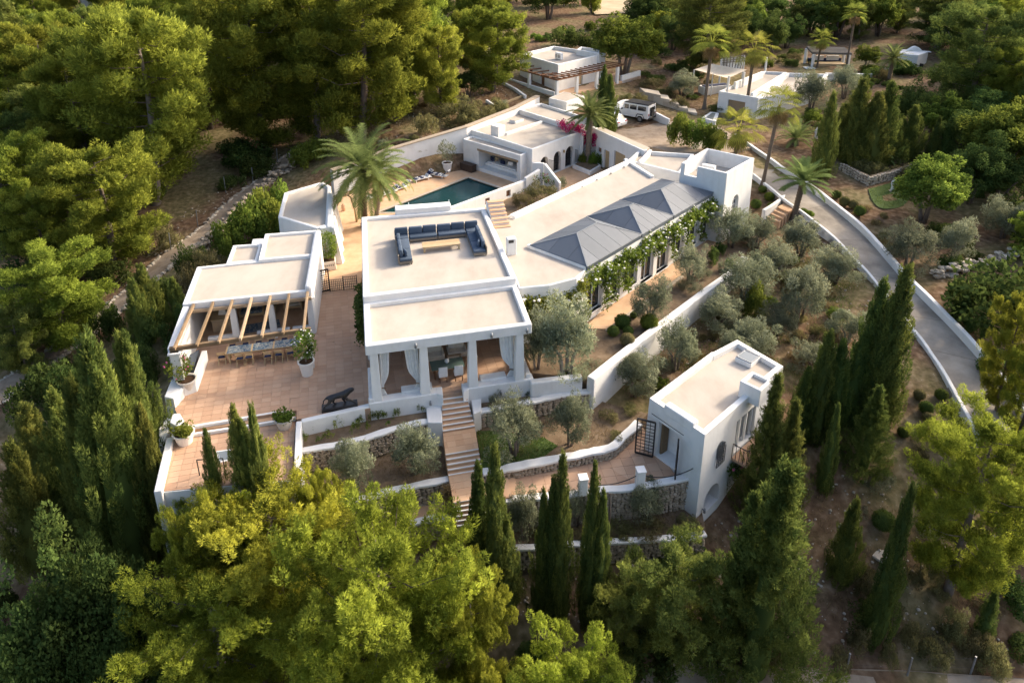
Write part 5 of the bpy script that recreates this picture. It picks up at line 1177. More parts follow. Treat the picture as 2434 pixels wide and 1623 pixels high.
def ballbush(key, lmat, seed, bl=.075, bw=.045):
    V, F, T = blades(np.array([[0, 0, .5, 0, 0, 1, .47, .45, .45]]), 2600, bl, bw, (1, .3, 0, .5), seed=seed)
    keep = V.reshape(-1, 3, 3)[:, 0, 2] > .02; V = V.reshape(-1, 3, 3)[keep].reshape(-1, 3); F = np.arange(len(V)).reshape(-1, 3); T = T.reshape(-1, 3)[keep].ravel()
    bm = bmesh.new(); bmesh.ops.create_icosphere(bm, subdivisions=2, radius=.42); cv = np.array([v.co[:] for v in bm.verts])+np.array([0, 0, .46]); cf = np.array([[v.index for v in f.verts] for f in bm.faces]); bm.free()
    F = np.concatenate([F, cf+len(V)]); V = np.concatenate([V, cv]); T = np.concatenate([T, np.full(len(cv), .3)])
    proto(key, 'clipped_shrub', None, fastmesh('foliage', V, F, T), lmat, H=1., R=.5, crown_name='foliage')
ballbush(('ball', 0), 'leaf_cypress', 401); ballbush(('ball', 1), 'leaf_scrub', 402); ballbush(('ball', 2), 'leaf_broad', 403)

def date_palm(key, H, nfr, flen, seed, lmat='leaf_palm', elev=(80, -35), tr_r=.2, dead=4):
    r = np.random.default_rng(seed); tr = MB(); V = []; T = []
    zs = np.arange(-.5, H+.01, .16); lean = r.normal(size=2)*.05
    tr.tube([(lean[0]*z, lean[1]*z, z) for z in zs], [tr_r*(1.25 if z < .4 else 1.0)*(1+(.12 if i % 2 else -.06))*(1.15 if z > H-.5 else 1) for i, z in enumerate(zs)], 9)
    top = np.array([lean[0]*H, lean[1]*H, H])
    def frond(az, el, L, nl, ll, tint):
        dv = np.array([math.cos(az), math.sin(az), 0]); pts = [top]; e = el; seg = 10
        for s in range(seg):
            pts.append(pts[-1]+(dv*math.cos(e)+np.array([0, 0, math.sin(e)]))*L/seg); e -= (.055+.13*(s/seg))*(1 if el > 0 else .6)*L/3.
        pts = np.array(pts); side = np.array([-dv[1], dv[0], 0])
        for s in range(seg):      # rachis as a thin ribbon
            w = .03*(1-s/seg)+.006; a, b = pts[s], pts[s+1]
            V.extend([a-side*w, a+side*w, b, a+side*w*.2+np.array([0, 0, -w]), a-side*w*.2+np.array([0, 0, w]), b]); T.extend([.75]*6)
        for k in range(nl):
            t = .12+.88*(k+.5)/nl; f = t*seg; i = min(int(f), seg-1); p = pts[i]+(pts[i+1]-pts[i])*(f-i); tg = unit(pts[i+1]-pts[i]); nrm = np.cross(side, tg); 
            l = ll*math.sin(math.pi*min(.15+t*.8, 1))**.6*r.uniform(.85, 1.1)
            for sg in (-1, 1):
                d = unit(side*sg*.78+tg*.62+nrm*(-.28 if nrm[2] > 0 else .28)*-1+np.array([0, 0, -.25])+r.normal(size=3)*.06); w = unit(np.cross(d, nrm))*.029
                V.extend([p+w, p-w, p+d*l]); T.extend([np.clip(tint+r.normal()*.12, 0, 1)]*3)
    for k in range(nfr):
        t = (k+.5)/nfr; el = math.radians(elev[0]+(elev[1]-elev[0])*t**.9)+r.normal()*.08
        frond(golden(k)+r.normal()*.15, el, flen*r.uniform(.85, 1.1), 42, .52*flen/3., r.uniform(.2, .8))
    me = fastmesh('fronds', np.array(V), np.arange(len(V)).reshape(-1, 3), np.array(T))
    proto(key, 'date_palm', tr, me, lmat, 'bark_palm', H, flen, 'fronds')
date_palm(('date', 0), 6.0, 52, 3.4, 500); date_palm(('date', 1), 5.6, 46, 3.2, 501, elev=(70, -40)); date_palm(('date', 2), 4.4, 48, 2.6, 502, elev=(82, -5), tr_r=.24); date_palm(('date', 3), .9, 34, 2.4, 503, elev=(80, 0), tr_r=.3)
date_palm(('date', 4), 4.2, 52, 2.4, 504, elev=(80, -25), tr_r=.26)
def fan_palm(key, H, nfr, seed):
    r = np.random.default_rng(seed); tr = MB(); V = []; T = []
    zs = np.linspace(-.5, H, 22); tr.tube([(0, 0, z) for z in zs], [.125+.10*max(0, 1-z/1.2)**2 for z in zs], 9)
    D = []
    def fan(az, el, pl, fl, tint, dst, tdst):
        dv = np.array([math.cos(az)*math.cos(el), math.sin(az)*math.cos(el), math.sin(el)]); top = np.array([0, 0, H]); h = top+dv*pl+np.array([0, 0, -.08*pl*pl])
        side = unit(np.array([-math.sin(az), math.cos(az), 0.])); up = np.cross(side, dv) if True else 0; fwd = unit(dv+np.array([0, 0, -.55]))
        w = side*.025; dst.extend([top-w, top+w, h]); tdst.extend([.9]*3)
        for k in range(18):
            a = math.radians(-105+210*k/17); d = unit(fwd*math.cos(a)+side*math.sin(a)+up*.12*abs(math.sin(a))); l = fl*(1-.22*abs(a)/1.83)*r.uniform(.9, 1.08)
            sd = unit(np.cross(d, unit(np.cross(side, fwd))))*.036; m = h+d*l*.62; tip = h+d*l+np.array([0, 0, -.18*l])
            tv = np.clip(tint+r.normal()*.1, 0, 1)
            dst.extend([h, m+sd, m-sd, m+sd, tip, m-sd]); tdst.extend([tv]*6)
    for k in range(nfr):
        t = (k+.5)/nfr; fan(golden(k)+r.normal()*.2, math.radians(82-105*t)+r.normal()*.08, r.uniform(.9, 1.3), r.uniform(.75, 1.0), r.uniform(.15, .85), V, T)
    DT = []
    for k in range(9): fan(golden(k), math.radians(-50-r.uniform(0, 25)), .6, .8, r.uniform(.2, .8), D, DT)
    me = fastmesh('fronds', np.array(V), np.arange(len(V)).reshape(-1, 3), np.array(T))
    proto(key, 'fan_palm', tr, me, 'leaf_fan', 'bark_palm', H, 2.0, 'fronds')
    dm = fastmesh('dry_fronds', np.array(D), np.arange(len(D)).reshape(-1, 3), np.array(DT)); dm.materials.append(MATS['leaf_dry']); PROTO[key][1].append(('dry_fronds', dm))
fan_palm(('fan', 0), 8.0, 24, 520); fan_palm(('fan', 1), 8.0, 26, 521)

# --- placing
NADV = PPY+FPX/math.tan(PITCH)
def surf_np(X, Y):
    Z = ground_np(X, Y)
    for poly, z in SURF:
        px_ = np.array(poly); 
        if X.max() < px_[:, 0].min() or X.min() > px_[:, 0].max() or Y.max() < px_[:, 1].min() or Y.min() > px_[:, 1].max(): continue
        c = np.zeros(len(X), bool); n = len(px_); j = n-1
        for i in range(n):
            xi, yi, xj, yj = *px_[i], *px_[j]
            c ^= ((yi > Y) != (yj > Y)) & (X < (xj-xi)*(Y-yi)/((yj-yi) if yj != yi else 1e-9)+xi); j = i
        Z = np.where(c, np.maximum(Z, z), Z)
    return Z
def hit(u, v):
    zs = np.arange(14, -14, -.12); e0 = at(u, v, 0); cv = np.array([0, 0, CAMZ]); kk = (CAMZ-zs)/CAMZ
    P = cv+(np.array(e0[:])-cv)*kk[:, None]
    G = surf_np(P[:, 0], P[:, 1]); idx = np.nonzero(G >= zs)[0]
    i = idx[0] if len(idx) else len(zs)-1
    return Vector((P[i, 0], P[i, 1], G[i]))
COUNT = {}
SAMP = {}
def sample(key):
    if key not in SAMP:
        me = PROTO[key][1][-1][1]; n = len(me.vertices); co = np.empty(n*3, np.float32); me.vertices.foreach_get('co', co)
        SAMP[key] = co.reshape(-1, 3)[np.random.default_rng(1).integers(0, n, 700)]
    return SAMP[key]
def put(kind, loc, sxy, sz, label, cat, group=None, rz=None, var=None, tilt=0, name=None):
    keys = [k for k in PROTO if k[0] == kind]; COUNT[kind] = COUNT.get(kind, 0)+1
    key = keys[(var if var is not None else COUNT[kind]) % len(keys)]
    nm, parts, H, R = PROTO[key]
    root = bpy.data.objects.new(name or nm, None); root.empty_display_size = .3; C.objects.link(root)
    root.location = loc; root.rotation_euler = (random.uniform(-tilt, tilt), random.uniform(-tilt, tilt), random.uniform(0, 6.28) if rz is None else rz); root.scale = (sxy, sxy, sz)
    for pn, me in parts:
        o = bpy.data.objects.new(pn, me); C.objects.link(o); o.parent = root
    tag(root, label, cat, group); return root
def plant(kind, x, ya, yb, hw, label, cat, group=None, var=None, z=None, k=1.03486, rz=None, name=None):
    """a plant whose tip is seen at (x, ya) and whose foot at height yb; hw = half width, all read off the survey picture"""
    u, va, vb, h = x*k, ya*k, yb*k, hw*k
    bu = u+(1217-u)*(vb-va)/(NADV-va)
    p = hit(bu, vb) if z is None else at(bu, vb, z)
    keys = [q for q in PROTO if q[0] == kind]
    COUNT[kind] = COUNT.get(kind, 0); kk = keys[((var if var is not None else COUNT[kind]+1)) % len(keys)]
    _, _, H, R = PROTO[kk]; dep = proj((p.x, p.y, p.z+1))[2]; pts = sample(kk); lo_, hi_ = .03, 4.
    for _ in range(26):      # grow until the highest part of the crown reaches the sight line
        m = (lo_+hi_)/2; sx = h/FPX*(dep-H*m*.3)/R
        q = pts*np.array([sx, sx, m])+np.array(p[:]); dz = q[:, 2]-CAMZ
        vm = np.percentile(PPY-FPX*(q[:, 1]*math.sin(PITCH)+dz*math.cos(PITCH))/(q[:, 1]*math.cos(PITCH)-dz*math.sin(PITCH)), 0.3)
        if vm > va: lo_ = m
        else: hi_ = m
    sx = h/FPX*(dep-H*lo_*.3)/R
    return put(kind, p, sx, max(lo_, sx*.35), label, cat, group, var=var, rz=rz, name=name), p

# === the trees one can point to
G_W = 'pines of the wood left of the house'
for q, l in [((270, 12, 470, 165), 'tallest broad pine of the wood beyond the stony path'), ((70, 60, 330, 100), 'pine behind the tallest one at the edge of the wood'), ((195, 312, 620, 130), 'lower bright pine in front of the tallest one'), ((55, 428, 650, 75), 'pine crowded behind the lower bright ones'), ((90, 556, 800, 122), 'bright pine nearest the bend of the stony path'), ((150, 90, 420, 100), 'pine half hidden behind the tallest one'), ((20, 300, 560, 80), 'dim pine between two bright ones beyond the path')]: plant('farpine', *q, l, 'tree')
for q, l in [((430, -40, 300, 105), 'tall pine between the tallest broad one and the pool wood'), ((560, -40, 350, 135), 'tall pine over the far end of the stony path'), ((690, -60, 320, 110), 'tall pine with a bare trunk behind the palm passage'), ((800, -60, 330, 150), 'large tall pine directly behind the pool wall'), ((930, -50, 250, 95), 'tall pine behind the large one at the pool wall'), ((900, 60, 275, 66), 'shorter pine at the right flank of the large one')]: plant('farpine', *q, l, 'tree')
plant('farpine', 1010, 60, 262, 62, 'slender pine beside the leaning surfboards', 'tree'); plant('farpine', 1130, 14, 212, 78, 'pine with a bare lower trunk beside the far pergola house', 'tree')
for q in [(600, 1062, 1480, 190), ]: plant('bigpine', *q, 'bright pine in front of the lower tiled terrace', 'tree')
plant('bigpine', 465, 1245, 1690, 210, 'bright pine standing in front of the dark leafy trees', 'tree', var=1)
plant('bigpine', 880, 1150, 1690, 255, 'largest bright pine in front of the long garden steps', 'tree', var=2)
plant('bigpine', 1070, 1250, 1640, 100, 'bright pine pressed against the twin cypresses', 'tree', var=3)
plant('bigpine', 715, 1075, 1400, 52, 'narrow bright pine at the terrace corner', 'tree', var=0)
plant('bigpine', 440, 1165, 1520, 80, 'bright pine below the outer corner of the lower terrace', 'tree', var=2)
plant('bigpine', 1335, 1405, 1800, 150, 'low bright pine in front of the slim cypress group', 'tree', var=3)
plant('bigpine', 1180, 1500, 1850, 120, 'low bright pine spreading below the largest pine', 'tree', var=0)
plant('bigpine', 2310, 915, 1360, 150, 'bright pine overhanging the bare stony slope', 'tree', var=1); plant('bigpine', 2365, 690, 960, 62, 'bright pine outside the driveway wall', 'tree', var=2); plant('bigpine', 2405, 780, 1060, 56, 'bright pine at the outer bend below the driveway', 'tree', var=0)
plant('bigpine', 425, 1138, 1440, 78, 'bright pine hiding the white wall under the lower terrace', 'tree', var=1)
plant('bigpine', 510, 1120, 1440, 70, 'bright pine crowding the two feathery cypresses', 'tree', var=0)
plant('darkpine', 2290, 15, 270, 112, 'broad dark pine behind the white chapel', 'tree'); plant('darkpine', 2180, -20, 110, 90, 'dark pine beyond the white chapel', 'tree')
plant('darkpine', 1560, 1215, 1530, 130, 'dark grey-green pine below the lowest garden wall', 'tree', var=0); plant('darkpine', 1455, 1290, 1520, 80, 'small dark pine beside the slim cypresses', 'tree', var=1)
plant('darkpine', 1655, -40, 160, 95, 'dark pine behind the tall fan palms', 'tree', var=1)
plant('darkpine', 22, 688, 870, 62, 'grey-green pine on the stony path bank', 'tree', var=0)
# conifers on the left
for q, l in [((200, 783, 1290, 92), 'many-pointed conifer, tallest of the left group'), ((278, 768, 1180, 66), 'conifer with an orange-tipped spire next to the flower pot wall'), ((118, 905, 1180, 62), 'conifer on the outer left of the conifer group'), ((55, 930, 1150, 60), 'conifer furthest from the terrace in the left group'), ((318, 935, 1290, 44), 'conifer touching the lower terrace parapet'), ((160, 880, 1260, 60), 'conifer tucked behind the tallest of the left group'), ((20, 1020, 1300, 62), 'dim conifer above the dark leafy trees')]: plant('juniper', *q[:3], q[3]*1.22, l, 'tree')
for q, l in [((130, 1165, 1640, 150), 'dark leafy tree below the left conifers'), ((20, 1290, 1700, 130), 'dark leafy tree at the foot of the slope'), ((235, 1300, 1700, 110), 'dark leafy tree against the bright pine')]: plant('dark', *q, l, 'tree', name='evergreen_tree')
plant('juniper', 533, 930, 1320, 36, 'feathery pointed conifer before the lower terrace, taller of a clump', 'tree'); plant('juniper', 552, 965, 1320, 34, 'feathery conifer filling the middle of the terrace clump', 'tree'); plant('juniper', 577, 942, 1320, 38, 'feathery pointed conifer before the lower terrace, broader of a clump', 'tree'); plant('juniper', 470, 985, 1320, 24, 'thin sparse conifer beside the sunken glass hatch', 'tree')
for q, l in [((1097, 1060, 1330, 30), 'tall cypress touching the foot of the long steps'), ((1136, 1032, 1400, 38), 'taller cypress of the twin beside the long steps'), ((1165, 1200, 1400, 32), 'stubby cypress leaning on the taller twin'), ((1250, 1122, 1420, 26), 'left spire of the triple cypress'), ((1272, 1095, 1430, 28), 'middle spire of the triple cypress'), ((1293, 1048, 1430, 30), 'tallest spire of the triple cypress'), ((1367, 1072, 1440, 30), 'tall slim cypress left of the dead grey stem'), ((1388, 1125, 1440, 27), 'shorter slim cypress merged with its taller neighbour')]: plant('cypress', *q[:3], q[3]*1.25, l, 'tree', 'cypresses in front of the garden walls')
for q, l in [((2086, 612, 985, 48), 'tallest cypress beside the driveway'), ((2032, 648, 960, 40), 'second tall cypress beside the driveway'), ((2052, 690, 985, 36), 'cypress squeezed between the two tall driveway ones'), ((1990, 760, 975, 34), 'cypress at the edge of the driveway clump'), ((1908, 762, 1005, 36), 'cypress behind the studio, taller of a pair'), ((1938, 785, 1005, 34), 'cypress behind the studio, shorter of a pair'), ((1858, 848, 1020, 32), 'cypress closest to the studio wall'), ((1928, 928, 1130, 19), 'very slim cypress on the bare earth slope'), ((2098, 1112, 1480, 30), 'tall tapering cypress on the stony slope'), ((2292, 1345, 1470, 18), 'small slim cypress at the foot of the stony slope')]: plant('cypress', *q[:3], q[3]*1.25, l, 'tree', 'cypresses on the right slope')
plant('cypress', 1389, 155, 305, 24, 'taller dark cypress between pool house and parked cars', 'tree'); plant('cypress', 1403, 172, 305, 24, 'shorter dark cypress between pool house and parked cars', 'tree')
plant('juniper', 1916, 215, 408, 32, 'pointed dark cypress at the driveway bend', 'tree')
for q in [(1985, 185, 370, 50), (2050, 190, 370, 52), (2105, 245, 365, 40), (1945, 240, 360, 40), (2020, 215, 380, 50)]: plant('juniper', *q, 'dark conifer in the clump above the stone garden wall', 'tree', 'conifers above the stone wall')
plant('cypress', 2160, 268, 375, 17, 'slim cypress behind the round green tree, left of two', 'tree'); plant('cypress', 2190, 262, 375, 18, 'slim cypress behind the round green tree, right of two', 'tree')
plant('cedar', 1812, 1060, 1560, 165, 'huge spreading conifer in front of the studio slope', 'tree', var=0); plant('cedar', 1735, 1135, 1500, 80, 'side crown leaning on the huge conifer', 'tree', var=1)
plant('cedar', 1788, 864, 1190, 66, 'tall conifer against the studio balcony', 'tree', var=1); plant('cedar', 1832, 918, 1190, 60, 'conifer crowded beside the studio balcony one', 'tree', var=0)
plant('cedar', 2024, 886, 1080, 62, 'dark conifer at the foot of the driveway cypresses', 'tree', var=0); plant('juniper', 1968, 1150, 1330, 42, 'dark conifer right of the huge spreading one', 'tree')
# olives
G_O = 'olive trees of the grove below the hall'
for q, l in [((1305, 685, 885, 88), 'large olive right of the pavilion'), ((1235, 700, 850, 42), 'olive leaning on the pavilion side'), ((1500, 636, 745, 46), 'olive beside the garden path under the vines'), ((1592, 556, 655, 44), 'olive by the far end of the garden path'), ((1183, 905, 1045, 72), 'bushy olive right of the long steps'), ((1312, 900, 1025, 50), 'second olive on the lawn bed'), ((950, 962, 1085, 56), 'olive nearest the long steps on the left bed'), ((805, 1000, 1125, 52), 'olive at the outer end of the left bed'),
             ((1690, 468, 570, 52), 'olive in front of the tower'), ((1745, 490, 580, 46), 'olive beside the tower steps'), ((1205, 1118, 1240, 44), 'young olive below the studio terrace steps'), ((1330, 1105, 1210, 36), 'young olive by the first chain post'), ((1492, 1095, 1195, 50), 'young olive by the second chain post'), ((2107, 500, 615, 62), 'grey olive outside the driveway wall'), ((2213, 496, 600, 42), 'olive with a visible trunk near the rough stone path'), ((1875, 165, 262, 42), 'olive behind the second white house'), ((1572, 158, 222, 42), 'rounded olive above the parking court'), ((2325, 455, 550, 48), 'olive at the far right of the rough path'), ((1950, 150, 230, 40), 'olive by the long white wall')]: plant('olive', *q, l, 'tree')
for q, l in [((1562, 736, 850, 54), 'olive at the foot of the diagonal wall, behind the studio corner'), ((1462, 796, 910, 58), 'olive below the thick end of the diagonal wall'), ((1657, 655, 760, 54), 'olive half way along the diagonal wall'), ((1728, 574, 700, 70), 'largest olive of the grove by the upper end of the diagonal wall'), ((1732, 716, 825, 62), 'olive just behind the studio roof'), ((1792, 690, 775, 46), 'olive beside the yellow-green shrub'), ((1858, 596, 740, 58), 'dense olive in the middle of the grove'), ((1928, 556, 655, 58), 'olive close to the driveway kerb'), ((1962, 706, 790, 48), 'olive on the bare earth beside the driveway cypresses'), ((1882, 768, 858, 54), 'olive between studio and driveway cypresses'), ((1700, 760, 850, 44), 'small olive pressed against the studio back wall'), ((1850, 505, 590, 50), 'olive below the driveway steps'), ((1790, 545, 640, 50), 'olive between the tower garden and the grove')]: plant('olive', *q, l, 'tree')
plant('green', 1742, 652, 735, 30, 'upright yellow-green shrub among the olives', 'shrub'); 
# broadleaf
plant('broad', 1440, 32, 178, 80, 'round bright fig tree beside the far pergola house', 'tree', var=0); plant('broad', 2155, 355, 510, 88, 'dense round green tree beside the small lawn', 'tree', var=1)
plant('broad', 2190, 220, 330, 60, 'bright leafy tree behind the slim cypress pair', 'tree', var=2); plant('dark', 2265, 300, 470, 75, 'dark evergreen beyond the round green tree', 'tree'); plant('dark', 2225, 135, 235, 58, 'dark leafy tree hugging the white chapel', 'tree'); plant('dark', 2300, 200, 330, 80, 'dark evergreen on the right hillside', 'tree')
plant('dark', 1075, 150, 225, 38, 'dark round evergreen near the surfboards', 'tree'); plant('broad', 1998, 103, 162, 27, 'yellow-green tree beside the gazebo', 'tree', var=0)
for q, l in [((2120, 183, 280, 42), 'dark evergreen on the slope below the white chapel'), ((2165, 205, 320, 46), 'dark evergreen between the conifer clump and the slim cypress pair'), ((2085, 210, 290, 34), 'small dark evergreen above the conifer clump'), ((1985, 172, 215, 26), 'low dark evergreen below the long white wall'), ((2240, 240, 370, 60), 'broad dark evergreen behind the round green tree'), ((2330, 330, 470, 66), 'dark evergreen beside the rough stone path')]: plant('dark', *q, l, 'tree')
for i, q in enumerate([(1568, 262, 338, 32), (1612, 275, 345, 36), (1645, 285, 352, 30)]): plant('green', *q, ['citrus bush at the near edge of the parking court', 'middle citrus bush of the parking court hedge', 'citrus bush beside the low fan palm'][i], 'shrub')
# palms
def palm(kind, var, cx, cy, bx, by, R, label, z=None, k=1.03486):
    """crown heart seen at (cx, cy), foot at (bx, by)"""
    p = hit(bx*k, by*k) if z is None else at(bx*k, by*k, z)
    _, _, H, R0 = PROTO[(kind, var)]; lo_, hi_ = p.z, p.z+30
    for _ in range(40):
        m = (lo_+hi_)/2
        if proj((p.x, p.y, m))[1] > cy*k: lo_ = m
        else: hi_ = m
    dep = proj((p.x, p.y, lo_))[2]; s = R*k/FPX*dep/R0*(1.3 if kind == 'fan' else 1.08)
    top = at(cx*k, cy*k, lo_); hgt = max(lo_-p.z, .5)
    nm, parts, H, R0 = PROTO[(kind, var)]
    root = thing(nm, label, 'palm tree', p); root.rotation_euler = (0, 0, 0)
    sh = Vector((top.x-p.x, top.y-p.y, 0))*0
    q = Vector((at(cx*k, cy*k, lo_).x-p.x, 0, hgt)).to_track_quat('Z', 'X')
    for pn, me in parts:
        o = bpy.data.objects.new(pn, me); C.objects.link(o); o.parent = root
        if pn == 'trunk': o.scale = (s, s, hgt/H); o.rotation_mode = 'QUATERNION'; o.rotation_quaternion = Vector((top.x-p.x, 0, hgt)).to_track_quat('Z', 'X')
        else: o.scale = (s, s, s); o.location = Vector((top.x-p.x, 0, hgt-H*s))
    return root
palm('date', 0, 826, 385, 838, 520, 118, 'large date palm over the passage, left of the pool', z=0)
palm('date', 1, 868, 400, 862, 520, 82, 'second date palm leaning towards the pool', z=0)
palm('date', 4, 1356, 262, 1350, 372, 58, 'date palm with magenta bougainvillea in the courtyard', z=.4)
palm('date', 2, 1845, 418, 1820, 512, 66, 'date palm at the steps beside the driveway')
palm('date', 3, 1826, 318, 1826, 335, 48, 'low date palm behind the driveway wall'); palm('date', 3, 2010, 352, 2006, 372, 50, 'low date palm above the stone garden wall')
palm('date', 4, 2052, 135, 2040, 192, 38, 'date palm beside the white chapel')
palm('fan', 0, 1636, 98, 1617, 252, 46, 'tall fan palm beside the parking court'); palm('fan', 1, 1733, 115, 1712, 262, 46, 'tall fan palm in front of the second white house'); palm('fan', 0, 1790, 245, 1750, 432, 52, 'very tall fan palm leaning at the tower'); palm('fan', 1, 1697, 300, 1686, 372, 54, 'low fan palm beside the tower')
palm('fan', 1, 1888, 92, 1876, 158, 28, 'fan palm in front of the gazebo'); palm('fan', 0, 1965, 32, 1942, 162, 28, 'slim tall fan palm beside the gazebo')

# === shrubs of the gardens
for i, (x, y, d, v_) in enumerate([(1392, 738, 22, 0), (1409, 780, 14, 2), (1440, 765, 10, 0), (1434, 748, 20, 0), (1446, 790, 18, 1), (1414, 762, 14, 0)]):
    pass
BALLS = [(1429, 741, 20, 0), (1408, 763, 15, 0), (1442, 762, 13, 0), (1440, 783, 18, 1), (1455, 726, 9, 0), (1490, 742, 22, 2), (1766, 452, 12, 2), (1750, 438, 10, 0), (1735, 470, 13, 0), (1770, 475, 9, 2), (1842, 492, 14, 0), (1856, 497, 14, 2),
         (1920, 450, 11, 0), (1938, 464, 13, 1), (1973, 487, 14, 0), (1958, 470, 12, 1), (2025, 1195, 27, 0), (2125, 935, 17, 0), (2110, 905, 14, 1), (2160, 905, 15, 0), (2130, 960, 15, 1), (2072, 995, 14, 0), (1880, 700, 12, 1)]
for x, y, r_, v_ in BALLS:
    p = hit(x*1.03486, (y+r_*.75)*1.03486); dep = proj(p)[2]; s = r_*1.03486*2/FPX*dep
    put('ball', p-Vector((0, 0, .04)), s, s*.92, ['dark green clipped ball shrub in the garden', 'grey-olive clipped ball shrub in the garden', 'yellow-green clipped ball shrub in the garden'][v_], 'shrub', 'clipped ball shrubs', var=v_)
def bushes(kind, pts, label, group, cat='shrub', z=None):
    for x, ya, yb, hw in pts: plant(kind, x, ya, yb, hw, label, cat, group, z=z)
bushes('rose', [(719, 968, 990, 10), (769, 955, 985, 19), (750, 985, 1008, 16), (811, 965, 992, 15), (824, 952, 975, 12), (857, 940, 966, 16), (880, 938, 964, 11), (907, 936, 960, 11), (918, 926, 948, 10), (953, 922, 944, 10), (968, 920, 946, 14), (700, 990, 1012, 12), (730, 1000, 1016, 9), (845, 968, 985, 9), (890, 962, 978, 8)], 'small rose bush in the bed along the main terrace', 'rose bushes', z=-.8)
bushes('bush', [(1210, 878, 905, 22), (1190, 885, 905, 12)], 'dark rounded shrub in the bed right of the steps', 'shrubs right of the steps'); plant('greybush', 1140, 905, 935, 24, 'brownish spreading shrub right of the steps', 'shrub')
bushes('greybush', [(1368, 820, 850, 34), (1335, 840, 870, 28), (1570, 640, 665, 18), (1600, 650, 680, 18), (1620, 610, 640, 22), (1660, 600, 625, 16)], 'silvery shrub in the hall garden', 'silvery garden shrubs')
bushes('bush', [(1640, 570, 610, 16), (1655, 555, 590, 14), (1310, 860, 890, 20)], 'dark shrub in the hall garden', 'dark shrubs of the hall garden'); bushes('green', [(1680, 595, 625, 16), (1420, 820, 850, 12)], 'light green shrub in the hall garden', 'light shrubs of the hall garden')
bushes('green', [(720, 320, 372, 40), (690, 330, 385, 35), (570, 460, 560, 60), (600, 440, 540, 55), (640, 420, 510, 40), (520, 510, 590, 40), (650, 505, 545, 34), (600, 520, 560, 30)], 'leafy shrub between the stony path and the white store', 'shrubs beside the stony path')
bushes('scrub', [(460, 570, 640, 50), (430, 600, 680, 40), (1050, 230, 290, 50), (1100, 235, 280, 40), (980, 260, 310, 30), (1150, 230, 265, 28), (890, 330, 372, 24), (960, 330, 350, 22), (1500, 180, 205, 30), (1530, 200, 225, 24), (1470, 215, 240, 26), (1560, 225, 250, 24), (1440, 215, 232, 18), (1390, 205, 225, 20), (1180, 75, 120, 24)], 'dry olive-brown scrub on the slope', 'dry scrub')
bushes('juniper', [(320, 610, 760, 42), (300, 640, 790, 36), (395, 640, 760, 30)], 'small bushy conifer left of the loggia', 'small conifers beside the loggia', 'tree')
bushes('bush', [(380, 640, 720, 40), (420, 690, 780, 34), (350, 720, 800, 40), (300, 790, 880, 50), (240, 700, 780, 34), (430, 560, 640, 34), (330, 800, 880, 30), (400, 770, 850, 26), (120, 830, 920, 60), (60, 860, 950, 60), (180, 800, 860, 40)], 'dark bush on the slope left of the loggia', 'dark bushes left of the loggia')
bushes('bush', [(1480, 165, 178, 24), (1510, 172, 190, 24), (1590, 215, 225, 20), (1650, 240, 255, 20), (1500, 95, 130, 40), (1300, 60, 110, 40), (1350, 70, 120, 40)], 'green hedge shrub above the parking court', 'shrubs above the parking court')
bushes('green', [(1365, 350, 385, 14), (1385, 352, 378, 12), (1340, 352, 380, 14)], 'green shrub at the foot of the courtyard palm', 'shrubs in the courtyard planter')
plant('scrub', 1240, 420, 458, 40, 'mounded green-brown shrub between pool wall and hall', 'shrub', z=.15); plant('scrub', 1200, 445, 475, 28, 'smaller mounded shrub beside the roof steps', 'shrub', z=.15); plant('greybush', 1285, 405, 430, 22, 'thin twiggy shrub by the sloping stair wall', 'shrub', z=.15)
bushes('bush', [(1760, 1085, 1150, 40), (1530, 1260, 1320, 40), (1600, 1250, 1300, 36), (2215, 690, 740, 30), (2250, 720, 770, 30), (2240, 650, 700, 34), (2290, 800, 860, 34)], 'dark bush on the earth slope', 'dark bushes on the right slope')
bushes('scrub', [(1420, 1190, 1225, 40), (1500, 1185, 1225, 44), (1590, 1180, 1215, 34), (1250, 1200, 1235, 36), (1350, 1210, 1240, 30), (2150, 1290, 1340, 24), (2110, 1310, 1345, 20), (2220, 1290, 1350, 30), (1990, 1330, 1370, 20), (2200, 1400, 1460, 34), (2100, 1430, 1490, 30), (2250, 1440, 1500, 36), (1980, 1440, 1490, 30), (2050, 1480, 1530, 26), (2160, 1480, 1530, 30), (1690, 1440, 1500, 28), (2300, 1480, 1550, 40), (1470, 860, 885, 24), (1530, 880, 905, 26), (1400, 940, 965, 26), (1450, 925, 950, 24), (1420, 990, 1010, 22)], 'low scrub on the garden slope', 'low scrub on the slopes')
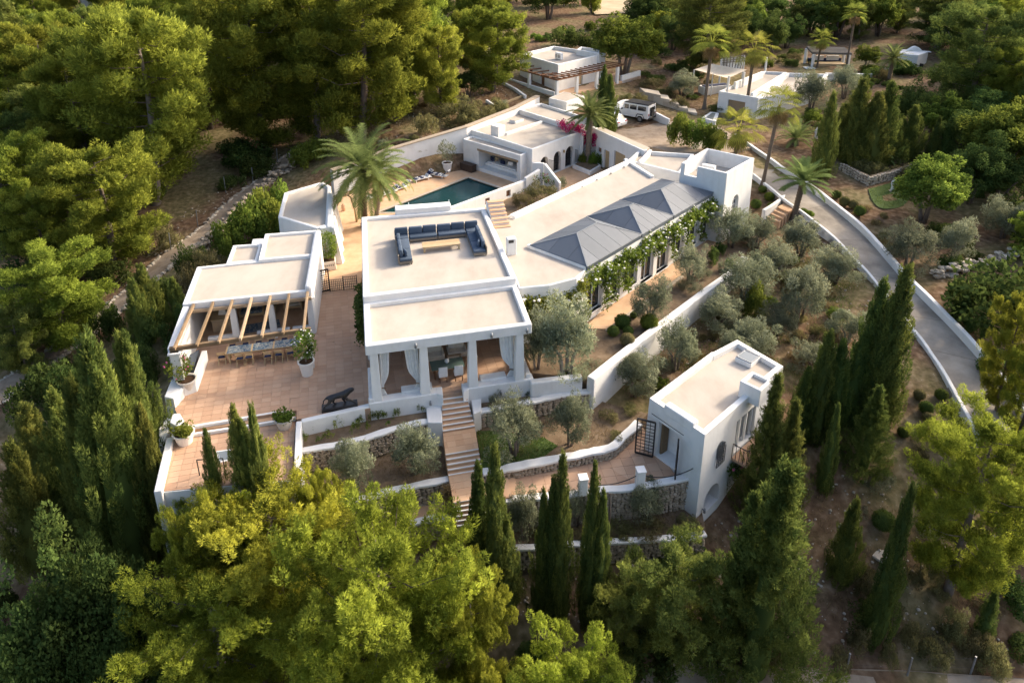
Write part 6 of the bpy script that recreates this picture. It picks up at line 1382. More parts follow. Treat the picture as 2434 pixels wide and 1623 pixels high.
# === the woods beyond: filled by spacing, nothing where the house and gardens are
TREES = [o.location.copy() for o in C.objects if o.parent is None and o.get('category') in ('tree', 'palm tree')]
KEEP = [(2030, 90, 2160, 270), (1835, 100, 1970, 200), (1640, 130, 1840, 290), (1170, 100, 1420, 230)]      # sight lines to the small far buildings
def fill(regions, n, kind_w, spacing, hts, label, group, seed, cat='tree', scale=(.85, 1.25)):
    r = np.random.default_rng(seed); made = 0
    for _ in range(n*6):
        if made >= n: break
        reg = regions[r.integers(len(regions))]; xs = [q[0] for q in reg]; ys = [q[1] for q in reg]
        x, y = r.uniform(min(xs), max(xs)), r.uniform(min(ys), max(ys))
        if not inpoly(x, y, reg) or (cat == 'tree' and any(a <= x <= c and b <= y <= d for a, b, c, d in KEEP)): continue
        p = hit(x*1.03486, y*1.03486)
        if any((p-q).length < spacing for q in TREES): continue
        kind = kind_w[r.integers(len(kind_w))]; keys = [k for k in PROTO if k[0] == kind]; _, _, H, R = PROTO[keys[0]]
        h = r.uniform(*hts); s = h/H
        lb = label[kind] if isinstance(label, dict) else label
        put(kind, p-Vector((0, 0, .1)), s*r.uniform(*scale), s, lb, cat, group+' ('+kind+')' if isinstance(label, dict) else group); TREES.append(p); made += 1
wl = [(-20, 60), (1180, 60), (1190, 170), (1080, 190), (960, 230), (860, 290), (700, 270), (560, 310), (430, 330), (300, 400), (150, 500), (-20, 560)]
fill([wl], 70, ['farpine', 'farpine', 'darkpine'], 4.6, (7, 11), {'farpine': 'yellow-green pine in the close wood behind the pool and path', 'darkpine': 'dark grey-green pine in the close wood behind the pool and path', 'dark': 'dark round evergreen tree in the close wood behind the pool and path', 'broad': 'bright leafy tree in the close wood behind the pool and path', 'bush': 'dark green bush in the close wood behind the pool and path', 'scrub': 'dry olive-brown scrub bush in the close wood behind the pool and path', 'green': 'light green leafy shrub in the close wood behind the pool and path'}, 'pines filling the left wood', 41)
fill([[(-60, 2), (1420, 2), (1400, 60), (-60, 62)], [(-60, 2), (600, 2), (600, 40), (-60, 40)]], 60, ['farpine', 'farpine', 'darkpine', 'dark'], 6, (7, 11), {'farpine': 'yellow-green pine of the distant wood on the hillside', 'darkpine': 'dark grey-green pine of the distant wood on the hillside', 'dark': 'dark round evergreen tree of the distant wood on the hillside', 'broad': 'bright leafy tree of the distant wood on the hillside', 'bush': 'dark green bush of the distant wood on the hillside', 'scrub': 'dry olive-brown scrub bush of the distant wood on the hillside', 'green': 'light green leafy shrub of the distant wood on the hillside'}, 'distant pines', 42)
fill([[(-420, 60), (-40, 40), (-40, 500), (-300, 500)]], 30, ['farpine', 'farpine', 'darkpine'], 5.5, (7, 11), {'farpine': 'yellow-green pine at the outer left of the wood', 'darkpine': 'dark grey-green pine at the outer left of the wood'}, 'outer left pines', 51)
fill([[(1480, 22), (1720, 40), (1740, 110), (1560, 130), (1480, 110)], [(1740, 60), (1990, 50), (2352, 30), (2400, 130), (2190, 130), (2150, 85), (2040, 80), (1960, 100), (1760, 130)], [(2180, 130), (2400, 130), (2420, 460), (2330, 440), (2260, 380), (2240, 240)], [(2010, 200), (2150, 195), (2200, 250), (2140, 250)], [(2200, 200), (2420, 200), (2420, 440), (2260, 430)]], 150, ['farpine', 'darkpine', 'dark', 'dark', 'broad', 'darkpine'], 3.3, (5, 9), {'farpine': 'yellow-green pine on the hillside behind the white houses', 'darkpine': 'dark grey-green pine on the hillside behind the white houses', 'dark': 'dark round evergreen tree on the hillside behind the white houses', 'broad': 'bright leafy tree on the hillside behind the white houses', 'bush': 'dark green bush on the hillside behind the white houses', 'scrub': 'dry olive-brown scrub bush on the hillside behind the white houses', 'green': 'light green leafy shrub on the hillside behind the white houses'}, 'trees behind the white houses', 43)
fill([[(2230, 520), (2420, 480), (2420, 640), (2300, 760), (2220, 640)], [(2330, 950), (2440, 900), (2440, 1240), (2380, 1240)]], 14, ['dark', 'farpine', 'bush'], 3.0, (2.5, 5), {'farpine': 'yellow-green pine outside the driveway wall', 'darkpine': 'dark grey-green pine outside the driveway wall', 'dark': 'dark round evergreen tree outside the driveway wall', 'broad': 'bright leafy tree outside the driveway wall', 'bush': 'dark green bush outside the driveway wall', 'scrub': 'dry olive-brown scrub bush outside the driveway wall', 'green': 'light green leafy shrub outside the driveway wall'}, 'growth outside the driveway', 44)
TREES.clear()
fill([[(0, 330), (420, 330), (560, 330), (700, 290), (660, 360), (520, 470), (360, 600), (200, 720), (0, 880)]], 36, ['bush', 'scrub', 'bush'], 1.9, (1.2, 2.8), {'farpine': 'yellow-green pine growing beneath the left pines', 'darkpine': 'dark grey-green pine growing beneath the left pines', 'dark': 'dark round evergreen tree growing beneath the left pines', 'broad': 'bright leafy tree growing beneath the left pines', 'bush': 'dark green bush growing beneath the left pines', 'scrub': 'dry olive-brown scrub bush growing beneath the left pines', 'green': 'light green leafy shrub growing beneath the left pines'}, 'undergrowth of the left wood', 45, 'shrub')
fill([[(0, 1400), (300, 1500), (1500, 1500), (1640, 1568), (0, 1568)]], 8, ['bush', 'dark'], 2.2, (1.2, 2.6), {'farpine': 'yellow-green pine below the bright pines', 'darkpine': 'dark grey-green pine below the bright pines', 'dark': 'dark round evergreen tree below the bright pines', 'broad': 'bright leafy tree below the bright pines', 'bush': 'dark green bush below the bright pines', 'scrub': 'dry olive-brown scrub bush below the bright pines', 'green': 'light green leafy shrub below the bright pines'}, 'bushes below the bright pines', 46, 'shrub')
fill([[(1950, 1300), (2340, 1250), (2350, 1540), (1700, 1540), (1960, 1440)]], 20, ['bush', 'scrub', 'scrub'], 1.5, (.6, 1.5), {'farpine': 'yellow-green pine at the foot of the stony slope', 'darkpine': 'dark grey-green pine at the foot of the stony slope', 'dark': 'dark round evergreen tree at the foot of the stony slope', 'broad': 'bright leafy tree at the foot of the stony slope', 'bush': 'dark green bush at the foot of the stony slope', 'scrub': 'dry olive-brown scrub bush at the foot of the stony slope', 'green': 'light green leafy shrub at the foot of the stony slope'}, 'bushes of the stony slope', 47, 'shrub')
fill([[(1460, 860), (1560, 800), (1650, 730), (1760, 640), (1850, 550), (1930, 620), (1960, 760), (1880, 850), (1720, 800), (1620, 830), (1500, 930)]], 54, ['scrub', 'scrub', 'green', 'drygrass', 'greybush', 'drygrass'], 1.0, (.3, .9), {'scrub': 'low olive-brown bush under the olive grove', 'green': 'low light green bush under the olive grove', 'drygrass': 'tussock of dry grass under the olive grove', 'greybush': 'low silvery bush under the olive grove'}, 'low growth in the olive grove', 49, 'shrub')
fill([[(760, 330), (900, 260), (1000, 240), (1190, 210), (1180, 250), (1050, 300), (900, 350)], [(1950, 480), (2040, 480), (2100, 620), (2060, 600)], [(2050, 1000), (2200, 960), (2300, 1150), (2100, 1250), (1950, 1200)]], 44, ['scrub', 'drygrass', 'drygrass', 'greybush'], 1.2, (.4, 1.0), {'scrub': 'low brown bush on the open earth', 'drygrass': 'tussock of dry grass on the open earth', 'greybush': 'low silvery bush on the open earth'}, 'low growth on open earth', 50, 'shrub')
fill([[(1500, 150), (1620, 180), (1640, 250), (1540, 240)], [(1740, 140), (1860, 120), (1880, 150), (1760, 160)], [(1980, 165), (2080, 150), (2110, 180), (1990, 180)], [(2120, 520), (2240, 560), (2220, 640), (2140, 600)], [(1850, 250), (1900, 260), (1900, 330), (1850, 330)], [(1960, 360), (2130, 370), (2120, 480), (1990, 450)], [(2180, 350), (2340, 350), (2350, 480), (2250, 470)], [(1480, 100), (1560, 110), (1600, 170), (1480, 170)], [(2030, 175), (2160, 175), (2170, 270), (2060, 260)], [(1980, 165), (2060, 165), (2060, 200), (1980, 200)], [(1200, 60), (1420, 60), (1480, 110), (1420, 110), (1330, 100), (1200, 100)], [(1440, 20), (1600, 10), (1700, 60), (1480, 80)]], 85, ['bush', 'scrub', 'green', 'bush'], 1.3, (.7, 1.7), {'farpine': 'yellow-green pine on the upper garden slopes', 'darkpine': 'dark grey-green pine on the upper garden slopes', 'dark': 'dark round evergreen tree on the upper garden slopes', 'broad': 'bright leafy tree on the upper garden slopes', 'bush': 'dark green bush on the upper garden slopes', 'scrub': 'dry olive-brown scrub bush on the upper garden slopes', 'green': 'light green leafy shrub on the upper garden slopes'}, 'shrubs of the upper slopes', 48, 'shrub')
# ------------------------------------------------------------------ furniture and fittings
UA = math.atan2(u.y, u.x)
def frame_pt(o, a, b, z): q = o+u*a+vv*b; return Vector((q.x, q.y, z))
def cushion(parent, o, a0, a1, b0, b1, z0, z1, m='cushion', name='cushion', bev=.07):
    P = [frame_pt(o, a0, b0, 0), frame_pt(o, a1, b0, 0), frame_pt(o, a1, b1, 0), frame_pt(o, a0, b1, 0)]
    return MB().prism([p.to_2d() for p in P], z0, z1).build(name, m, parent, bevel=bev, seg=3, smooth=True)
# --- roof lounge
ZR = 4.11
so_ = W('A', 1205, 1500, ZR).to_2d(); se_ = W('A', 2038, 1415, ZR).to_2d()
sw_ = (se_-so_).dot(u); sbk = (W('A', 1165, 1158, 4.85).to_2d()-so_).dot(vv); sfr = (se_-so_).dot(vv)
D_ = .92
def module(label, a0, a1, b0, b1, back, ncush, arms=()):
    """bench of a modular sofa: back = side of the backrest"""
    c = frame_pt(so_, (a0+a1)/2, (b0+b1)/2, ZR); t = thing('sofa_module', label, 'sofa', c, 'blue modular sofa on the roof')
    P = lambda x0, x1, y0, y1, z0, z1, n, m, bev=.01: MB().prism([frame_pt(so_, x, y, 0).to_2d() for x, y in ((x0, y0), (x1, y0), (x1, y1), (x0, y1))], z0, z1).build(n, m, t, bevel=bev)
    P(a0, a1, b0, b1, ZR+.16, ZR+.26, 'frame', 'timber_grey')
    for x in (a0+.04, a1-.12):
        for y in (b0+.04, b1-.12): P(x, x+.08, y, y+.08, ZR, ZR+.17, 'leg', 'timber_grey')
    for k in range(4): P(a0, a1, b0+(b1-b0)*k/4+.01, b0+(b1-b0)*(k+1)/4-.01, ZR+.10, ZR+.155, 'slat', 'timber_grey')
    z = ZR+.26
    if back == 'N':
        P(a0, a1, b1-.07, b1, z, z+.42, 'back_frame', 'timber_grey'); n = ncush
        for k in range(n):
            x0, x1 = a0+(a1-a0)*k/n+.02, a0+(a1-a0)*(k+1)/n-.02
            cushion(t, so_, x0, x1, b1-.32, b1-.08, z+.14, z+.62+random.uniform(0, .05), name='back_cushion')
        cushion(t, so_, a0+.02, a1-.02, b0+.02, b1-.09, z, z+.17, name='seat_cushion', bev=.05)
    else:
        x0, x1 = (a0, a0+.07) if back == 'W' else (a1-.07, a1)
        P(x0, x1, b0, b1, z, z+.42, 'back_frame', 'timber_grey')
        for k in range(ncush):
            y0, y1 = b0+.35+(b1-b0-.35)*k/ncush+.02, b0+.35+(b1-b0-.35)*(k+1)/ncush-.02
            xx = (a0+.08, a0+.32) if back == 'W' else (a1-.32, a1-.08)
            cushion(t, so_, *xx, y0, y1, z+.14, z+.62+random.uniform(0, .05), name='back_cushion')
        mid = (b0+b1)/2
        for y0, y1 in ((b0+.02, mid-.01), (mid+.01, b1-.02)): cushion(t, so_, a0+(.09 if back == 'W' else .02), a1-(.02 if back == 'W' else .09), y0, y1, z, z+.17, name='seat_cushion', bev=.05)
    return t
module('left arm of the blue roof sofa beside the white parapet', 0, D_, 0, sbk-D_-.02, 'W', 3)
module('corner unit of the blue roof sofa next to its left arm', 0, D_, sbk-D_, sbk, 'N', 1)
module('blue back bench with two cushions, between left corner and bench gap', D_+.04, sw_*.5-.02, sbk-D_, sbk, 'N', 2)
module('blue back bench with two cushions beside the right corner', sw_*.5+.02, sw_-D_-.02, sbk-D_, sbk, 'N', 2)
module('corner unit of the blue roof sofa next to its right arm', sw_-D_, sw_, sbk-D_, sbk, 'N', 1)
module('right arm of the blue roof sofa by the slim chimney', sw_-D_, sw_, sfr, sbk-D_-.02, 'E', 3)
for i, (a, b, lab) in enumerate(((.5, .55, 'loose blue pillow on the left sofa arm'), (sw_-.45, sfr+.75, 'loose blue pillow on the right sofa arm'))):
    c = frame_pt(so_, a, b, ZR+.43); t = thing('pillow', lab, 'pillow', c, 'loose pillows on the roof sofa'); MB().box((c.x, c.y, c.z+.2), (.16, .46, .42), UA+.3*(1-2*i)).build('cover', 'cushion', t, bevel=.07, seg=3, smooth=True)
ct = (W('A', 1425, 1300, ZR+.42)+W('A', 1775, 1275, ZR+.42))/2; c0 = W('A', 1440, 1380, ZR).to_2d(); c1_ = W('A', 1778, 1345, ZR).to_2d(); clen = (c1_-c0).length
t = thing('coffee_table', 'long low slatted teak table inside the blue sofa', 'table', (c0.x, c0.y, ZR)); cd2 = .85
for k in range(8): MB().prism([frame_pt(c0, -.05, cd2*k/8, 0).to_2d(), frame_pt(c0, clen+.05, cd2*k/8, 0).to_2d(), frame_pt(c0, clen+.05, cd2*(k+1)/8-.012, 0).to_2d(), frame_pt(c0, -.05, cd2*(k+1)/8-.012, 0).to_2d()], ZR+.36, ZR+.42).build('slat', 'teak', t, bevel=.004)
for x in (0, clen-.12):
    for y in (.02, cd2-.14): MB().prism([frame_pt(c0, x, y, 0).to_2d(), frame_pt(c0, x+.12, y, 0).to_2d(), frame_pt(c0, x+.12, y+.12, 0).to_2d(), frame_pt(c0, x, y+.12, 0).to_2d()], ZR, ZR+.36).build('leg', 'teak', t)
MB().prism([frame_pt(c0, .05, .1, 0).to_2d(), frame_pt(c0, clen-.05, .1, 0).to_2d(), frame_pt(c0, clen-.05, cd2-.1, 0).to_2d(), frame_pt(c0, .05, cd2-.1, 0).to_2d()], ZR+.28, ZR+.355).build('apron', 'teak', t)

# --- dining table and folding chairs under the pergola
dt = W('C', 1130, 1372, .76)+(lv*.28).to_3d(); LA = math.atan2(lu.y, lu.x)
t = thing('dining_table', 'long dining table with blue patterned cloth under the pergola', 'table', (dt.x, dt.y, 0)); tl = 4.3
def lp(a, b): q = Vector((dt.x, dt.y))+lu*a+lv*b; return q
MB().prism([lp(-tl/2, -.42), lp(tl/2, -.42), lp(tl/2, .42), lp(-tl/2, .42)], .68, .74).build('tabletop', 'teak', t, bevel=.01)
for k, (a, b) in enumerate(((-2.05, -.7), (-.6, .55), (.65, 2.1))): MB().prism([lp(a, -.4), lp(b, -.4), lp(b, .4), lp(a, .4)], .74, .75).build('cloth', 'fabric_blue', t)
for a in (-tl/2+.2, 0, tl/2-.2):
    for b in (-.3, .3): q = lp(a, b); MB().box((q.x, q.y, .34), (.09, .09, .68), LA).build('leg', 'teak', t)
def folding_chair():
    t = thing('folding_chair', '', 'chair', (0, 0, 0))
    for x in (-.2, .2):
        MB().bar((x, -.24, 0), (x, .2, .46), .05).build('leg', 'teak', t, local=True); MB().bar((x, .24, 0), (x, -.22, .88), .05).build('leg', 'teak', t, local=True)
    for k in range(4): MB().box((0, .17-.1*k, .45), (.42, .085, .025)).build('seat_slat', 'teak', t, local=True)
    MB().box((0, 0, .475), (.38, .36, .03)).build('seat_pad', 'fabric_navy', t, local=True, bevel=.01)
    for z in (.62, .72, .83): y = .24-.46*z/.88; MB().box((0, y, z), (.42, .02, .06)).build('back_slat', 'teak', t, local=True)
    MB().box((0, .16, .1), (.4, .02, .03)).build('rail', 'teak', t, local=True); return t
ch0 = folding_chair(); first = True
fx = [(690, 1490), (890, 1505), (990, 1490), (1195, 1480), (1315, 1462), (1440, 1445), (1545, 1425)]
def place(ch, p, rz, label, group):
    global first
    o = ch if first else copy_tree(ch); first = False; o.location = p; o.rotation_euler = (0, 0, rz); tag(o, label, 'chair', group); return o
for x, y in fx:
    q = W('C', x, y+48, 0); place(ch0, (q.x, q.y, .012), LA+random.uniform(-.12, .12), 'folding teak chair on the terrace side of the dining table', 'chairs on the terrace side of the dining table')
for k in range(6): q = lp(-1.9+k*.76, .85); place(ch0, (q.x, q.y, .012), LA+math.pi+random.uniform(-.1, .1), 'folding teak chair on the loggia side of the dining table', 'chairs on the loggia side of the dining table')
# loggia lounge: low sofa, rug, blue chairs, yellow seat
lr = lerp2(LFL, LFR, .55)+lv*1.5
t = thing('loggia_rug', 'white and blue patterned rug on the loggia floor', 'rug', (lr.x, lr.y, .03)); MB().prism([lr-lu*1.0-lv*.6, lr+lu*1.2-lv*.3, lr+lu*1.0+lv*.7, lr-lu*1.1+lv*.5], .03, .045).build('rug', 'fabric_blue', t)
def arm_seat(name, label, c, rz, w, m, m2, leg='teak', group=None, hb=.78):
    t = thing(name, label, 'armchair', (c[0], c[1], c[2]), group, rz=0); R = Matrix.Rotation(rz, 4, 'Z')
    def B(x, y, z, sx, sy, sz, n, mm, bev=.04): p = R @ Vector((x, y, 0)); MB().box((c[0]+p.x, c[1]+p.y, c[2]+z), (sx, sy, sz), rz).build(n, mm, t, bevel=bev, smooth=bev > .03, seg=3)
    B(0, 0, .22, w, .75, .16, 'frame', m2, .01); B(0, -.04, .37, w-.22, .62, .16, 'seat_cushion', m); B(0, .28, .58, w-.2, .2, hb-.3, 'back_cushion', m)
    for x in (-w/2+.06, w/2-.06): B(x, 0, .42, .11, .74, .26, 'arm', m2, .02)
    for x in (-w/2+.07, w/2-.07):
        for y in (-.32, .32): B(x, y, .08, .06, .06, .16, 'leg', leg, .005)
for k, (f, b, w, m) in enumerate(((.45, 3.2, 1.6, 'fabric_blue'), (.60, 3.4, .8, 'fabric_navy'), (.80, 3.6, 1.2, 'leaf_dry'))):
    q = lerp2(LFL, LFR, f)+lv*b; arm_seat('lounge_chair', ['wide blue seat at the back of the loggia', 'small navy striped seat at the back of the loggia', 'pale yellow seat at the back of the loggia'][k], (q.x, q.y, .03), LA, w, m if k < 2 else 'fabric_cream', 'teak')
q = lerp2(LFL, LFR, .24)+lv*2.2; t = thing('sideboard', 'long wooden sideboard against the loggia side wall', 'cabinet', (q.x, q.y, .03)); MB().box((q.x, q.y, .5), (1.3, 1.6, .9), LA).build('body', 'timber', t, bevel=.02); MB().box((q.x, q.y, .97), (1.4, 1.7, .05), LA).build('top', 'teak', t)
q = lerp2(LFL, LFR, .24)+lv*2.0; t = thing('sculpture', 'white folded sculpture standing on the loggia sideboard', 'sculpture', (q.x, q.y, 1.0)); MB().add([(q.x-.3, q.y-.1, 1.0), (q.x+.3, q.y-.05, 1.0), (q.x+.25, q.y+.15, 1.0), (q.x-.2, q.y+.1, 1.5), (q.x+.05, q.y+.12, 1.35)], [(0, 2, 1), (0, 1, 3), (1, 4, 3), (1, 2, 4), (2, 0, 3), (2, 3, 4)]).build('body', 'stucco', t)

# --- pavilion furniture
def pq(x, y, z=.024): p = W('E', x, y, z); return (p.x, p.y, z)
tb = W('E', 935, 392, .76); tb = (tb.x-.1, tb.y-.4, .024); t = thing('glass_table', 'green glass dining table in the pavilion', 'table', tb)
MB().box((tb[0]+.1, tb[1]+.4, .76), (1.9, .95, .04), UA).build('tabletop', 'glass_green', t, bevel=.01)
for a in (-.75, .75):
    for b in (-.3, .3): q = Vector((tb[0]+.1, tb[1]+.4))+u*a+vv*b; MB().box((q.x, q.y, .38), (.08, .08, .72), UA).build('leg', 'timber_dark', t)
q = Vector((tb[0]+.1, tb[1]+.4))+vv*.1; t = thing('vase', 'small round silver vase on the glass table', 'vase', (q.x, q.y, .78)); MB().lathe([(.07, 0), (.13, .08), (.13, .16), (.08, .24), (.09, .26)], 14, (q.x, q.y, .78)).build('body', 'metal_white', t, smooth=True)
def slip_chair(label, p, rz, group, m='fabric_white', arms=False):
    t = thing('dining_chair', label, 'chair', p, group); R = Matrix.Rotation(rz, 4, 'Z')
    def B(x, y, z, sx, sy, sz, n, mm, bev=.03): q = R @ Vector((x, y, 0)); MB().box((p[0]+q.x, p[1]+q.y, p[2]+z), (sx, sy, sz), rz).build(n, mm, t, bevel=bev, seg=2)
    B(0, 0, .45, .5, .48, .14, 'seat', m); B(0, -.23, .76, .5, .1, .58, 'backrest', m)
    for x in (-.2, .2):
        for y in (-.2, .2): B(x, y, .19, .045, .045, .38, 'leg', 'timber_dark', .004)
    if arms:
        for x in (-.25, .25): B(x, 0, .66, .06, .46, .05, 'arm', m, .01)
slip_chair('white upholstered chair at the glass table, beside the steps', pq(890, 575), UA, 'white chairs at the glass table'); slip_chair('white upholstered chair at the glass table, beside the steps', pq(1060, 555), UA, 'white chairs at the glass table')
slip_chair('white high-backed chair half hidden by the second curtain', pq(600, 500), UA-1.4, 'white side chairs', arms=True); slip_chair('white high-backed chair at the right end of the glass table', pq(1210, 440), UA+1.5, 'white side chairs', arms=True)
arm_seat('armchair', 'cream armchair behind the glass table, nearer the left curtain', (*W('E', 795, 285, .4).to_2d(), .024), UA, 1.15, 'fabric_cream', 'fabric_cream', 'teak', 'cream armchairs in the pavilion'); arm_seat('armchair', 'cream armchair behind the glass table, nearer the vase', (*W('E', 1040, 245, .4).to_2d(), .024), UA, 1.15, 'fabric_cream', 'fabric_cream', 'teak', 'cream armchairs in the pavilion')
q = pq(1000, 345); t = thing('low_table', 'low wooden table between the cream armchairs', 'table', q); MB().box((q[0], q[1]+.2, .4), (.9, .7, .06), UA).build('tabletop', 'timber', t, bevel=.01)
for a in (-.38, .38):
    for b in (-.28, .28): w_ = Vector((q[0], q[1]+.2))+u*a+vv*b; MB().box((w_.x, w_.y, .2), (.06, .06, .36), UA).build('leg', 'timber', t)
def curtain(label, p, w0, w1, dv, side=1):
    """gathered curtain tied back towards its pillar"""
    t = thing('curtain', label, 'curtain', (p.x, p.y, .05), 'white curtains of the pavilion'); rows = 12; cols = 15; mb = MB()
    for r_ in range(rows):
        f = r_/(rows-1); z = 3.2-f*3.1; tie = math.exp(-((f-.78)/.16)**2); w = w0*(1-f*.35)*(1-tie*.72); sag = side*(w0*.25)*(1-f)
        for c in range(cols):
            s_ = c/(cols-1); x = (s_*w*side); y = .05*math.sin(c*1.9)*(1-.4*tie); q = p+u*x+vv*y; mb.v.append(Vector((q.x, q.y, z)))
    for r_ in range(rows-1):
        for c in range(cols-1): a = r_*cols+c; mb.f.append((a, a+1, a+cols+1, a+cols))
    o = mb.build('cloth', 'fabric_white', t, smooth=True); o.modifiers.new('thick', 'SOLIDIFY').thickness = .02
    q = p+u*side*.12; MB().tube([(q.x-.08, q.y-.08, .8), (q.x+.14, q.y-.08, .78)], .03, 6).build('tieback', 'timber', t)
for tt, sd_, w, l in ((.075, 1, .55, 'white curtain tied at the corner pillar next to the terrace'), (.305, -1, .75, 'white curtain tied left of the steps'), (.895, -1, .85, 'wide white curtain at the right end of the pavilion')):
    curtain(l, lerp2(PFL, PFR, tt)+vv*.55, w, .3, 0, sd_)

# --- panther sculpture on its plinth
pa, pb = W('K', 1590, 640, 0).to_2d(), W('K', 1925, 585, 0).to_2d(); pd = (pb-pa).normalized(); pn = Vector((-pd.y, pd.x)); PL = (pb-pa).length
sc_ = thing('panther_sculpture', 'black bronze panther striding on a dark plinth at the terrace edge', 'sculpture', (pa.x, pa.y, 0))
MB().prism([pa, pb, pb+pn*.45, pa+pn*.45], .0, .26).build('plinth', 'bronze_dark', sc_, bevel=.02)
def skin(name, verts, edges, rad, m, parent, xf, sub=2):
    me = bpy.data.meshes.new(name); me.from_pydata([xf(v) for v in verts], edges, []); o = bpy.data.objects.new(name, me); C.objects.link(o)
    md = o.modifiers.new('s', 'SKIN'); md.use_smooth_shade = True
    for i, sv in enumerate(me.skin_vertices[0].data): sv.radius = (rad[i], rad[i]); sv.use_root = (i == 0)
    s2 = o.modifiers.new('d', 'SUBSURF'); s2.levels = s2.render_levels = sub
    bpy.context.view_layer.update(); dg = bpy.context.evaluated_depsgraph_get(); nm = bpy.data.meshes.new_from_object(o.evaluated_get(dg)); bpy.data.objects.remove(o, do_unlink=True)
    nm.materials.append(MATS[m]); n = bpy.data.objects.new(name, nm); C.objects.link(n)
    if parent is not None: n.parent = parent; n.location = -ORG[parent.name]
    nm.polygons.foreach_set('use_smooth', [True]*len(nm.polygons)); return n
S_ = PL/1.9
PV = [(.55, 0, .92), (.80, 0, .90), (1.10, 0, .93), (1.32, 0, 1.02), (1.50, 0, 1.16), (1.66, 0, 1.22), (1.80, 0, 1.18), (.36, 0, .88), (.22, 0, .80), (.12, 0, .66), (.13, 0, .52), (.05, 0, .45),   # spine, head, tail
      (.50, -.12, .72), (.38, -.12, .52), (.22, -.12, .42), (.10, -.12, .30), (.20, -.12, .28),      # hind left, stretched back
      (.58, .12, .72), (.68, .12, .54), (.60, .12, .42), (.72, .12, .29), (.80, .12, .28),        # hind right, under the body
      (1.28, -.11, .78), (1.38, -.11, .60), (1.56, -.11, .52), (1.74, -.11, .34), (1.82, -.11, .29),      # fore left, reaching
      (1.22, .11, .76), (1.14, .11, .56), (1.22, .11, .40), (1.24, .11, .29), (1.32, .11, .28),
      (1.66, -.07, 1.30), (1.66, .07, 1.30)]
PE = [(0, 1), (1, 2), (2, 3), (3, 4), (4, 5), (5, 6), (0, 7), (7, 8), (8, 9), (9, 10), (10, 11), (0, 12), (12, 13), (13, 14), (14, 15), (15, 16), (0, 17), (17, 18), (18, 19), (19, 20), (20, 21), (3, 22), (22, 23), (23, 24), (24, 25), (25, 26), (3, 27), (27, 28), (28, 29), (29, 30), (30, 31), (5, 32), (5, 33)]
PR = [.17, .165, .19, .19, .13, .125, .075, .10, .04, .032, .03, .028, .13, .085, .05, .045, .045, .13, .085, .05, .045, .045, .115, .075, .055, .045, .045, .115, .075, .055, .045, .045, .03, .03]
skin('panther', PV, PE, [r_*S_ for r_ in PR], 'bronze_dark', sc_, lambda v: Vector((pa.x+pd.x*v[0]*S_+pn.x*(v[1]*S_+.22), pa.y+pd.y*v[0]*S_+pn.y*(v[1]*S_+.22), .03+v[2]*S_*.88)))

# --- pots
def leafball(parent, c, r_, h_, n, lmat, seed, bl=.13, bw=.08, name='plant', npf=14, flowers=None, nfl=0, fm='flower_white'):
    rr_ = np.random.default_rng(seed); P = []
    for k in range(npf):
        d = unit(rr_.normal(size=3)); P.append([c[0]+d[0]*r_*.7, c[1]+d[1]*r_*.7, c[2]+h_*.5+d[2]*h_*.42, 0, 0, 1, r_*rr_.uniform(.25, .45), r_*rr_.uniform(.3, .5), np.clip(rr_.normal(.5, .2), 0, 1)])
    V, F, T = blades(np.array(P), n, bl, bw, (.7, .5, 0, .6), leaf=True, seed=seed); NRM.clear()
    me = fastmesh(name, V-np.array(ORG[parent.name][:]), F, T); me.materials.append(MATS[lmat]); link(bpy.data.objects.new(name, me), parent)
    mb = MB()
    for k in range(nfl):
        q = P[rr_.integers(npf)]; d = unit(rr_.normal(size=3)); mb.box((q[0]+d[0]*q[6], q[1]+d[1]*q[6], q[2]+abs(d[2])*q[7]), (.08, .08, .06), rr_.uniform(0, 3))
    if nfl: mb.build('blossom', fm, parent, bevel=.02)
    stem = MB()
    for k in range(3): stem.tube([(c[0], c[1], c[2]-.2), (c[0]+.1*math.cos(k*2), c[1]+.1*math.sin(k*2), c[2]+h_*.5)], [.025, .012], 5)
    stem.build('stem', 'bark_pine', parent)
def pot(label, k, bx, by, z, rt, h, plant=None):
    p = W(k, bx, by, z); t = thing('plant_pot', label, 'plant pot', (p.x, p.y, z))
    MB().lathe([(rt*.68, 0), (rt*.95, h*.9), (rt*1.06, h*.9), (rt*1.06, h), (rt*.92, h), (rt*.88, h*.86), (.01, h*.86)], 24, (p.x, p.y, z)).build('pot', 'pot_white', t, bevel=0, smooth=False)
    MB().lathe([(rt*.86, 0), (rt*.86, .03)], 20, (p.x, p.y, z+h*.87)).build('soil', 'soil_dark', t); return t, p
t, p = pot('tall white pot with a white-flowering shrub on the main terrace', 'K', 1455, 272, .0, .46, .95); leafball(t, (p.x, p.y, .95), .68, 1.9, 46, 'leaf_broad', 601, npf=22, nfl=26); leafball(t, (p.x+.1, p.y, 1.3), .35, .9, 40, 'leaf_dark', 602, npf=8)
t, p = pot('large white pot with a pink and orange flowering shrub on the terrace edge', 'K', 347, 425, .0, .52, .8); leafball(t, (p.x-.35, p.y, .9), .75, 1.3, 46, 'leaf_vine', 603, npf=22, nfl=14, fm='flower_pink')
t, p = pot('white pot with a low green mound beside the shallow steps', 'K', 1245, 760, -.34, .50, .62); leafball(t, (p.x, p.y, .15), .52, .5, 60, 'leaf_broad', 604, npf=14)
t, p = pot('white pot with a low golden-green mound at the terrace pier', 'K', 315, 905, -.34, .52, .66); leafball(t, (p.x, p.y, .2), .56, .5, 60, 'leaf_vine', 605, npf=14)
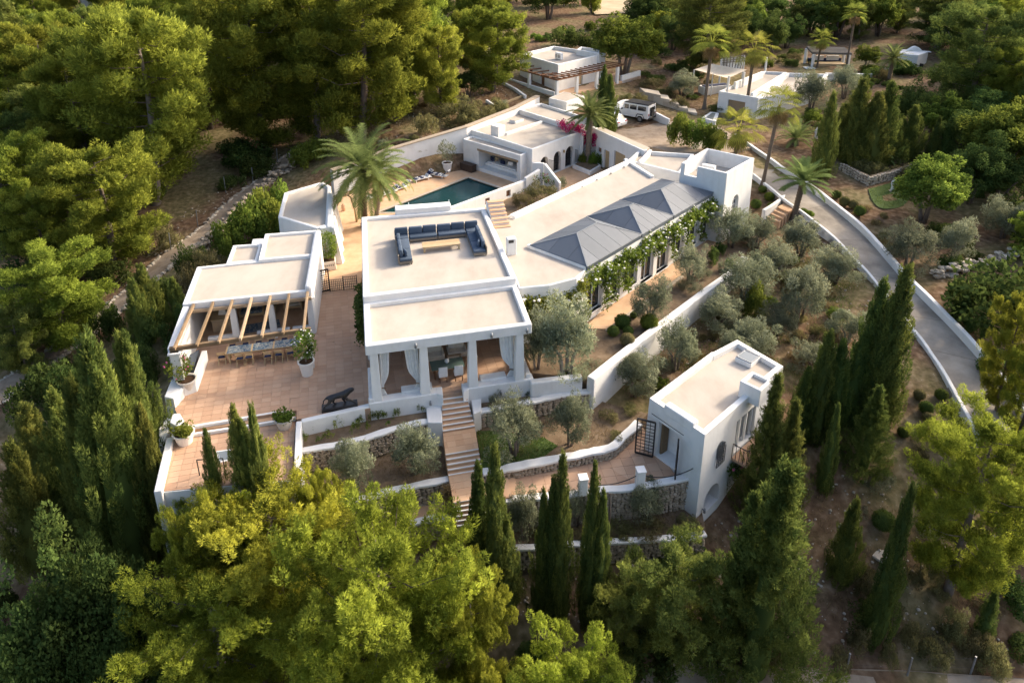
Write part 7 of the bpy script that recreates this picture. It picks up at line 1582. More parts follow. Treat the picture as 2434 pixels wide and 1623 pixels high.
t, p = pot('white pot with a small tree beside the pool wall', 'A', 1660, 618, 0, .52, 1.0); leafball(t, (p.x, p.y, 1.1), .95, 2.2, 46, 'leaf_olive', 606, npf=22, bl=.2, bw=.06)
p = W('H', 648, 1130, 0); t = thing('planter_box', 'white square planter with a bushy shrub by the iron gate', 'planter', (p.x, p.y, 0)); MB().box((p.x, p.y, .35), (.95, .95, .7), UA).build('box', 'pot_white', t, bevel=.03); MB().box((p.x, p.y, .7), (.8, .8, .04), UA).build('soil', 'soil_dark', t)
for k in range(5): q = Vector((p.x, p.y))+u*(-.3+.15*k)-vv*.48; MB().box((q.x, q.y, .42), (.07, .02, .1), UA).build('vent_slot', 'dark_room', t)
leafball(t, (p.x, p.y, .8), .7, 2.2, 55, 'leaf_vine', 607, npf=24)
p = W('8', 755, 410, -3.3); t = thing('plant_pot', 'terracotta pot with tall dry grass on the narrow path', 'plant pot', (p.x, p.y, -3.3)); MB().lathe([(.2, 0), (.3, .5), (.3, .52)], 16, (p.x, p.y, -3.3)).build('pot', 'tile', t); leafball(t, (p.x, p.y, -2.75), .3, .8, 60, 'grass_dry', 608, bl=.4, bw=.03, npf=8)

# --- iron gate across the passage
gt = thing('iron_gate', 'low dark iron lattice gate across the paved passage', 'gate', (GL.x, GL.y, 0)); gdv = (GR-GL).normalized(); gw = (GR-GL).length
for s0, s1, z1 in ((.26, .62, .92), (.64, 1.0, 1.05)): grille(gt, GL+gdv*gw*(s0+s1)/2, gdv, gw*(s1-s0), .05, z1, 0, 7, 5, .012, 'lattice')
barred_leaf(gt, GL, (gdv*.93+vv*.30).normalized(), gw*.25, .05, 1.7, 4, 9)
for s_ in (.25, .63, 1.0): q = GL+gdv*gw*s_; MB().bar((q.x, q.y, 0), (q.x, q.y, 1.15), .05).build('post', 'iron', gt)
t = thing('leaning_ladder', 'narrow wooden pole ladder leaning on the loggia wall', 'ladder', (GL.x-.2, GL.y+1, 0)); q0 = W('H', 570, 1130, 0); q1 = W('H', 535, 830, 1.9)
MB().tube([q0, q1], .045, 6).build('rail', 'timber', t); MB().tube([q0+Vector((.3, .1, 0)), q1+Vector((.3, .1, 0))], .045, 6).build('rail', 'timber', t)
for k in range(5): f = .12+.18*k; MB().tube([Vector(q0).lerp(q1, f), Vector(q0).lerp(q1, f)+Vector((.3, .1, 0))], .025, 5).build('rung', 'timber', t)

# --- pool side: loungers, chest
def lounger(label, k, x, y, rz, lift=.55):
    p = W(k, x, y, 0); t = thing('sun_lounger', label, 'sun lounger', (p.x, p.y, 0), 'navy and white sun loungers by the pool'); R = Matrix.Translation(p) @ Matrix.Rotation(rz, 4, 'Z')
    def bx(cx, cy, cz, sx, sy, sz, n, m, rx=0, bev=.02): MB().box(R @ Vector((cx, cy, cz)), (sx, sy, sz), mtx=(R.to_3x3() @ Matrix.Rotation(rx, 3, 'X')).to_4x4()).build(n, m, t, bevel=bev)
    bx(0, 0, .27, .66, 1.95, .05, 'frame', 'metal_white')
    for sx in (-.3, .3):
        for sy in (-.85, .55): bx(sx, sy, .13, .05, .05, .26, 'leg', 'metal_white', bev=.005)
    for j in range(4): bx(0, -.82+.33*j, .34, .6, .31, .08, 'mattress_pad', 'fabric_navy' if j % 2 == 0 else 'lounger_print')
    for j in range(3): bx(0, .62+.24*j, .42+.2*j*(lift/.55), .6, .3, .08, 'back_pad', 'lounger_print' if j % 2 == 0 else 'fabric_navy', rx=.7*(lift/.55))
    return t
mat('lounger_print', [(.46, (.015, .02, .055)), (.5, (.7, .7, .68)), (.8, (.72, .72, .7))], rough=.9, scale=9, detail=1)
lounger('navy and white sun lounger with raised back against the pool wall', 'A', 1425, 700, -.9); lounger('navy sun lounger with a towel near the potted tree', 'A', 1580, 672, -2.0)
lounger('sun lounger beside the date palm trunks', 'A', 975, 870, -.75, .35); lounger('sun lounger second from the date palms', 'A', 1110, 835, -.75, .3); lounger('sun lounger third from the date palms', 'A', 1215, 790, -.75, .3)
p = W('A', 1855, 610, 0); t = thing('wicker_chest', 'dark wicker storage chest beside the pool house', 'chest', (p.x, p.y, 0)); MB().box((p.x, p.y, .36), (1.7, .75, .72), math.atan2(d1.y, d1.x)).build('body', 'wicker', t, bevel=.03); MB().box((p.x, p.y, .75), (1.76, .8, .07), math.atan2(d1.y, d1.x)).build('lid', 'wicker', t, bevel=.02)
p = W('I', 30, 620, 0); t = thing('garden_boulder', 'pale rough boulder between potted tree and wicker chest', 'rock', (p.x, p.y, 0)); o = bpy.data.objects.new('stone', STONES_P[0]); C.objects.link(o); o.parent = t; o.scale = (1.6, 1.2, 1.6); o.location = (0, .3, .4)
p = W('H', 820, 425, 0); t = thing('garden_lantern', 'small terracotta lantern on the passage floor', 'lantern', (p.x, p.y, 0)); MB().lathe([(.16, 0), (.2, .3), (.14, .45), (.2, .5), (.05, .7)], 14, (p.x, p.y, 0)).build('body', 'tile', t)
p = W('H', 985, 560, 0); t = thing('outdoor_shower', 'curved ochre outdoor shower post beside the date palm', 'shower', (p.x, p.y, 0)); MB().tube([(p.x, p.y, 0), (p.x-.1, p.y, 1.2), (p.x-.35, p.y, 2.3), (p.x-.75, p.y+.05, 2.55), (p.x-1.0, p.y+.1, 2.35)], [.11, .1, .09, .08, .09], 8).build('post', 'teak', t, smooth=True)
# --- sunken glass hatch with rail on the lower terrace
p = W2('K', -.33, (605, 990), (745, 970), (750, 1070), (630, 1095)); t = thing('glass_hatch', 'sunken glass hatch with a dark rail on the lower terrace', 'hatch', (p[0].x, p[0].y, -.34)); MB().prism(p, -.4, -.31).build('frame', 'metal_white', t); MB().prism(offset_poly(p, .08), -.36, -.3).build('pane', 'glass_grey', t)
r0_, r1_ = W('K', 450, 1215, -.34), W('K', 690, 1200, -.34); mb = MB()
for q in (r0_, (r0_+r1_)/2, r1_): mb.bar(q, q+Vector((0, 0, .95)), .04)
mb.bar(r0_+Vector((0, 0, .95)), r1_+Vector((0, 0, .95)), .04); mb.build('rail', 'iron', t)

# --- cars on the parking court
def wheel(parent, R, x, y, r_=.38, w=.26):
    c = R @ Vector((x, y, r_)); ax = (R.to_3x3() @ Vector((0, 1, 0))).normalized()
    wl_ = MB().tube([c-ax*w/2, c-ax*w*.36, c+ax*w*.36, c+ax*w/2], [r_*.9, r_, r_, r_*.9], 20).build('wheel', 'rubber', parent)
    s_ = 1 if y > 0 else -1
    MB().tube([c+ax*s_*w*.42, c+ax*s_*w*.53], [r_*.6, r_*.52], 14).build('rim', 'metal_grey', wl_)
def car_body(parent, R, prof, w, m, name='body', bev=.06, taper=None):
    """side profile (x, z) extruded across the width"""
    n = len(prof); vs = []
    for sy in (-1, 1):
        for (x, z) in prof: vs.append(R @ Vector((x, sy*w/2*(taper(z) if taper else 1), z)))
    return MB().add(vs, [tuple(range(n)), tuple(range(2*n-1, n-1, -1))]+[(i, n+i, n+(i+1) % n, (i+1) % n) for i in range(n)]).build(name, m, parent, bevel=bev, seg=2)
rw = at(1521, 292, 2.3); cdir = Vector((-2.2, 1.75)).normalized(); ang_ = math.atan2(cdir.y, cdir.x)
ca0 = rw+cdir.to_3d()*1.5+Vector((cdir.y, -cdir.x, 0))*.85;  R = Matrix.Translation((ca0.x, ca0.y, 2.3)) @ Matrix.Rotation(ang_, 4, 'Z') @ Matrix.Scale(1.12, 4)
car = thing('off_road_car', 'white boxy off-road car with black roof in the parking court', 'car', (ca0.x, ca0.y, 2.3))
car_body(car, R, [(-2.25, .5), (2.25, .5), (2.28, .95), (2.2, 1.12), (.95, 1.18), (-2.28, 1.18)], 1.78, 'car_silver'); 
tp = lambda z: 1-.07*max(0, (z-1.15)/.8)
car_body(car, R, [(-2.26, 1.16), (.95, 1.16), (.55, 1.92), (-2.22, 1.92)], 1.74, 'car_silver', 'cabin', taper=tp)
car_body(car, R, [(-2.24, 1.90), (.58, 1.90), (.5, 2.0), (-2.2, 2.02)], 1.62, 'rubber', 'roof_panel', .04)
for sy in (-1, 1):
    for x0, x1 in ((-2.0, -1.05), (-.9, -.1), (.02, .55)): MB().add([R @ Vector((x, sy*(.882*tp(z)), z)) for x, z in ((x0, 1.3), (x1, 1.3), (x1-.0, 1.76), (x0, 1.76))], [(0, 1, 2, 3)]).build('window', 'car_glass', car)
    for x in (-1.35, 1.35): MB().tube([R @ Vector((x-.48, sy*.9, .55)), R @ Vector((x-.3, sy*.9, .92)), R @ Vector((x+.3, sy*.9, .92)), R @ Vector((x+.48, sy*.9, .55))], .05, 5).build('wheel_arch', 'rubber', car)
    for x in (-1.35, 1.35): wheel(car, R, x, sy*.8, .4)
    MB().box(R @ Vector((-2.28, sy*.72, .95)), (.05, .12, .2), ang_).build('tail_light', 'tail_red', car); MB().box(R @ Vector((.75, sy*1.0, 1.25)), (.1, .18, .14), ang_).build('mirror', 'rubber', car)
MB().box(R @ Vector((-2.3, 0, .55)), (.14, 1.7, .16), ang_).build('rear_bumper', 'rubber', car, bevel=.02); MB().box(R @ Vector((2.3, 0, .6)), (.16, 1.75, .2), ang_).build('front_bumper', 'rubber', car, bevel=.02)
MB().box(R @ Vector((-2.3, 0, 1.5)), (.03, 1.1, .42), ang_).build('rear_window', 'car_glass', car)
q = R @ Vector((-2.38, .15, 1.05)); ax_ = (R.to_3x3() @ Vector((1, 0, 0))); MB().tube([q-ax_*.1, q+ax_*.1], .38, 20).build('spare_wheel', 'rubber', car)
mb = MB()
for y in (-.75, -.6): mb.bar(R @ Vector((-2.34, y, .6)), R @ Vector((-2.34, y, 1.95)), .03)
for k in range(5): mb.bar(R @ Vector((-2.34, -.75, .8+.25*k)), R @ Vector((-2.34, -.6, .8+.25*k)), .03)
mb.build('ladder', 'iron', car)
# --- second car, seen from behind
c2 = W('B', 1300, 885, 2.3); cc2 = c2+cdir.to_3d()*2.2; R = Matrix.Translation((cc2.x, cc2.y, 2.3)) @ Matrix.Rotation(ang_-.12, 4, 'Z'); car = thing('estate_car', 'rounded white car behind the dark cypresses', 'car', (cc2.x, cc2.y, 2.3))
car_body(car, R, [(-2.2, .35), (2.2, .35), (2.25, .7), (1.9, .92), (.9, 1.0), (-2.1, 1.05), (-2.28, .8)], 1.82, 'car_white', bev=.12)
car_body(car, R, [(-2.1, 1.0), (1.0, .98), (.3, 1.5), (-.6, 1.62), (-1.6, 1.52)], 1.6, 'car_white', 'cabin', .12, taper=lambda z: 1-.2*max(0, (z-1.0)/.6))
MB().add([R @ Vector((x, y, z)) for x, y, z in ((-2.09, -.62, 1.08), (-2.09, .62, 1.08), (-1.66, .55, 1.5), (-1.66, -.55, 1.5))], [(0, 1, 2, 3)]).build('rear_window', 'car_glass', car)
for sy in (-1, 1):
    MB().add([R @ Vector((x, sy*y, z)) for x, y, z in ((-1.7, .815, 1.08), (.7, .815, 1.08), (.2, .70, 1.44), (-1.4, .70, 1.44))], [(0, 1, 2, 3)]).build('window', 'car_glass', car)
    MB().box(R @ Vector((-2.2, sy*.66, .88)), (.1, .4, .12), ang_-.12).build('tail_light', 'tail_red', car)
    for x in (-1.35, 1.35): wheel(car, R, x, sy*.82, .34, .22)
MB().box(R @ Vector((-2.3, 0, .68)), (.03, .5, .12), ang_-.12).build('number_plate', 'metal_white', car)

# ------------------------------------------------------------------ climbers on the walls
def climber(name, label, cells, n, lmat, seed, nfl=0, fm='flower_white', bl=.17, bw=.12, flw=.14, z_=None, cat='climber', flat=.35):
    """cells: list of (centre, radius xyz, weight)"""
    rr_ = np.random.default_rng(seed); c0 = Vector(cells[0][0]); t = thing(name, label, cat, c0); P = []
    for c, r_, w in cells:
        for k in range(max(1, int(w))):
            d = rr_.uniform(-1, 1, 3); P.append([c[0]+d[0]*r_[0], c[1]+d[1]*r_[1], c[2]+d[2]*r_[2], 0, 0, 1, rr_.uniform(.16, .3), rr_.uniform(.18, .34), np.clip(rr_.normal(.5, .22), 0, 1)])
    V, F, T = blades(np.array(P), n, bl, bw, (.7, .2, 0, .7), leaf=True, seed=seed); NRM.clear()
    me = fastmesh('foliage', V-np.array(c0[:]), F, T); me.materials.append(MATS[lmat]); link(bpy.data.objects.new('foliage', me), t)
    if nfl:
        mb = MB()
        for k in range(nfl):
            q = P[rr_.integers(len(P))]; d = unit(rr_.normal(size=3)+np.array([.3, -.5, .5])); s_ = flw*rr_.uniform(.6, 1.2); mb.box((q[0]+d[0]*q[6], q[1]+d[1]*q[6], q[2]+d[2]*q[7]), (s_, s_, s_*.7), rr_.uniform(0, 3))
        mb.build('blossom', fm, t, bevel=.03)
    return t
cells = []
for k in range(38):
    t_ = (k+.5)/38; q = F0+fd*(Lf*t_*.97)-fn*.28; wv = .25*math.sin(k*.9)
    cells.append(((q.x, q.y, 3.25+wv*.4), (.32, .32, .46+.18*math.sin(k*1.7)), 6))
for k in range(1, 9):      # trails hanging on the columns
    q = F0+fd*(bay*k)-fn*.22
    for z in np.arange(1.0 if k in (1, 2, 5, 6, 7) else 1.9, 3.0, .45): cells.append(((q.x, q.y, z), (.28, .2, .25), 2))
for q in ((.12, 1.2), (.2, .9), (.28, 1.2)):
    for z in np.arange(.5, 3, .4): w_ = F0+fd*(Lf*q[0])-fn*.25; cells.append(((w_.x, w_.y, z), (.3, .15, .25), 1))
climber('flowering_vine', 'thick white-flowering vine hanging along the hall front', cells, 34, 'leaf_vine', 701, nfl=260)
cells = []
for k in range(20):
    t_ = k/19; q = lerp2(Vector((.9, 38.0)), Vector((4.5, 39.9)), t_); cells.append(((q.x, q.y, 3.1-.5*math.sin(t_*3.1)-.2*(1-t_)), (.35, .3, .45), 5))
    cells.append(((q.x, q.y-.1, 1.9), (.4, .2, .8), 2 if k % 3 else 4))
climber('flowering_vine', 'white-flowering vine over the low hall end beside the pavilion', cells, 34, 'leaf_vine', 702, nfl=70)
bg_c = [W('I', x, y, z) for x, y, z in ((1500, 30, 3.9), (1560, 60, 3.9), (1620, 50, 3.9), (1690, 60, 3.9), (1750, 80, 3.9), (1810, 110, 3.8), (1600, 90, 3.8), (1700, 100, 3.8), (1820, 170, 3.2), (1825, 230, 2.7), (1825, 280, 2.3), (1930, 200, 3.0), (1980, 190, 3.1), (2010, 220, 2.9), (1910, 240, 2.7), (1945, 285, 2.4), (1540, 20, 3.9))]
climber('bougainvillea', 'magenta bougainvillea over the pool house roof edge and palm', [((p.x, p.y, p.z), (.38, .3, .25), 5) for p in bg_c], 46, 'leaf_broad', 703, bl=.12, bw=.1)
o = [x for x in C.objects if x.name.startswith('bougainvillea')][0]
for ch_ in o.children: ch_.data.materials.clear(); ch_.data.materials.append(MATS['flower_magenta']); ch_.name = 'bracts'
cells = [((p.x, p.y, p.z), (.12, .35, .35), 3) for p in (lerp2(PML, PBL, f).to_3d()+Vector((-.25, 0, z)) for f in (.02, .07, .12, .17, .22) for z in (1.2, 1.9, 2.6, 3.3))]
climber('wall_creeper', 'dark green creeper on the passage side of the pavilion', cells, 40, 'leaf_dark', 704)
q = sp[1]+dl*3.2+nb_*.3; climber('wall_creeper', 'dark creeper with pink blossom at the foot of the studio', [((q.x+dl.x*k*.5, q.y+dl.y*k*.5, -3.2+.25*math.sin(k*2)), (.35, .25, .5), 3) for k in range(5)], 40, 'leaf_dark', 705, nfl=10, fm='flower_pink')
p = W('I', 1300, 860, .8); climber('wall_creeper', 'twiggy dark red creeper on the sloping stair wall', [((p.x+dx, p.y+.1, .8+dz), (.25, .1, .25), 2) for dx, dz in ((-.9, .5), (-.4, .8), (0, .5), (.3, .2), (-.2, .2))], 22, 'leaf_dark', 706, nfl=14, fm='flower_magenta', flw=.08)

# ------------------------------------------------------------------ far buildings
def post(parent, p, z0, z1, w=.3, name='post', m='stucco'): return MB().box((p[0], p[1], (z0+z1)/2), (w, w, z1-z0), .6).build(name, m, parent, bevel=.02)
gq = W2('B', 7.6, (335, 188), (692, 290), (1137, 186), (650, 116)); gh = thing('guest_house', 'white guest house with timber pergola at the top of the garden', 'house', (gq[1].x, gq[1].y, 3.5))
gw_ = stucco_body(gq, 2.5, 7.6, gh, pw=.3, ph=.45); gd1 = (gq[2]-gq[1]).normalized(); gL = (gq[2]-gq[1]).length; gd0 = (gq[1]-gq[0]).normalized(); gL0 = (gq[1]-gq[0]).length; gn0 = Vector((gd0.y, -gd0.x)); gn1 = Vector((gd1.y, -gd1.x))
q5 = W2('B', 7.9, (905, 122), (1080, 150), (1075, 185), (860, 150)); stucco_body(q5, 5, 7.9, gh, pw=.25, ph=.4, name='upper_block', roofname='upper_roof')
cut(gw_, [boxcut(gq[1]+gd1*gL*t_, gd1, w, 4.25, 6.2, .3) for t_, w in ((.47, .9), (.85, .8))]+[boxcut(gq[0]+gd0*gL0*t_, gd0, .9, 4.25, 6.0, .3) for t_ in (.3, .62)])
for t_, w, m_ in ((.47, .9, 'teak'), (.85, .8, 'glass_dark')): panel_at(gh, gq[1]+gd1*gL*t_, gd1, w, 4.25, 6.2, .2, .05, 'door', m_)
for t_ in (.3, .62): panel_at(gh, gq[0]+gd0*gL0*t_, gd0, .9, 4.25, 6.0, .2, .05, 'door', 'timber_dark')
zp = 6.35; zf = 4.2
fl_ = [gq[0]-gd0*.3+gn0*2.6, gq[1]+gn0*2.6+gn1*2.6, gq[2]+gn1*2.6+gd1*.3, gq[2], gq[1], gq[0]]
MB().prism(fl_[:2]+[gq[1], gq[0]], 2.2, zf).build('porch_floor', 'paving', gh); MB().prism([fl_[1], fl_[2], gq[2], gq[1]], 2.2, zf-.003).build('porch_floor', 'paving', gh)
MB().prism([gq[2]+gn1*2.6, gq[2]+gn1*2.6+gd1*5, gq[2]+gd1*5-gn1*1.5, gq[2]], 2.2, zf-.006).build('side_terrace', 'paving', gh)
for q_ in (fl_[0], fl_[1], *[lerp2(fl_[1], fl_[2], f) for f in (.3, .6, .93)], lerp2(fl_[0], fl_[1], .5)): post(gh, q_+(gq[1]-q_).normalized()*.15, 2.2 if q_ == fl_[1] else zf-.2, zp-.12, .36)
MB().bar(Z3(fl_[0], zp), Z3(fl_[1], zp), .18, .2).build('beam', 'timber_dark', gh); MB().bar(Z3(fl_[1], zp-.01), Z3(fl_[2], zp-.01), .18, .2).build('beam', 'timber_dark', gh)
for k in range(14): a = lerp2(fl_[1], fl_[2]+gd1*.4, (k+.3)/14); b = a-gn1*2.7; MB().tube([Z3(a+gn1*.45, zp+.16), Z3(b, zp+.16)], .085, 6).build('rafter', 'timber_dark', gh)
for k in range(7): a = lerp2(fl_[0]-gd0*.4, fl_[1], (k+.4)/7); b = a-gn0*2.7; MB().tube([Z3(a+gn0*.45, zp+.16), Z3(b, zp+.16)], .085, 6).build('rafter', 'timber_dark', gh)
wall_seg(gh, fl_[0], lerp2(fl_[0], fl_[1], .95), .25, 2.5, 4.75, name='low_wall'); wall_seg(gh, fl_[2], fl_[2]+gd1*4.6, .3, 2, 4.9, name='terrace_wall')
c = W('B', 700, 240, 7.2); t = thing('air_conditioner', 'white air conditioning unit on the guest house roof', 'machine', (c.x, c.y, 7.15)); ac_unit(t, c.x, c.y, 7.16, math.atan2(gd0.y, gd0.x), 1.3, .85)
# surfboards leaning on a tree
for k, (x, l) in enumerate(((702, 'slim white surfboard leaning at the wood edge'), (732, 'wide pale surfboard leaning at the wood edge'))):
    b = W('2', x+8*k, 685, 3.4); b.z = ground(b.x, b.y); t = thing('surfboard', l, 'surfboard', b); mb = MB(); w = .16+.14*k; n = 10; pts = []
    for i in range(n+1): f = i/n; pts.append((w*math.sin(math.pi*min(f*.9+.08, 1))**.7, f*2.3))
    vs = [(b.x+s_*x_, b.y+.5*z/2.3+dy, b.z+z) for dy in (0, .06) for s_, (x_, z) in [(1, p) for p in pts]+[(-1, p) for p in pts[::-1]]]; m_ = len(vs)//2
    MB().add(vs, [tuple(range(m_-1, -1, -1)), tuple(range(m_, 2*m_))]+[(i, (i+1) % m_, m_+(i+1) % m_, m_+i) for i in range(m_)]).build('board', 'board_blue' if k else 'metal_white', t)
# second white house on the right, with shade sail
hq = W2('J', 5.0, (268, 498), (640, 562), (905, 322), (690, 312)); s2 = thing('second_house', 'white flat-roofed house with shade sail beside the fan palms', 'house', (hq[0].x, hq[0].y, 2.0))
b_ = stucco_body(hq, 1.0, 5.0, s2, pw=.3, ph=.35); hd = (hq[1]-hq[0]).normalized(); cut(b_, [boxcut(lerp2(hq[0], hq[1], .48), hd, 2.2, 2.2, 4.2, .3)]); panel_at(s2, lerp2(hq[0], hq[1], .48), hd, 2.2, 2.2, 4.2, .2, .05, 'door', 'timber')
hq2 = W2('J', 5.8, (645, 565), (665, 600), (1160, 470), (1280, 335), (900, 322)); hq2 = W2('J', 4.9, (640, 566), (1120, 470), (1290, 338), (905, 326)); stucco_body(hq2, 1.0, 4.9, s2, pw=.35, ph=.5, name='east_wall', roofname='east_roof')
wall_seg(s2, W('J', 590, 520, 5.3).to_2d(), W('J', 900, 325, 5.3).to_2d(), .3, 4.5, 5.35, name='roof_divider'); wall_seg(s2, W('J', 430, 420, 5.5).to_2d(), W('J', 690, 318, 5.5).to_2d(), .3, 4.5, 5.55, name='roof_upstand')
for x, y in ((350, 500), (490, 460), (700, 310)): p = W('J', x, y, 4.7); post(s2, p, 4.6, 6.6, .22, 'sail_post')
sl0 = [W('J', 40, 298, 5.9), W('J', 200, 245, 6.6), W('J', 530, 300, 6.6), W('J', 355, 378, 6.0)]
t = thing('shade_sail', 'sagging beige shade sail beside the second white house', 'sail', sl0[0]); mb = MB(); n = 8
for i in range(n+1):
    for k in range(n+1):
        a = sl0[0].lerp(sl0[1], i/n); b = sl0[3].lerp(sl0[2], i/n); p = a.lerp(b, k/n); p.z -= .9*math.sin(math.pi*i/n)*math.sin(math.pi*k/n)*.6; mb.v.append(p)
for i in range(n):
    for k in range(n): a = i*(n+1)+k; mb.f.append((a, a+1, a+n+2, a+n+1))
mb.build('cloth', 'canvas', t, smooth=True)
for q_ in (sl0[0], sl0[3], W('J', 215, 330, 5.9)): MB().tube([(q_.x, q_.y, ground(q_.x, q_.y)-.2), q_], .07, 8).build('mast', 'metal_white', t)
q = W('J', 230, 440, 4.0); t = thing('sunken_seat', 'white low bench with blue cushions under the shade sail', 'bench', (q.x, q.y, ground(q.x, q.y))); gz = ground(q.x, q.y); MB().box((q.x, q.y, gz+.3), (4.2, 1.4, 1.2), .4).build('bench', 'stucco', t, bevel=.05); MB().box((q.x, q.y-.2, gz+.95), (3.6, .8, .14), .4).build('cushion', 'fabric_navy', t, bevel=.04)
# lattice pergola beside it
lq = [W('J', 300, 320, 4.9), W('J', 470, 320, 4.9), W('J', 515, 165, 6.9), W('J', 300, 190, 6.9)]; t = thing('lattice_screen', 'sloping white screen with grey timber lattice behind the shade sail', 'pergola', lq[0])
MB().add([*lq, *[p+Vector((0, .3, -.3)) for p in lq]], [(0, 1, 2, 3), (7, 6, 5, 4), (0, 4, 5, 1), (1, 5, 6, 2), (2, 6, 7, 3), (3, 7, 4, 0)]).build('screen', 'stucco', t)
for k in range(7): f = (k+.5)/7; MB().bar(lq[0].lerp(lq[1], f)+Vector((0, -.1, .1)), lq[3].lerp(lq[2], f)+Vector((0, -.1, .1)), .1).build('batten', 'timber_grey', t)
for k in range(3): f = .6+.15*k; MB().bar(lq[0].lerp(lq[3], f)+Vector((0, -.16, .16)), lq[1].lerp(lq[2], f)+Vector((0, -.16, .16)), .08).build('cross_batten', 'timber_grey', t)
for q_ in (lq[2], lq[3]): MB().tube([(q_.x, q_.y+.2, ground(q_.x, q_.y)-.2), (q_.x, q_.y+.2, q_.z-.25)], .12, 8).build('leg', 'stucco', t)
# gazebo
g0 = [W('J', 1085, 82, 6.8), W('J', 1440, 92, 6.8), W('J', 1510, 148, 6.3), W('J', 1140, 140, 6.3)]; zb_ = 4.0; t = thing('gazebo', 'dark-roofed open gazebo with white posts and day bed', 'gazebo', (g0[3].x, g0[3].y, zb_))
MB().add([*g0, *[p+Vector((0, 0, -.22)) for p in g0]], [(0, 1, 2, 3), (7, 6, 5, 4), (0, 4, 5, 1), (1, 5, 6, 2), (2, 6, 7, 3), (3, 7, 4, 0)]).build('roof', 'shingle', t)
for k in range(9): f = (k+.5)/9; MB().bar(g0[0].lerp(g0[3], f)+Vector((0, 0, .03)), g0[1].lerp(g0[2], f)+Vector((0, 0, .03)), .16, .05).build('shingle_course', 'shingle', t)
for p in (g0[0].lerp(g0[3], .1), g0[1].lerp(g0[2], .1), g0[2].lerp(g0[3], .06), g0[3].lerp(g0[2], .05)): post(t, p, zb_-.6, p.z-.2, .34)
gm = (g0[0]+g0[1]+g0[2]+g0[3])/4; MB().box((gm.x, gm.y, zb_+.1), (7.5, 4.2, .3), 0).build('floor', 'stucco', t, bevel=.03); MB().box((gm.x, gm.y-.2, zb_+.5), (4.6, 2.2, .5), 0).build('day_bed', 'teak', t, bevel=.03)
MB().box((gm.x, gm.y+1.0, zb_+.95), (4.8, .5, .5), 0).build('bolster', 'fabric_navy', t, bevel=.06)
for x in (-1.1, 1.1): MB().box((gm.x+x, gm.y+.8, zb_+1.25), (1.8, .25, .7), 0).build('pillow', 'fabric_white', t, bevel=.06)
# chapel-like white building and long wall
cq = W2('J', 6.6, (1960, 150), (2130, 162), (2225, 130), (1945, 112)); zc = 3.2; t = thing('chapel', 'small tall white building with a curved gable beyond the long wall', 'house', (cq[0].x, cq[0].y, zc)); MB().prism(cq, zc-1.5, 6.6).build('wall', 'stucco', t, bevel=.08)
cdv2 = (cq[1]-cq[0]).normalized(); cL = (cq[1]-cq[0]).length; mb = MB(); pts = [(-.02, 0), (-.02, .1)]+[(.25+.5*i/14, .6*math.sin(math.pi*i/14)**1.3+.12) for i in range(15)]+[(1.02, .1), (1.02, 0)]
for off in (0, .5):
    for s_, z in pts: q = cq[3].lerp(cq[2], s_)-Vector((0, off)); mb.v.append(Vector((q.x, q.y, 6.55+z)))
m_ = len(pts); mb.f += [tuple(range(m_)), tuple(range(2*m_-1, m_-1, -1))]+[(i, m_+i, m_+(i+1) % m_, (i+1) % m_) for i in range(m_)]; mb.build('gable', 'stucco', t)
q = lerp2(cq[1], cq[2], .35); MB().box((q.x, q.y-.1, 4.6), (.2, .8, 1.3), .5).build('window', 'glass_dark', t)
lw = [W('J', x, y, z) for x, y, z in ((905, 322, 5.0), (1270, 332, 4.9), (1500, 335, 4.8), (1700, 340, 4.7), (1745, 285, 4.7), (1940, 290, 4.7))]
t = thing('long_wall', 'long low white wall below the gazebo', 'wall', (lw[1].x, lw[1].y, 3)); F, B = strip(lw[1:], .4); strip_wall(MB(), F, B, [p.z for p in lw[1:]], [ground(p.x, p.y)-1 for p in lw[1:]]).build('wall', 'stucco', t, bevel=.05)
# water basin by the second house
q = W2('J', 2.75, (110, 745), (190, 690), (270, 700), (240, 780)); t = thing('water_basin', 'small pale water basin beside the second white house', 'pool', (q[0].x, q[0].y, 1.8)); MB().prism(q, 1, 2.75).build('rim', 'stucco', t, bevel=.04); MB().prism(offset_poly(q, .35), 2.6, 2.76).build('water', 'glass_grey', t)
# broad garden steps above the parking court
t = thing('garden_steps', 'broad pale stone steps climbing above the parking court', 'stairs', W('B', 1800, 700, 2.4))
for k in range(5):
    x, y = 1520+85*k, 540+42*k; P = [W('B', x-70, y-35, 4.0-.33*k), W('B', x+110, y-5, 4.0-.33*k), W('B', x+130, y+35, 4.0-.33*k), W('B', x-20, y+5, 4.0-.33*k)]
    MB().prism([p.to_2d() for p in P], 1.5, 4.0-.33*k).build('step', 'stone_pale', t, bevel=.04)
t = thing('parking_wall', 'curved white wall behind the off-road car', 'wall', W('B', 1260, 640, 3)); P = smooth_line([W('B', x, y, z) for x, y, z in ((1258, 650, 3.6), (1330, 620, 3.7), (1420, 660, 3.4), (1600, 740, 3.3), (1720, 800, 3.0))], 4); F, B = strip(P, .35); strip_wall(MB(), F, B, [p.z for p in P], [1.5]*len(P)).build('wall', 'stucco', t, bevel=.05)
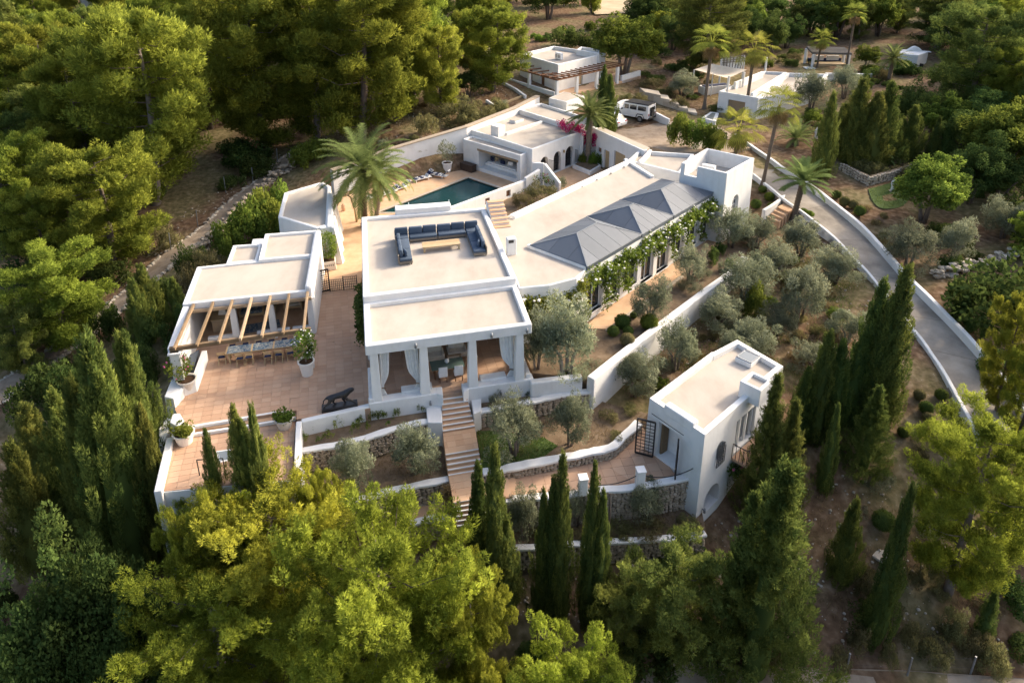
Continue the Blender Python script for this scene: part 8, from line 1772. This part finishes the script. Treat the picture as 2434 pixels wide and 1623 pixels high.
# plank and low walls near the guest house
a, b = W('B', 165, 640, 3.9), W('B', 380, 575, 4.1); a.z = ground(a.x, a.y)+.1; b.z = ground(b.x, b.y)+.12; t = thing('timber_baulk', 'long pale timber baulk lying on the dry slope', 'timber', a); MB().bar(a, b, .3, .2).build('baulk', 'teak', t)
for i, (pts, lab) in enumerate((([(15, 615, 4.1), (215, 670, 4.2)], 'short low white wall on the dry slope behind the pool house'), ([(55, 415, 4.6), (290, 520, 4.5), (380, 560, 4.5)], 'thin white edging wall beside the guest house porch'))):
    P = [W('B', x, y, z) for x, y, z in pts]; t = thing('edging_wall', lab, 'wall', P[0]); F, B = strip(P, .3); strip_wall(MB(), F, B, [ground(p.x, p.y)+.4 for p in P], [ground(p.x, p.y)-.6 for p in P]).build('wall', 'stucco', t, bevel=.04)

# ------------------------------------------------------------------ stony path, fences, rough walls, small things
UP = [(0, 914), (70, 868), (137, 822), (215, 762), (291, 703), (333, 664), (403, 598), (491, 533), (547, 481), (642, 404), (719, 348)]
LO = [(0, 962), (70, 910), (140, 858), (225, 795), (312, 728), (350, 690), (420, 628), (508, 552), (570, 497), (662, 420), (735, 366)]
pu = [hit(*q) for q in UP]; pl_ = [hit(*q) for q in LO]
pm = MB()
for a, b in zip(smooth_line(pu, 4), smooth_line(pl_, 4)): pm.v += [Vector((a.x, a.y, ground(a.x, a.y)+.16)), Vector((b.x, b.y, ground(b.x, b.y)+.16))]
for i in range(len(pm.v)//2-1): pm.f.append((2*i, 2*i+1, 2*i+3, 2*i+2))
sp_ = pm.build('stony_path', 'gravel', smooth=True); sp_['kind'] = 'structure'
def stone_row(pts, label, n, size, h=.35, meshes=None, spread=.25, off=0, group=None, limit=300):
    P = smooth_line(pts, 6); L = [0]
    for i in range(len(P)-1): L.append(L[-1]+(P[i+1]-P[i]).length)
    t = thing('stone_edging', label, 'wall', P[0], group); org = P[0]
    for k in range(min(n, limit)):
        s_ = L[-1]*(k+random.random())/n; i = max(j for j in range(len(L)) if L[j] <= s_); i = min(i, len(P)-2); f = (s_-L[i])/max(L[i+1]-L[i], 1e-6); p = P[i].lerp(P[i+1], f)
        q = Vector((p.x+random.uniform(-spread, spread), p.y+random.uniform(-spread, spread)+off, 0)); q.z = ground(q.x, q.y)+random.uniform(.02, h)
        o = bpy.data.objects.new('stone', random.choice(meshes or STONES_P)); C.objects.link(o); o.parent = t; o.location = q-org
        s2_ = size*random.uniform(.6, 1.35); o.scale = (s2_*1.3, s2_, s2_*random.uniform(.45, .75)); o.rotation_euler = (random.uniform(-.2, .2), random.uniform(-.2, .2), random.uniform(0, 3))
stone_row(pu, 'row of pale rough stones on the wood side of the stony path', 300, .36, .22, spread=.13); stone_row(pl_, 'row of pale rough stones on the house side of the stony path', 300, .36, .22, spread=.13)
stone_row([hit(470, 610), hit(520, 560), hit(560, 520), hit(640, 440), hit(700, 400)], 'dry stone bank between the stony path and the shrubs', 220, .5, .9, STONES, .5)
RWP = [hit(*S('6', 1720, 385)), hit(*S('6', 1900, 340)), hit(*S('6', 2110, 285)), hit(*S('6', 2200, 250)), hit(*S('6', 2338, 215)), hit(2480, 590)]
stone_row(RWP, 'rough stone wall crossing the slope outside the driveway', 220, .45, .7, STONES_P, .35)
V_ = [W('3', 1100, 1115, 2.1), W('3', 1290, 1205, 1.9), W('3', 1330, 1200, 1.9), W('3', 1640, 1110, 2.2)]
t = thing('angled_stone_wall', 'angled dry stone retaining wall above the small lawn', 'wall', V_[1]); zbs = [ground(p.x, p.y)-.2 for p in V_]; F, B = strip(V_, .45); strip_wall(MB(), F, B, [p.z for p in V_], [z-.6 for z in zbs]).build('core', 'mortar', t); stone_face(t, F, [p.z+.05 for p in V_], [p.z-1.6 for p in V_], 1, .36, 300, STONES_P)
lawn2 = [hit(*S('3', x, y)) for x, y in ((1280, 1290), (1480, 1240), (1580, 1290), (1520, 1400), (1380, 1420), (1310, 1370))]
mb = MB(); cpt = sum(lawn2, Vector((0, 0, 0)))/len(lawn2); ring = smooth_line(lawn2+[lawn2[0]], 4)[:-1]
mb.v = [Vector((q.x, q.y, ground(q.x, q.y)+.07)) for q in ring]+[Vector((c_.x, c_.y, ground(c_.x, c_.y)+.07)) for c_ in [cpt.lerp(q, .5) for q in ring]]+[Vector((cpt.x, cpt.y, ground(cpt.x, cpt.y)+.07))]; n = len(ring)
mb.f = [(i, (i+1) % n, n+(i+1) % n, n+i) for i in range(n)]+[(n+i, n+(i+1) % n, 2*n) for i in range(n)]; o = mb.build('small_lawn', 'lawn', smooth=True); o['kind'] = 'structure'
def fence_post(u_, v_, h, label, group, m='metal_grey', r_=.045, lean=0):
    p = hit(u_, v_); t = thing('fence_post', label, 'post', p, group); MB().tube([(p.x, p.y, p.z-.3), (p.x+lean, p.y, p.z+h)], r_, 7).build('post', m, t); return p
fp = []
for u_, v_ in ((52, 875), (147, 828), (240, 740), (407, 597), (470, 540), (537, 459), (602, 437), (660, 391), (754, 322)): fp.append(fence_post(u_, v_, 1.7, 'thin grey metal fence post along the stony path', 'fence posts along the stony path', lean=random.uniform(-.12, .12)))
fb = []
for x, y in ((325, 1425), (1130, 1492), (1545, 1522), (1970, 1520)): fb.append(fence_post(*S('9', x, y), 1.2, 'grey-green fence post beside the track at the foot of the slope', 'fence posts along the bottom track'))
for pts, lab in ((fp, 'thin wire strung between the path fence posts'), (fb, 'thin wire fence along the bottom track')):
    mb = MB()
    for i in range(len(pts)-1):
        for h in (.5, 1.1): mb.tube([pts[i]+Vector((0, 0, h)), pts[i+1]+Vector((0, 0, h))], .004, 4)
    o = mb.build('fence_wire', 'iron'); tag(o, lab, 'wire')
tr_ = [hit(1560, 1575), hit(1900, 1590), hit(2150, 1600), hit(2480, 1622), hit(2480, 1660), hit(1900, 1660), hit(1500, 1660)]
mb = MB(); mb.add([(p.x, p.y, ground(p.x, p.y)+.12) for p in tr_], [tuple(range(len(tr_)))]); o = mb.build('bottom_track', 'gravel'); o['kind'] = 'structure'
p = hit(*S('9', 1395, 730)); t = thing('cover_slab', 'square grey cover slab on the stony slope', 'slab', p); MB().box((0, 0, 0), (1, 1, 1)); MB().box((p.x, p.y, p.z+.12), (.95, .95, .14), .7).build('slab', 'stone_pale', t, bevel=.02)
# white garden figures
for x, y, lab in ((1440, 1312, 'white draped garden statue on the small lawn'), (925, 950, 'white garden statue under the trees beyond the driveway')):
    p = hit(*S('3', x, y)); t = thing('garden_statue', lab, 'statue', p); skin('figure', [(0, 0, .1), (0, 0, .45), (0, 0, .8), (0, 0, 1.02), (0, 0, 1.12), (0, 0, 1.26), (.17, 0, .95), (.24, -.05, .7), (.18, -.14, .55), (-.17, 0, .95), (-.22, -.05, .72), (-.12, -.16, .62)], [(0, 1), (1, 2), (2, 3), (3, 4), (4, 5), (3, 6), (6, 7), (7, 8), (3, 9), (9, 10), (10, 11)], [.2, .16, .15, .14, .055, .1, .06, .05, .04, .06, .05, .04], 'stucco', t, lambda v: Vector((p.x+v[0], p.y+v[1], p.z+v[2]*1.1)))
    MB().box((p.x, p.y, p.z+.03), (.45, .45, .2)).build('base', 'stone_pale', t)
# steps beside the driveway
t = thing('tower_steps', 'short terracotta steps climbing from the driveway to the tower garden', 'stairs', hit(*S('3', 660, 1460)))
for k in range(4): x, y = 610+22*k, 1470-22*k; P = [W('3', x-10, y, .3+.17*k), W('3', x+70, y+35, .3+.17*k), W('3', x+105, y+5, .3+.17*k), W('3', x+30, y-25, .3+.17*k)]; MB().prism([p.to_2d() for p in P], -.6, .3+.17*k).build('step', 'tile_pale', t)
t = thing('bed_kerb', 'curved white kerb round the ball shrubs beside the tower', 'kerb', W('3', 690, 1330, 1.0)); P = smooth_line([W('3', x, y, .75) for x, y in ((505, 1175), (600, 1235), (660, 1275), (698, 1335), (640, 1390), (560, 1440))], 4); F, B = strip(P, .3); strip_wall(MB(), F, B, [1.05]*len(P), [-.6]*len(P)).build('kerb', 'stucco', t, bevel=.05)
# dead stem by the cypresses
p = W('L', 1435, 1000, -4.1); t = thing('dead_stem', 'bare grey dead stem beside the slim cypresses', 'tree', p); MB().tube([p, p+Vector((.05, 0, 1.5)), p+Vector((.02, .02, 2.9))], [.09, .07, .02], 7).build('trunk', 'bark_pine', t)
# two far houses on the ridge
for k, (x, y) in enumerate(((262, 20), (15, 22))):
    p = hit(x*1.035, (y+8)*1.035); t = thing('distant_house', ['tiny white house among the far pines', 'tiny pale house at the edge of the far wood'][k], 'house', p); MB().box((p.x, p.y, p.z+4.5), (9, 7, 9.5), .3).build('wall', 'stucco', t); MB().box((p.x, p.y, p.z+9.4), (9.6, 7.6, .35), .3).build('roof', 'tile', t)

# ------------------------------------------------------------------ ground cover
def scatter_blades(name, label, polys, dens, bl, bw, lmat, seed, wt=(.0, 1., 0, .45), z=None, clump=0):
    rr_ = np.random.default_rng(seed); pos = []
    for poly, zz in polys:
        P = ccw(poly); xs = [q[0] for q in P]; ys = [q[1] for q in P]; n = int(area(P)*dens)
        X = rr_.uniform(min(xs), max(xs), n*3); Y = rr_.uniform(min(ys), max(ys), n*3); pa_ = np.array(P); c = np.zeros(len(X), bool); j = len(P)-1
        for i in range(len(P)):
            xi, yi, xj, yj = *pa_[i], *pa_[j]; c ^= ((yi > Y) != (yj > Y)) & (X < (xj-xi)*(Y-yi)/((yj-yi) if yj != yi else 1e-9)+xi); j = i
        if clump: c &= (np.sin(X*1.9+np.sin(Y*1.3)*1.5)+np.sin(Y*2.3+X*.7)+rr_.normal(size=len(X))*.5) > clump-1
        X, Y = X[c][:n], Y[c][:n]; Z = np.full(len(X), zz) if zz is not None else ground_np(X, Y)+.02
        pos.append(np.stack([X, Y, Z], 1))
    pos = np.concatenate(pos); n = len(pos); dr = unit(np.array([0, 0, 1.])*wt[1]+rr_.normal(size=(n, 3))*wt[3]); dr[:, 2] = np.abs(dr[:, 2]); sd = unit(np.cross(dr, rr_.normal(size=(n, 3))))
    L = bl*rr_.uniform(.5, 1.3, (n, 1)); V = np.stack([pos-sd*bw/2, pos+sd*bw/2, pos+dr*L], 1).reshape(-1, 3)
    me = fastmesh(name, V, np.arange(n*3).reshape(n, 3), np.repeat(rr_.uniform(0, 1, n), 3)); me.materials.append(MATS[lmat]); o = link(bpy.data.objects.new(name, me)); o['kind'] = 'stuff'; o['label'] = label; o['category'] = 'grass'; return o
def poly2(*p): return [(q.x, q.y) for q in p]
lawnp = poly2(*[W('E', x, y, -1.75) for x, y in ((1255, 1130), (1400, 1120), (2000, 1200), (2150, 1290), (1900, 1480), (1500, 1530), (1330, 1560))])
struct('lawn_patch', lawnp, -1.9, -1.742, 'lawn')
scatter_blades('lawn_grass', 'short green grass round the olives right of the steps', [(lawnp, -1.742)], 260, .13, .03, 'grass_green', 801)
scatter_blades('lawn_grass', 'short green lawn round the white statue', [(poly2(*lawn2), None)], 160, .14, .05, 'grass_green', 802)
beds = [([(q[0], q[1]) for q in p_], z_) for p_, z_ in SURF if z_ in (-1.75, -2.05, -4.15)]
scatter_blades('dry_grass', 'dry grass and weeds on the terraced beds', beds, 70, .2, .022, 'grass_dry', 803, clump=1.1)
grove = [((q[0], q[1])) for q in [at(1410, 920, -1.9), at(1520, 850, -1.6), at(1640, 760, -1.2), at(1770, 650, -.8), at(1860, 560, -.4), at(1960, 570, -.3), at(2060, 690, -1.2), at(2100, 780, -1.8), at(1980, 920, -2.7), at(1900, 960, -2.8), at(1700, 830, -1.8), at(1560, 960, -2.2)]]
scatter_blades('grove_grass', 'patchy green and dry grass under the olive grove', [(grove, None)], 80, .22, .028, 'grass_green', 804, clump=1.2); scatter_blades('grove_grass', 'dry straw grass under the olive grove', [(grove, None)], 60, .24, .024, 'grass_dry', 805, clump=1.0)
slope = poly2(*[hit(*q) for q in ((1700, 1240), (2000, 1130), (2250, 1150), (2400, 1300), (2400, 1560), (1700, 1560), (1650, 1400))])
back_ = poly2(*[hit(*q) for q in ((760, 320), (900, 260), (1000, 230), (1200, 200), (1220, 250), (1080, 300), (900, 360), (800, 380))])
upper = poly2(*[hit(*q) for q in ((1480, 190), (1640, 160), (1700, 240), (1660, 290), (1500, 230))])
scatter_blades('slope_grass', 'dry grass on the stony slope and behind the pool', [(slope, None), (back_, None), (upper, None)], 26, .26, .03, 'grass_dry', 806, clump=1.0)
def pebbles(name, label, polys, n, size, meshes, seed):
    rr_ = np.random.default_rng(seed); Vs = []; Fs = []; k0 = 0; base = [(np.array([v.co[:] for v in me.vertices]), np.array([tuple(f.vertices) for f in me.polygons])) for me in meshes]
    for poly in polys:
        xs = [q[0] for q in poly]; ys = [q[1] for q in poly]; m_ = 0
        X = rr_.uniform(min(xs), max(xs), n*3); Y = rr_.uniform(min(ys), max(ys), n*3); Z = ground_np(X, Y)
        for x, y, z in zip(X, Y, Z):
            if m_ >= n or not inpoly(x, y, poly): continue
            bv, bf = base[rr_.integers(len(base))]; s_ = size*rr_.uniform(.4, 1)**2*1.6; a = rr_.uniform(0, 6.28); R = np.array([[math.cos(a), -math.sin(a), 0], [math.sin(a), math.cos(a), 0], [0, 0, .7]])
            Vs.append(bv@R.T*s_+np.array([x, y, z+s_*.15])); Fs.append(bf+k0); k0 += len(bv); m_ += 1
    me = fastmesh(name, np.concatenate(Vs), np.concatenate(Fs)); me.materials.append(MATS['stone_pale']); o = link(bpy.data.objects.new(name, me)); o['kind'] = 'stuff'; o['label'] = label; o['category'] = 'stones'
pebbles('loose_stones', 'pale loose limestone scattered on the bare slopes', [slope, back_, grove], 420, .13, STONES_P, 811)
front = poly2(*[hit(*q) for q in ((1200, 1330), (1650, 1310), (1560, 1500), (1250, 1480))]); pebbles('loose_stones', 'pale loose limestone below the lowest wall', [front], 300, .12, STONES_P, 812)
leftp = poly2(*[hit(*q) for q in ((430, 600), (600, 440), (740, 330), (800, 300), (600, 380), (300, 600), (200, 720), (100, 800), (150, 840), (330, 700))]); pebbles('loose_stones', 'pale loose stones on the bank of the stony path', [leftp], 350, .16, STONES_P, 813)
